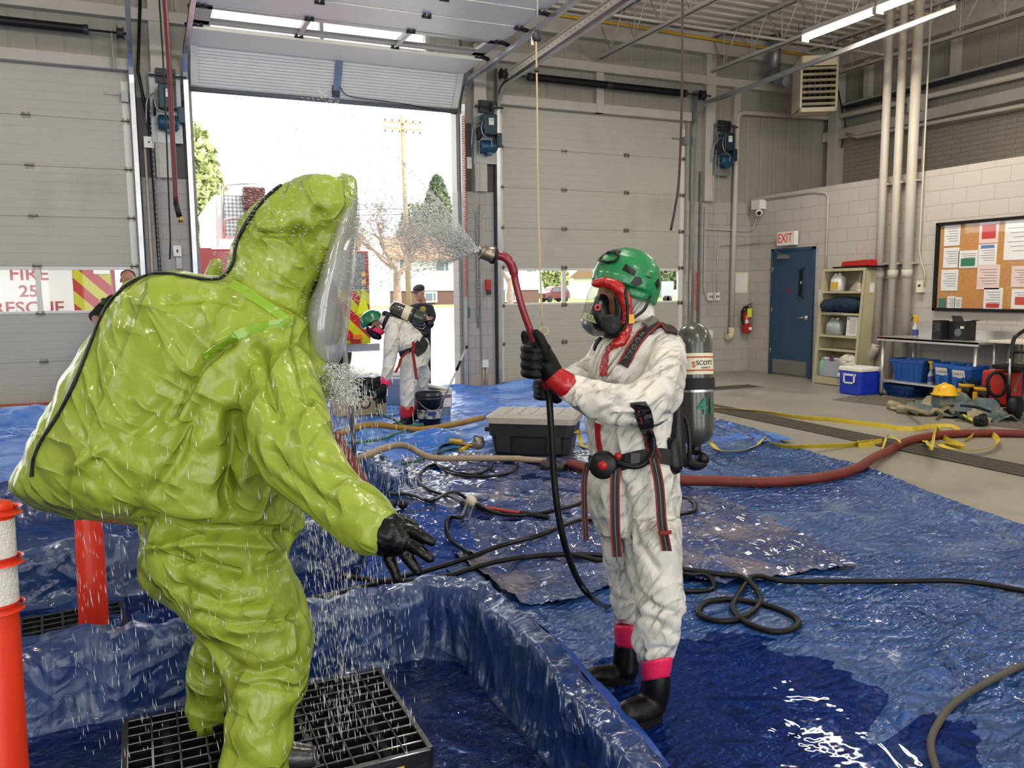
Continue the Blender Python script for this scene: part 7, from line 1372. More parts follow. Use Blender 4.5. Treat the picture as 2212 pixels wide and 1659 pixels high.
for nm, sl in (('leg_tape', [(1326, 1350, 1378, 1352, 3.18, .078), (1327, 1375, 1377, 1377, 3.18, .074), (1330, 1398, 1376, 1401, 3.18, .07)]), ('leg_tape', [(1384, 1430, 1453, 1419, 2.88, .08), (1385, 1450, 1451, 1440, 2.88, .076), (1388, 1472, 1446, 1462, 2.88, .07)])): slices(MB(), sl, 24, 3, 2.0).build(nm, m_ptape, P2, smooth=0) if False else (lambda q: (slices(q, sl, 24, 3, 2.0), q.build(nm, m_ptape, P2)))(MB())
for nm, pts in (('wrist_tape', [(1222, 832, 2.685, 29), (1203, 818, 2.69, 26), (1190, 806, 2.7, 23)]),): (lambda q: (limb(q, pts, 22, 4), q.build(nm, m_rtape, P2)))(MB())
# boots
m_bootb = M('boot_rubber', '0a0a0a', .36, spec=.3, bump=.25, bscale=25, dirt='1b1815', dscale=14, dthr=.55)
for pts, sole in (([(1417, 1450, 2.89, 29), (1417, 1480, 2.89, 31), (1412, 1508, 2.9, 33)], [(1412, 1520, 2.9, 30), (1388, 1533, 2.87, 31), (1358, 1540, 2.84, 28), (1340, 1545, 2.83, 22)]), ([(1353, 1392, 3.18, 26), (1352, 1420, 3.18, 28), (1350, 1445, 3.18, 30)], [(1352, 1450, 3.18, 26), (1322, 1458, 3.17, 24), (1288, 1460, 3.15, 21), (1266, 1462, 3.14, 17)])):
    mb = MB(); limb(mb, pts, 20, 4); limb(mb, sole, 18, 5); bv_, bn_, bf_ = fuse(mb, .006, 3); bv_[:, 2] = np.maximum(bv_[:, 2], .022); bt = arr_obj('boot', bv_, bf_, m_bootb, P2)
    S_ = crom(sole, 4); mb = MB(); A0, A1 = [], []
    lo = []; hi = []
    for x, y, d, r_ in S_: p = AT(x, y, d); q = r_ * d / FPX * 1.0; lo.append(V(p.x, p.y, .02)); hi.append(q)
    t_ = (lo[-1] - lo[0]).normalized(); s_ = V(-t_.y, t_.x, 0); ringL = [p + s_ * q for p, q in zip(lo, hi)]; ringR = [p - s_ * q for p, q in zip(lo, hi)]; tip = [lo[-1] + t_ * hi[-1]]; heel = [lo[0] - t_ * hi[0] * .9]
    MB().prism([V(p.x, p.y, .012) for p in heel + ringR + tip + ringL[::-1]], (0, 0, .028)).build('sole', m_black, bt, fix=True)
# head, mask, helmet
skin = M('skin', 'a97c66', .55, var=.05)
hd, A_h, R_h, s_h = head(P2, AT(1334, 655, 3.0), .2, -CR * 1.0 - CF * .25 - CU * .12, CU, skin)
mb = MB(); limb(mb, [(1286, 612, 2.93, 9), (1312, 611, 2.9, 12), (1336, 622, 2.885, 13), (1350, 646, 2.885, 13), (1354, 676, 2.89, 13), (1346, 705, 2.9, 14), (1328, 724, 2.92, 13)], 12, 5); limb(mb, [(1352, 715, 2.9, 14), (1345, 735, 2.86, 14), (1330, 742, 2.85, 10)], 10, 4)
hv, hn, hf_ = fuse(mb, .005, 2); hv = hv + hn * (.004 * crumple(hv, 25, 2))[:, None]; arr_obj('face_tape', hv, hf_, m_rtape, P2)
m_lens = bpy.data.materials.new('mask_lens'); m_lens.use_nodes = True; N = m_lens.node_tree.nodes; Lk = m_lens.node_tree.links; tr = N.new('ShaderNodeBsdfTransparent'); tr.inputs[0].default_value = (.86, .87, .84, 1); gl = N.new('ShaderNodeBsdfGlossy'); gl.inputs['Roughness'].default_value = .04; fr = N.new('ShaderNodeFresnel'); fr.inputs[0].default_value = 1.6; mx = N.new('ShaderNodeMixShader'); front_only(N, Lk, fr, mx); Lk.new(tr.outputs[0], mx.inputs[1]); Lk.new(gl.outputs[0], mx.inputs[2]); Lk.new(mx.outputs[0], N['Material Output'].inputs[0])
mb = MB(); slices(mb, [(1280, 614, 1330, 620, 2.97, .05), (1270, 632, 1338, 640, 2.97, .075), (1263, 660, 1342, 664, 2.97, .085), (1256, 690, 1338, 690, 2.97, .085), (1258, 708, 1330, 706, 2.97, .08)], 28, 6, 2.0); mb.build('mask_lens', m_lens, P2)
mb = MB(); slices(mb, [(1255, 690, 1338, 694, 2.97, .088), (1256, 703, 1332, 706, 2.97, .088), (1268, 718, 1322, 716, 2.97, .07), (1284, 727, 1312, 724, 2.97, .04)], 28, 4, 2.0); mb.build('mask_chin', M('mask_grey', '6f706c', .25, .3, coat=.4), P2)
mb = MB(); limb(mb, [(1300, 650, 2.93, 16), (1296, 676, 2.9, 22), (1300, 696, 2.9, 22)], 16, 4); limb(mb, [(1318, 700, 2.92, 20), (1322, 705, 2.84, 18)], 16, 3); limb(mb, [(1333, 640, 2.9, 8), (1338, 668, 2.89, 9), (1334, 690, 2.88, 9), (1322, 708, 2.88, 9)], 10, 4)
mb2, mn2, mf2 = fuse(mb, .005, 2); arr_obj('breathing_mask', mb2, mf2, m_blackp, P2)
MB().lathe(AT(1320, 702, 2.83), -CF, [(0, .0), (0, .034), (.01, .036), (.016, .028), (.016, 0)], 20).build('exhale_port', m_black, P2)
c_ = AT(1291, 664, 2.865); MB().lathe(c_, -CF, [(0, .006), (0, .012), (.003, .012), (.003, .006)], 14, False).build('red_mark', M('mark_red', 'b02a20', .4), P2)
pc = AT(1275, 687, 2.875); rx_ = (Vector(CR) * .94 - Vector(CU) * .33).normalized(); ux_3 = (Vector(CU) * .94 + Vector(CR) * .33).normalized()
MB().obox(pc, rx_ * .027, ux_3 * .0115, -Vector(CF) * .002).build('number_plate', M('plate_olive', '8f8f6a', .4), P2); text('533', 'lettering', M('ink_dark', '2d2f33', .6), pc - Vector(CF) * .0026, rx_, ux_3, .014, .001, P2)
m_helm = M('helmet_green', '0f7a45', .3, coat=.3)
hax = (Vector(CU) * .962 + Vector(CR) * .27).normalized(); hcn = AT(1351, 617, 2.99); hfx = (Vector(CR) - hax * Vector(CR).dot(hax)).normalized()
mb = MB(); mb.lathe(hcn, hax, [(-.012, 0), (-.012, .118), (-.012, .125), (.02, .127), (.06, .119), (.09, .103), (.115, .077), (.131, .045), (.138, 0)], 36, ex=hfx, ey=.86); mb.lathe(hcn + hfx * .035 - hax * .02, hax, [(-.025, 0), (-.025, .085), (-.02, .09), (.02, .093), (.03, .08), (.03, 0)], 30, ex=hfx, ey=.95)
hv, hn, hf_ = fuse(mb, .0045, 3); hel = arr_obj('helmet', hv, hf_, m_helm, P2); bvh_ = bvh_of(hv, hf_)
for poly in ([(1344, 583), (1352, 570), (1374, 586), (1371, 596), (1357, 590)], [(1361, 613), (1372, 598), (1384, 600), (1388, 612), (1375, 619)], [(1414, 612), (1422, 602), (1424, 616), (1419, 624)]): patch(bvh_, poly, .003, .001).build('vent_panel', m_blackp, hel)
patch(bvh_, [(1392, 596), (1400, 597), (1408, 600), (1401, 601)], .001, .001).build('side_mark', m_black, hel)
MB().tube([hit(bvh_, x, y, .008)[0] for x, y in ((1298, 564), (1304, 551), (1318, 548), (1333, 549), (1337, 556), (1330, 566), (1316, 569))], .0055, 8, closed=True).build('lamp_clip', m_blackp, hel); patch(bvh_, [(1320, 546), (1324, 541), (1341, 543), (1337, 550)], .003, .002).build('lamp_clip', m_blackp, hel)
q, n_ = hit(bvh_, 1307, 574, .002); text('Petzl'.upper(), 'lettering', m_black, q, CR, CU, .008, .001, hel)
MB().tube(crom([tuple(hit(bvh_, 1348, 612, .003)[0]), tuple(AT(1352, 640, 2.86)), tuple(AT(1356, 668, 2.86)), tuple(AT(1352, 700, 2.86)), tuple(AT(1330, 725, 2.87)), tuple(AT(1308, 727, 2.9))], 6), .006, 8).build('chin_strap', m_blackp, P2)
MB().tube(crom([tuple(AT(1405, 640, 2.9)), tuple(AT(1392, 668, 2.86)), tuple(AT(1372, 684, 2.85)), tuple(AT(1358, 690, 2.85))], 6), .0055, 8).build('chin_strap', m_blackp, P2)
MB().obox(AT(1364, 689, 2.845), Vector(CR) * .009, Vector(CU) * .016, -Vector(CF) * .004).build('yellow_buckle', M('buckle_yellow', 'd6a01c', .4), P2)
skin_strip(bv2, [(1334, 738, 26), (1312, 760, 24), (1305, 790, 24), (1304, 812, 22)], 24, .003, .003, 6).build('zip_tape', m_rtape, P2)
skin_strip(bv2, [(1292, 915, 16), (1292, 940, 14), (1296, 968, 14), (1300, 985, 12)], 14, .003, .003, 6).build('zip_tape', m_rtape, P2)
# breathing set: backplate, cylinder, straps, belt
m_strap = M('strap_black', '1a1a1c', .7); m_sred = M('strap_red', '7e1f1c', .7); m_sgr = M('strap_grey', '6a6a66', .6)
S2 = thing('air_pack', AT(1490, 1000, 3.1), 'dark air cylinder marked 41 on the back of the person in white', 'air cylinder', 'air packs worn by the helpers')
ct = AT(1496, 696, 3.12); cb_ = AT(1502, 962, 3.12); ca_ = (cb_ - ct); cL = ca_.length; ca_.normalize(); rC = 40.5 * 3.12 / FPX
m_cyl = M('cylinder_carbon', '3a3c37', .28, coat=.6, var=.25, vscale=20, aniso=(1, 1, 12))
prof = [(0, 0), (.002, rC * .2), (.012, rC * .5), (.03, rC * .78), (.055, rC * .95), (.08, rC), (cL - .07, rC), (cL - .04, rC * .93), (cL - .018, rC * .72), (cL - .005, rC * .45), (cL, rC * .25), (cL, 0)]
MB().lathe(ct, ca_, prof, 40).build('cylinder', m_cyl, S2)
def band(y0, y1, mat, nm, e=.002):
    a = (AT(1497, y0, 3.12) - ct).dot(ca_); b_ = (AT(1499, y1, 3.12) - ct).dot(ca_); return MB().lathe(ct, ca_, [(a, rC), (a, rC + e), (b_, rC + e), (b_, rC)], 40, False).build(nm, mat, S2)
band(764, 809, M('label_cream', 'd6d2b4', .4), 'label_band'); band(771, 774, pin, 'label_line', .003); band(799, 802, pin, 'label_line', .003); band(817, 841, m_strap, 'holding_strap', .006); band(842, 847, m_galv, 'silver_line', .003)
vf = -(Vector(CF)); rgt = ca_.cross(vf).normalized(); rgt = rgt if rgt.dot(Vector(CR)) > 0 else -rgt; vfn = rgt.cross(-ca_).normalized(); 
def cylpt(x, y, e=.004):
    a = (AT(x, y, 3.12) - ct).dot(ca_); off = (AT(x, y, 3.12) - (ct + ca_ * a)).dot(rgt); return ct + ca_ * a + vfn * (rC + e), off
def cyltext(s_, x, y, hpx, mat, **k):
    c, off = cylpt(x, y); th = math.asin(max(-.95, min(.95, off / rC))); n2 = (vfn * math.cos(th) + rgt * math.sin(th)); r2 = (rgt * math.cos(th) - vfn * math.sin(th)); axis_c = c - vfn * (rC + .004)
    return text(s_, 'lettering', mat, axis_c + n2 * (rC + .004), r2, -ca_, hpx * 3.05 / FPX, .001, S2, wrap=rC + .004, **k)
cyltext('SCOTT', 1514, 785, 9.5, m_dark, bold=.015); cyltext('SAFETY', 1516, 795, 4, m_dark, stretch=1.3); cyltext('41', 1518, 878, 34, M('number_green', '13705a', .4), bold=.03)
cyltext('S', 1490, 789, 12, pin, bold=.03)
mb = MB(); mb.tube([cb_ - ca_ * .01, cb_ + ca_ * .035], .022, 14); mb.tube([AT(1503, 990, 3.12), AT(1530, 992, 3.12)], [.02, .016], 14); mb.ball(AT(1518, 990, 3.08), .024); mb.build('valve', m_blackp, S2); MB().tube([AT(1480, 985, 3.05), AT(1487, 1010, 3.05)], .014, 10).build('gauge', m_galv, S2)
mb = MB(); limb(mb, [(1448, 716, 2.98, 10), (1458, 770, 2.97, 10), (1462, 850, 2.97, 12), (1462, 930, 2.96, 16), (1464, 990, 2.96, 20)], 12, 4); limb(mb, [(1452, 960, 2.9, 16), (1456, 1005, 2.9, 20)], 12, 3); limb(mb, [(1462, 985, 3.04, 18), (1500, 1005, 3.06, 12), (1518, 1002, 3.08, 10)], 10, 3); mb.build('backplate', m_blackp, S2)
MB().tube(crom([tuple(AT(1470, 890, 3.0)), tuple(AT(1486, 920, 2.98)), tuple(AT(1489, 980, 2.98)), tuple(AT(1478, 1008, 3.0))], 6), .008, 8).build('air_line', m_blackp, S2)
def strap(pts, wpx, nm='shoulder_strap', red=True, bvv=bv2, dflt=3.0, off=.006):
    o = skin_strip(bvv, [(x, y, wpx) for x, y in pts], wpx, .005, off, 6, dflt).build(nm, m_strap, S2)
    if red: 
        for s_ in (-.42, .42): skin_strip(bvv, [(x + s_ * wpx, y + s_ * wpx * .1, wpx * .16) for x, y in pts], 3, .002, off + .005, 6, dflt).build('red_edge', m_sred, o)
    return o
strap([(1452, 722), (1436, 705), (1414, 704), (1390, 722), (1366, 752), (1346, 790)], 24)
patch(bv2, [(1406, 690), (1420, 700), (1398, 712), (1388, 704)], .004, .014).build('reflective_patch', m_sgr, S2)
for ch, (x, y) in zip('SCOTT', ((1385, 727), (1376, 738), (1367, 750), (1358, 762), (1350, 775))):
    q, n_ = hit(bv2, x, y, .0135); up_ = (Vector(CR) * .8 + Vector(CU) * .6); text(ch, 'lettering', m_sgr, q, (Vector(CR) * .6 - Vector(CU) * .8), up_, .016, .001, S2, bold=.01)
strap([(1286, 752), (1292, 740), (1300, 730)], 16, red=False)
strap([(1276, 1000), (1300, 1008), (1340, 1000), (1380, 990), (1420, 985), (1456, 990)], 34, 'waist_belt', False)
strap([(1384, 884), (1392, 915), (1402, 955), (1414, 990)], 22, 'chest_strap'); skin_strip(bv2, [(1378, 870, 34), (1392, 900, 36), (1396, 925, 28)], 30, .012, .01, 6).build('regulator_block', m_blackp, S2)
MB().tube(crom([tuple(hit(bv2, x, y, .02)[0]) for x, y in ((1380, 895), (1398, 930), (1408, 965), (1402, 990), (1375, 1005), (1345, 1002), (1328, 992))], 6), .0105, 10).build('air_line', m_blackp, S2)
q, n_ = hit(bv2, 1305, 1002, .03); q = AT(1303, 1004, 2.8); MB().lathe(q, -Vector(CF) - Vector(CR) * .2, [(-.04, .03), (-.03, .046), (.015, .048), (.022, .04), (.022, 0)], 24).build('regulator', m_blackp, S2); MB().lathe(q, -Vector(CF) - Vector(CR) * .2, [(.022, .0), (.022, .016), (.025, .016), (.026, 0)], 20).build('red_badge', M('badge_scarlet', 'b01c20', .35), S2)
MB().ball(q + Vector(CR) * .05 + Vector(CU) * .03, .013).build('red_knob', M('badge_scarlet', 'b01c20', .35), S2); MB().obox(hit(bv2, 1372, 992, .016)[0], Vector(CR) * .016, Vector(CU) * .022, Vector(CF) * .003).build('belt_buckle', m_dark, S2)
def hang(pts, wpx, d=2.8):
    P = [AT(x, y, dd) for x, y, dd in pts]; P = [Vector(p) for p in crom([tuple(p) for p in P], 5)]; w_ = wpx * d / FPX / 2; o = MB().strip(P, Vector(CR) * w_, .003).build('hanging_strap', m_strap, S2, fix=True)
    for s_ in (-.85, .85): MB().strip([p + Vector(CR) * w_ * s_ - Vector(CF) * .002 for p in P], Vector(CR) * w_ * .15, .0025).build('red_edge', m_sred, o, fix=True)
    MB().strip([p - Vector(CF) * .0025 for p in P], Vector(CR) * w_ * .08, .0015).build('stitching', m_sgr, o, fix=True)
hang([(1270, 1000, 2.84), (1262, 1040, 2.83), (1263, 1110, 2.84), (1266, 1168, 2.85)], 13); hang([(1330, 1012, 2.78), (1328, 1060, 2.77), (1329, 1140, 2.77), (1333, 1203, 2.78)], 21); hang([(1412, 990, 2.8), (1424, 1050, 2.76), (1430, 1130, 2.75), (1441, 1190, 2.76)], 21)
MB().obox(AT(1438, 1150, 2.745), Vector(CR) * .019, Vector(CU) * .006, Vector(CF) * .004).build('strap_slider', m_sred, S2)
# gloves closed on the wand
mb = MB(); d0 = 2.67
limb(mb, [(1200, 818, d0 + .03, 24), (1184, 795, d0 + .02, 27), (1170, 770, d0 + .01, 27), (1164, 752, d0, 22)], 18, 5)
for (k, (yy, r_)) in enumerate(((748, 10.5), (765, 11), (783, 11), (800, 10.5))): fing(mb, [(1180, yy + 4, d0 + .05, r_), (1152, yy - 2, d0 + .06, r_), (1137, yy + 2, d0 + .03, r_), (1136, yy + 6, d0 - .01, r_), (1150, yy + 9, d0 - .035, r_ * .95), (1162, yy + 10, d0 - .035, r_ * .85)])
fing(mb, [(1178, 772, d0 - .02, 12), (1174, 748, d0 - .035, 11.5), (1166, 730, d0 - .04, 10.5), (1158, 719, d0 - .04, 8.5)]); fing(mb, [(1146, 752, d0 + .03, 11), (1137, 737, d0 + .03, 10), (1133, 722, d0 + .025, 8.5)])
gv, gn, gf = fuse(mb, .004, 2); gv = gv + gn * (.0015 * crumple(gv, 25, 2))[:, None]; arr_obj('glove', gv, gf, M('glove_matte', '070708', .5, spec=.25, bump=.3, bscale=60), P2)
mb = MB(); limb(mb, [(1206, 832, 2.86, 22), (1190, 832, 2.84, 24), (1172, 834, 2.82, 22)], 16, 4)
for k, yy in enumerate((822, 832, 842, 852)): fing(mb, [(1185, yy, 2.84, 9), (1166, yy, 2.84, 9), (1160, yy + 3, 2.8, 8.5), (1170, yy + 6, 2.765, 8), (1182, yy + 6, 2.76, 7)])
fing(mb, [(1188, 822, 2.8, 10), (1182, 812, 2.77, 9), (1174, 806, 2.76, 8)])
gv, gn, gf = fuse(mb, .004, 2); arr_obj('glove', gv, gf, MATS['glove_matte'], P2); mb = MB(); limb(mb, [(1180, 812, 2.8, 22), (1192, 830, 2.8, 27), (1198, 845, 2.8, 28)], 14, 4, sq=.7); mb.build('glove_cuff', MATS['glove_matte'], P2)
# the wand
W_t = thing('spray_wand', AT(1150, 740, 2.66), 'red tube spray wand with a steel nozzle and black hose held upright', 'spray wand')
m_wred = M('wand_red', '7d1326', .3, coat=.4)
wp = [(1068, 551, 2.6), (1085, 553, 2.6), (1100, 564, 2.6), (1109, 585, 2.61), (1116, 620, 2.62), (1128, 665, 2.63), (1146, 715, 2.65), (1158, 750, 2.665), (1170, 800, 2.7), (1180, 840, 2.74)]
MB().tube(crom([tuple(AT(*q)) for q in wp], 6), [(.0145 if i < 20 else .0115) for i in range(6 * (len(wp) - 1) + 1)], 12).build('tube', m_wred, W_t)
n0, n1 = AT(1070, 552, 2.6), AT(1036, 543, 2.58); nd = (n1 - n0).normalized(); nl = (n1 - n0).length; MB().lathe(n0, nd, [(-.004, .0), (-.004, .02), (.004, .026), (.01, .027), (.012, .025), (nl - .01, .0215), (nl - .006, .024), (nl, .024), (nl, .018), (nl - .01, .0)], 24).build('nozzle', M('nozzle_steel', '8a8175', .3, .8), W_t); MB().lathe(n0, nd, [(.002, .0275), (.004, .0285), (.01, .0285), (.012, .0275)], 24).build('nozzle_ring', m_black, W_t)
MB().tube(crom([tuple(AT(*q)) for q in ((1180, 838, 2.74), (1186, 860, 2.75), (1190, 920, 2.76), (1196, 1020, 2.78), (1206, 1110, 2.8), (1224, 1190, 2.84), (1250, 1255, 2.92), (1282, 1295, 3.03))] + [tuple(G(1310, 1310, .045)), tuple(G(1345, 1312, .045))], 7), .0115, 10).build('hose', m_blh, W_t)
# ------------------------------------------------------------------ helper in white bending over the pails
dB = 9.06
P3 = thing('person', G(885, 922), 'person in white coveralls bending over by the doorway with a green hose', 'person')
mb = MB()
limb(mb, [(836, 692, dB, 15), (850, 702, dB, 22), (875, 722, dB, 27), (900, 745, dB, 27), (908, 768, dB, 24)], 20)
slices(mb, [(832, 700, 858, 690, dB, .12), (836, 735, 893, 722, dB, .15), (868, 775, 925, 755, dB, .16), (868, 800, 925, 790, dB, .14)], p=2.0)
limb(mb, [(892, 775, dB - .05, 24), (883, 812, dB - .06, 21), (880, 850, dB - .06, 19), (878, 882, dB - .05, 15)], 18)
limb(mb, [(905, 775, dB + .15, 20), (911, 815, dB + .2, 17), (908, 850, dB + .3, 14), (904, 872, dB + .3, 11)], 16)
limb(mb, [(848, 706, dB - .18, 15), (845, 735, dB - .22, 16), (842, 770, dB - .24, 14), (837, 800, dB - .26, 12.5), (832, 820, dB - .27, 10)], 16)
limb(mb, [(822, 690, dB, 13), (836, 694, dB, 14)], 14)
vs, no, fs = fuse(mb, .014, 4); vs = vs + no * (.018 * facet(vs, 5, 7, 41))[:, None]; arr_obj('coverall', vs, fs, m_cov, P3); bv3 = bvh_of(vs, fs)
(lambda q: (limb(q, [(879, 881, dB - .05, 16.5), (878, 896, dB - .05, 15.5)], 18, 3), q.build('leg_tape', m_rtape, P3)))(MB()); (lambda q: (limb(q, [(904, 868, dB + .3, 12), (903, 880, dB + .3, 11.5)], 14, 3), q.build('leg_tape', m_rtape, P3)))(MB())
(lambda q: (limb(q, [(833, 817, dB - .27, 10.5), (832, 831, dB - .27, 9.5)], 14, 3), q.build('wrist_tape', m_ptape, P3)))(MB())
for pts, ft in (([(878, 892, dB - .05, 14.5), (879, 908, dB - .05, 14)], [(880, 914, dB - .05, 12), (862, 918, dB - .1, 10), (848, 921, dB - .14, 7)]), ([(904, 878, dB + .3, 11), (904, 893, dB + .3, 11)], [(904, 897, dB + .3, 9), (894, 901, dB + .28, 8), (886, 903, dB + .25, 6)])):
    mb = MB(); limb(mb, pts, 14, 3); limb(mb, ft, 12, 3); a, b_, c_ = fuse(mb, .012, 2); a[:, 2] = np.maximum(a[:, 2], .03); arr_obj('boot', a, c_, m_bootb, P3)
mb = MB(); dG = dB - .28; limb(mb, [(831, 832, dG, 8.5), (827, 845, dG, 9.5), (824, 852, dG, 8)], 12, 3)
for pts in ([(819, 848, dG, 4), (813, 855, dG, 3.6), (809, 863, dG, 3.2)], [(822, 853, dG, 4), (819, 863, dG, 3.6), (818, 870, dG, 3)], [(826, 855, dG, 4), (825, 865, dG, 3.6), (825, 872, dG, 3)], [(830, 853, dG, 4), (831, 862, dG, 3.4), (832, 868, dG, 3)], [(820, 842, dG, 4), (811, 848, dG, 3.4), (807, 853, dG, 3)]): limb(mb, pts, 8, 3)
a, b_, c_ = fuse(mb, .007, 1); arr_obj('glove', a, c_, MATS['glove_matte'], P3)
lookB = (-Vector(CR) * .75 - Vector(CU) * .55 - Vector(CF) * .15).normalized(); head(P3, AT(807, 704, dB), .19, lookB, Vector(CU) - Vector(CR) * .9, skin)
hx3 = (Vector(CU) * .86 - Vector(CR) * .5).normalized(); hc3 = AT(805, 697, dB); hf3 = (Vector(CR) - hx3 * Vector(CR).dot(hx3)).normalized(); mb = MB(); mb.lathe(hc3, hx3, [(-.01, 0), (-.01, .135), (.03, .136), (.08, .122), (.12, .085), (.14, .045), (.146, 0)], 26, ex=hf3, ey=.88); a, b_, c_ = fuse(mb, .009, 2); hl3 = arr_obj('helmet', a, c_, M('helmet_green_wet', '0d6b48', .2, coat=.6), P3); bh3 = bvh_of(a, c_); patch(bh3, [(793, 703), (803, 698), (811, 704), (801, 711)], .006, .002).build('vent_panel', m_blackp, hl3)
mb = MB(); limb(mb, [(798, 714, dB - .04, 8), (810, 723, dB - .04, 10), (818, 728, dB - .04, 7)], 12, 3); a, b_, c_ = fuse(mb, .009, 1); arr_obj('breathing_mask', a, c_, m_blackp, P3)
(lambda q: (limb(q, [(800, 708, dB - .1, 4), (812, 713, dB - .12, 5), (824, 718, dB - .1, 6)], 10, 3), q.build('face_tape', m_ptape, P3)))(MB())
S3 = thing('air_pack', AT(880, 680, dB - .05), 'air cylinder and harness on the back of the bending person', 'air cylinder', 'air packs worn by the helpers')
c0, c1 = AT(843, 662, dB - .02), AT(921, 693, dB - .02); ax3 = c1 - c0; L3 = ax3.length; ax3.normalize(); R3 = 15.5 * dB / FPX
MB().lathe(c0, ax3, [(0, 0), (.004, R3 * .5), (.03, R3 * .88), (.07, R3), (L3 - .05, R3), (L3 - .01, R3 * .7), (L3, 0)], 26).build('cylinder', m_cyl, S3)
for a0, a1, m_, e in ((.38, .56, MATS['label_cream'], .003), (.62, .68, m_strap, .006)): MB().lathe(c0, ax3, [(L3 * a0, R3), (L3 * a0, R3 + e), (L3 * a1, R3 + e), (L3 * a1, R3)], 26, False).build('label_band' if m_ != m_strap else 'holding_strap', m_, S3)
mb = MB(); limb(mb, [(832, 678, dB - .02, 7), (858, 690, dB - .02, 8), (890, 712, dB - .02, 9), (915, 722, dB - .02, 12), (925, 708, dB, 7)], 12, 4); mb.ball(AT(928, 700, dB), .05); mb.build('backplate', m_blackp, S3)
for pts, w_ in (([(838, 684), (832, 695), (829, 712)], 8), ([(905, 738), (893, 752), (870, 762), (866, 768)], 9), ([(918, 735), (910, 752), (896, 762)], 22)): skin_strip(bv3, [(x, y, w_) for x, y in pts], w_, .01, .01, 4, dB).build('harness_strap', m_strap, S3)
for P_ in ([(882, 758), (866, 775), (862, 790), (854, 805)], [(893, 738), (892, 765), (896, 790), (900, 820)]): MB().strip([AT(x, y, dB - .3) for x, y in P_], Vector(CR) * .016, .005).build('hanging_strap', m_sred, S3, fix=True)
# ------------------------------------------------------------------ man in a cap by the doorway
dM = 12.0
P4 = thing('person', G(926, 846), 'man in a dark cap and navy shirt, arms folded, at the doorway', 'person')
m_navy = M('shirt_navy', '23272f', .85, var=.15, vscale=12); m_trou = M('trousers_navy', '1c2026', .85)
mb = MB(); slices(mb, [(898, 655, 922, 655, dM, .09), (886, 662, 934, 662, dM, .12), (888, 690, 932, 690, dM, .13), (892, 720, 931, 720, dM, .12), (893, 740, 931, 740, dM, .12)], p=2.2)
limb(mb, [(930, 664, dM, 7), (935, 682, dM - .08, 7.5), (932, 694, dM - .18, 6.5)], 12, 4); limb(mb, [(890, 664, dM, 7), (886, 682, dM - .08, 7), (890, 694, dM - .18, 6)], 12, 4)
a, b_, c_ = fuse(mb, .014, 3); arr_obj('shirt', a, c_, m_navy, P4)
mb = MB(); limb(mb, [(933, 690, dM - .16, 5.5), (918, 688, dM - .26, 5), (904, 683, dM - .27, 4.5)], 12, 4); limb(mb, [(889, 690, dM - .16, 5.5), (902, 694, dM - .25, 5), (918, 696, dM - .27, 4.2)], 12, 4)
for x, y in ((899, 680), (900, 683), (901, 686), (903, 689)): limb(mb, [(x + 4, y, dM - .28, 2.2), (x - 1, y + .5, dM - .29, 2)], 8, 2)
a, b_, c_ = fuse(mb, .009, 2); arr_obj('forearms', a, c_, skin, P4)
mb = MB(); slices(mb, [(893, 735, 931, 735, dM, .12), (893, 760, 931, 760, dM, .12)], p=2.1); limb(mb, [(903, 760, dM, 10), (902, 800, dM, 8), (901, 838, dM, 7)], 14, 4); limb(mb, [(921, 760, dM, 10), (923, 800, dM, 8), (924, 838, dM, 7)], 14, 4); a, b_, c_ = fuse(mb, .014, 3); arr_obj('trousers', a, c_, m_trou, P4)
for x in (900, 924): q = AT(x, 842, dM); MB().ball(V(q.x - .02, q.y - .06, .045), .05, .13, .045, 12, 8).build('shoe', m_black, P4)
hd, A4, R4, s4 = head(P4, AT(906, 633, dM), .23, -CR * .45 - CF * .75 - CU * .35, CU, M('skin_fair', 'c09078', .55))
MB().ball(A4(0, -.008, .065), .083, .1, .062, 18, 12, R4).build('cap', M('cap_dark', '33303a', .8), P4); MB().ball(A4(0, .1, .052), .065, .07, .01, 16, 8, R4).build('cap_brim', MATS['cap_dark'], P4); MB().ball(A4(0, .085, .085), .025, .012, .02, 10, 8, R4).build('cap_badge', M('badge_maroon', '6d2430', .6), P4)
MB().ball(AT(914, 668, dM - .13), .05, .012, .045, 12, 8).build('shirt_crest', M('crest_gold', '9a8a3c', .6), P4)
# ------------------------------------------------------------------ person behind the green suit, by the left door
dL = 9.6
q = AT(262, 700, dL); P5 = thing('person', (q.x, q.y, 0), 'person in a dark shirt with arm badge, half hidden behind the green suit', 'person')
mb = MB(); slices(mb, [(262, 632, 296, 632, dL, .1), (238, 642, 318, 640, dL, .13), (236, 690, 316, 690, dL, .14), (242, 740, 308, 740, dL, .13), (242, 770, 308, 770, dL, .13)], p=2.2)
limb(mb, [(243, 650, dL - .05, 13), (222, 668, dL - .12, 14), (205, 683, dL - .18, 12)], 14, 4); limb(mb, [(312, 650, dL, 13), (320, 690, dL, 12)], 14, 4); a, b_, c_ = fuse(mb, .014, 3); a = a + b_ * (.006 * crumple(a, 9, 2))[:, None]; arr_obj('shirt', a, c_, M('shirt_black', '18191b', .8), P5); bv5 = bvh_of(a, c_)
patch(bv5, [(218, 641 + 6), (226, 643), (230, 650), (226, 658), (218, 657)], .005, .003).build('arm_badge', MATS['crest_gold'], P5)
mb = MB(); limb(mb, [(205, 685, dL - .2, 8), (215, 700, dL - .26, 8), (235, 705, dL - .3, 7), (245, 704, dL - .3, 6)], 12, 4)
for yy in (700, 704, 708, 712): limb(mb, [(243, yy, dL - .32, 2.6), (254, yy + 1, dL - .33, 2.3)], 8, 2)
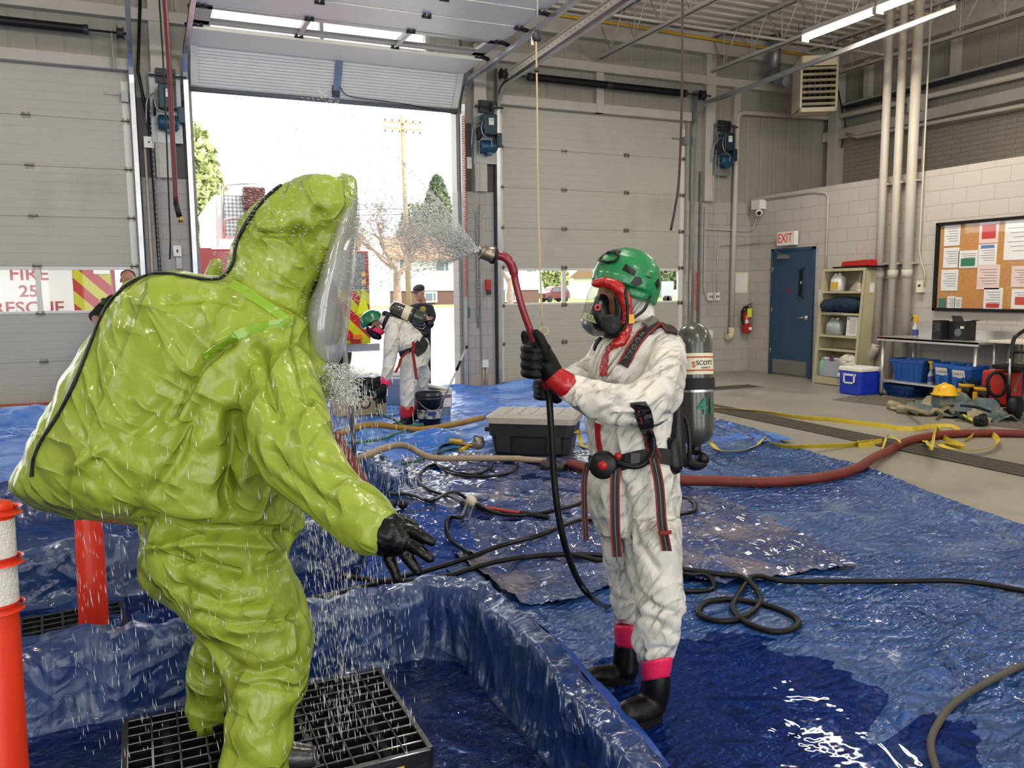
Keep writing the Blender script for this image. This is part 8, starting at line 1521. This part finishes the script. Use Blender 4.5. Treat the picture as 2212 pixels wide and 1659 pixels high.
a, b_, c_ = fuse(mb, .009, 2); arr_obj('forearm', a, c_, skin, P5)
mb = MB(); slices(mb, [(243, 762, 308, 762, dL, .13), (243, 790, 308, 790, dL, .13)], p=2.1); limb(mb, [(260, 790, dL, 15), (260, 840, dL, 13), (259, 885, dL, 10)], 14, 4); limb(mb, [(292, 790, dL, 15), (293, 840, dL, 13), (294, 885, dL, 10)], 14, 4); a, b_, c_ = fuse(mb, .016, 3); arr_obj('trousers', a, c_, m_trou, P5)
for x in (258, 295): q = AT(x, 895, dL); MB().ball(V(q.x, q.y - .05, .07), .05, .13, .05, 12, 8).build('shoe', m_black, P5)
hd, A5, R5, s5 = head(P5, AT(276, 606, dL), .235, CR * .3 - CF * .8 - CU * .1, CU, MATS['skin'])
MB().ball(A5(0, -.03, .06), .083, .09, .068, 18, 12, R5).build('hair', M('hair_brown', '3a2c24', .8), P5)
# ------------------------------------------------------------------ water in the air
m_drop = bpy.data.materials.new('water_drops'); m_drop.use_nodes = True; N = m_drop.node_tree.nodes; Lk = m_drop.node_tree.links; N.remove(N['Principled BSDF']); tl = N.new('ShaderNodeBsdfDiffuse'); df = N.new('ShaderNodeBsdfGlossy'); df.inputs['Roughness'].default_value = .35; tr = N.new('ShaderNodeBsdfTransparent'); m1 = N.new('ShaderNodeMixShader'); m1.inputs[0].default_value = .4; m2 = N.new('ShaderNodeMixShader'); m2.inputs[0].default_value = .75; tl.inputs[0].default_value = (.95, .97, 1, 1)
Lk.new(tl.outputs[0], m1.inputs[1]); Lk.new(df.outputs[0], m1.inputs[2]); Lk.new(tr.outputs[0], m2.inputs[1]); Lk.new(m1.outputs[0], m2.inputs[2]); Lk.new(m2.outputs[0], N['Material Output'].inputs[0])
def drops(name, P, D, Ln, Rd, label):
    """P centres, D directions, Ln half lengths, Rd radii: small three sided drops"""
    n = len(P); D = D / np.linalg.norm(D, axis=1)[:, None]; a = np.cross(D, RNG.normal(size=(n, 3))); a /= np.linalg.norm(a, axis=1)[:, None]; b = np.cross(D, a); vs = [P - D * Ln[:, None], P + D * Ln[:, None]]
    for k in range(3): q = 2 * PI * k / 3; vs.append(P + D * (Ln * .25)[:, None] + (a * math.cos(q) + b * math.sin(q)) * Rd[:, None])
    V_ = np.stack(vs, 1).reshape(-1, 3); base = np.arange(n)[:, None] * 5; F = np.concatenate([base + np.array([[0, 2 + k, 2 + (k + 1) % 3]]) for k in range(3)] + [base + np.array([[1, 2 + (k + 1) % 3, 2 + k]]) for k in range(3)]).reshape(-1, 3)
    return arr_obj(name, V_, F, m_drop, label=label, cat='water', kind='stuff')
nz = np.array(AT(1037, 543, 2.58)); CR_, CU_, CF_ = CR, CU, CF
n = 34000; s_ = RNG.uniform(0, 1, n) ** 2.0 * .8 + .004; ang = np.clip(RNG.normal(0, 1, n), -1.7, 1.7) * .36 + .2; az = np.clip(RNG.normal(0, 1, n), -2, 2) * .27
D = -CR_[None] * (np.cos(ang) * .97)[:, None] + CU_[None] * (np.sin(ang) + .13)[:, None] + CF_[None] * (np.sin(az) - .05)[:, None]; D /= np.linalg.norm(D, axis=1)[:, None]
P = nz + D * s_[:, None] - np.array([0, 0, .25])[None] * (s_ ** 2)[:, None]; D2 = D - np.array([0, 0, .5])[None] * s_[:, None]
drops('water_spray', P, D2, RNG.uniform(.002, .006, n), RNG.uniform(.0006, .0014, n), 'fan of water drops bursting from the wand nozzle towards the green hood')
n = 3000; u = RNG.uniform(0, 1, n); px_ = np.where(u < .55, RNG.normal(725, 45, n), RNG.uniform(150, 900, n)); py_ = RNG.uniform(820, 1640, n); dd = np.where(u < .55, RNG.uniform(2.3, 3.1, n), RNG.uniform(2.0, 3.0, n))
P = np.array([AT(x, y, d) for x, y, d in zip(px_, py_, dd)]); k = P[:, 2] > .05; P = P[k]; n = len(P); D = np.stack([RNG.normal(.06, .06, n), RNG.normal(0, .05, n), -np.ones(n)], 1)
drops('falling_water', P, D, RNG.uniform(.006, .024, n), RNG.uniform(.0007, .0017, n), 'water drops falling off the green suit into the front basin')
n = 1500; sx = RNG.normal(0, 1, n); P = np.array([AT(735 + 22 * a + 14 * b, 830 + 45 * b, 2.45 + .1 * c) for a, b, c in zip(RNG.normal(size=n), RNG.uniform(-1, 1, n), RNG.normal(size=n))]); D = RNG.normal(size=(n, 3)) * .5 + np.array([.6, 0, -.6]); drops('splash', P, D, RNG.uniform(.003, .009, n), RNG.uniform(.0008, .0022, n), 'splash of water off the chest of the green suit')
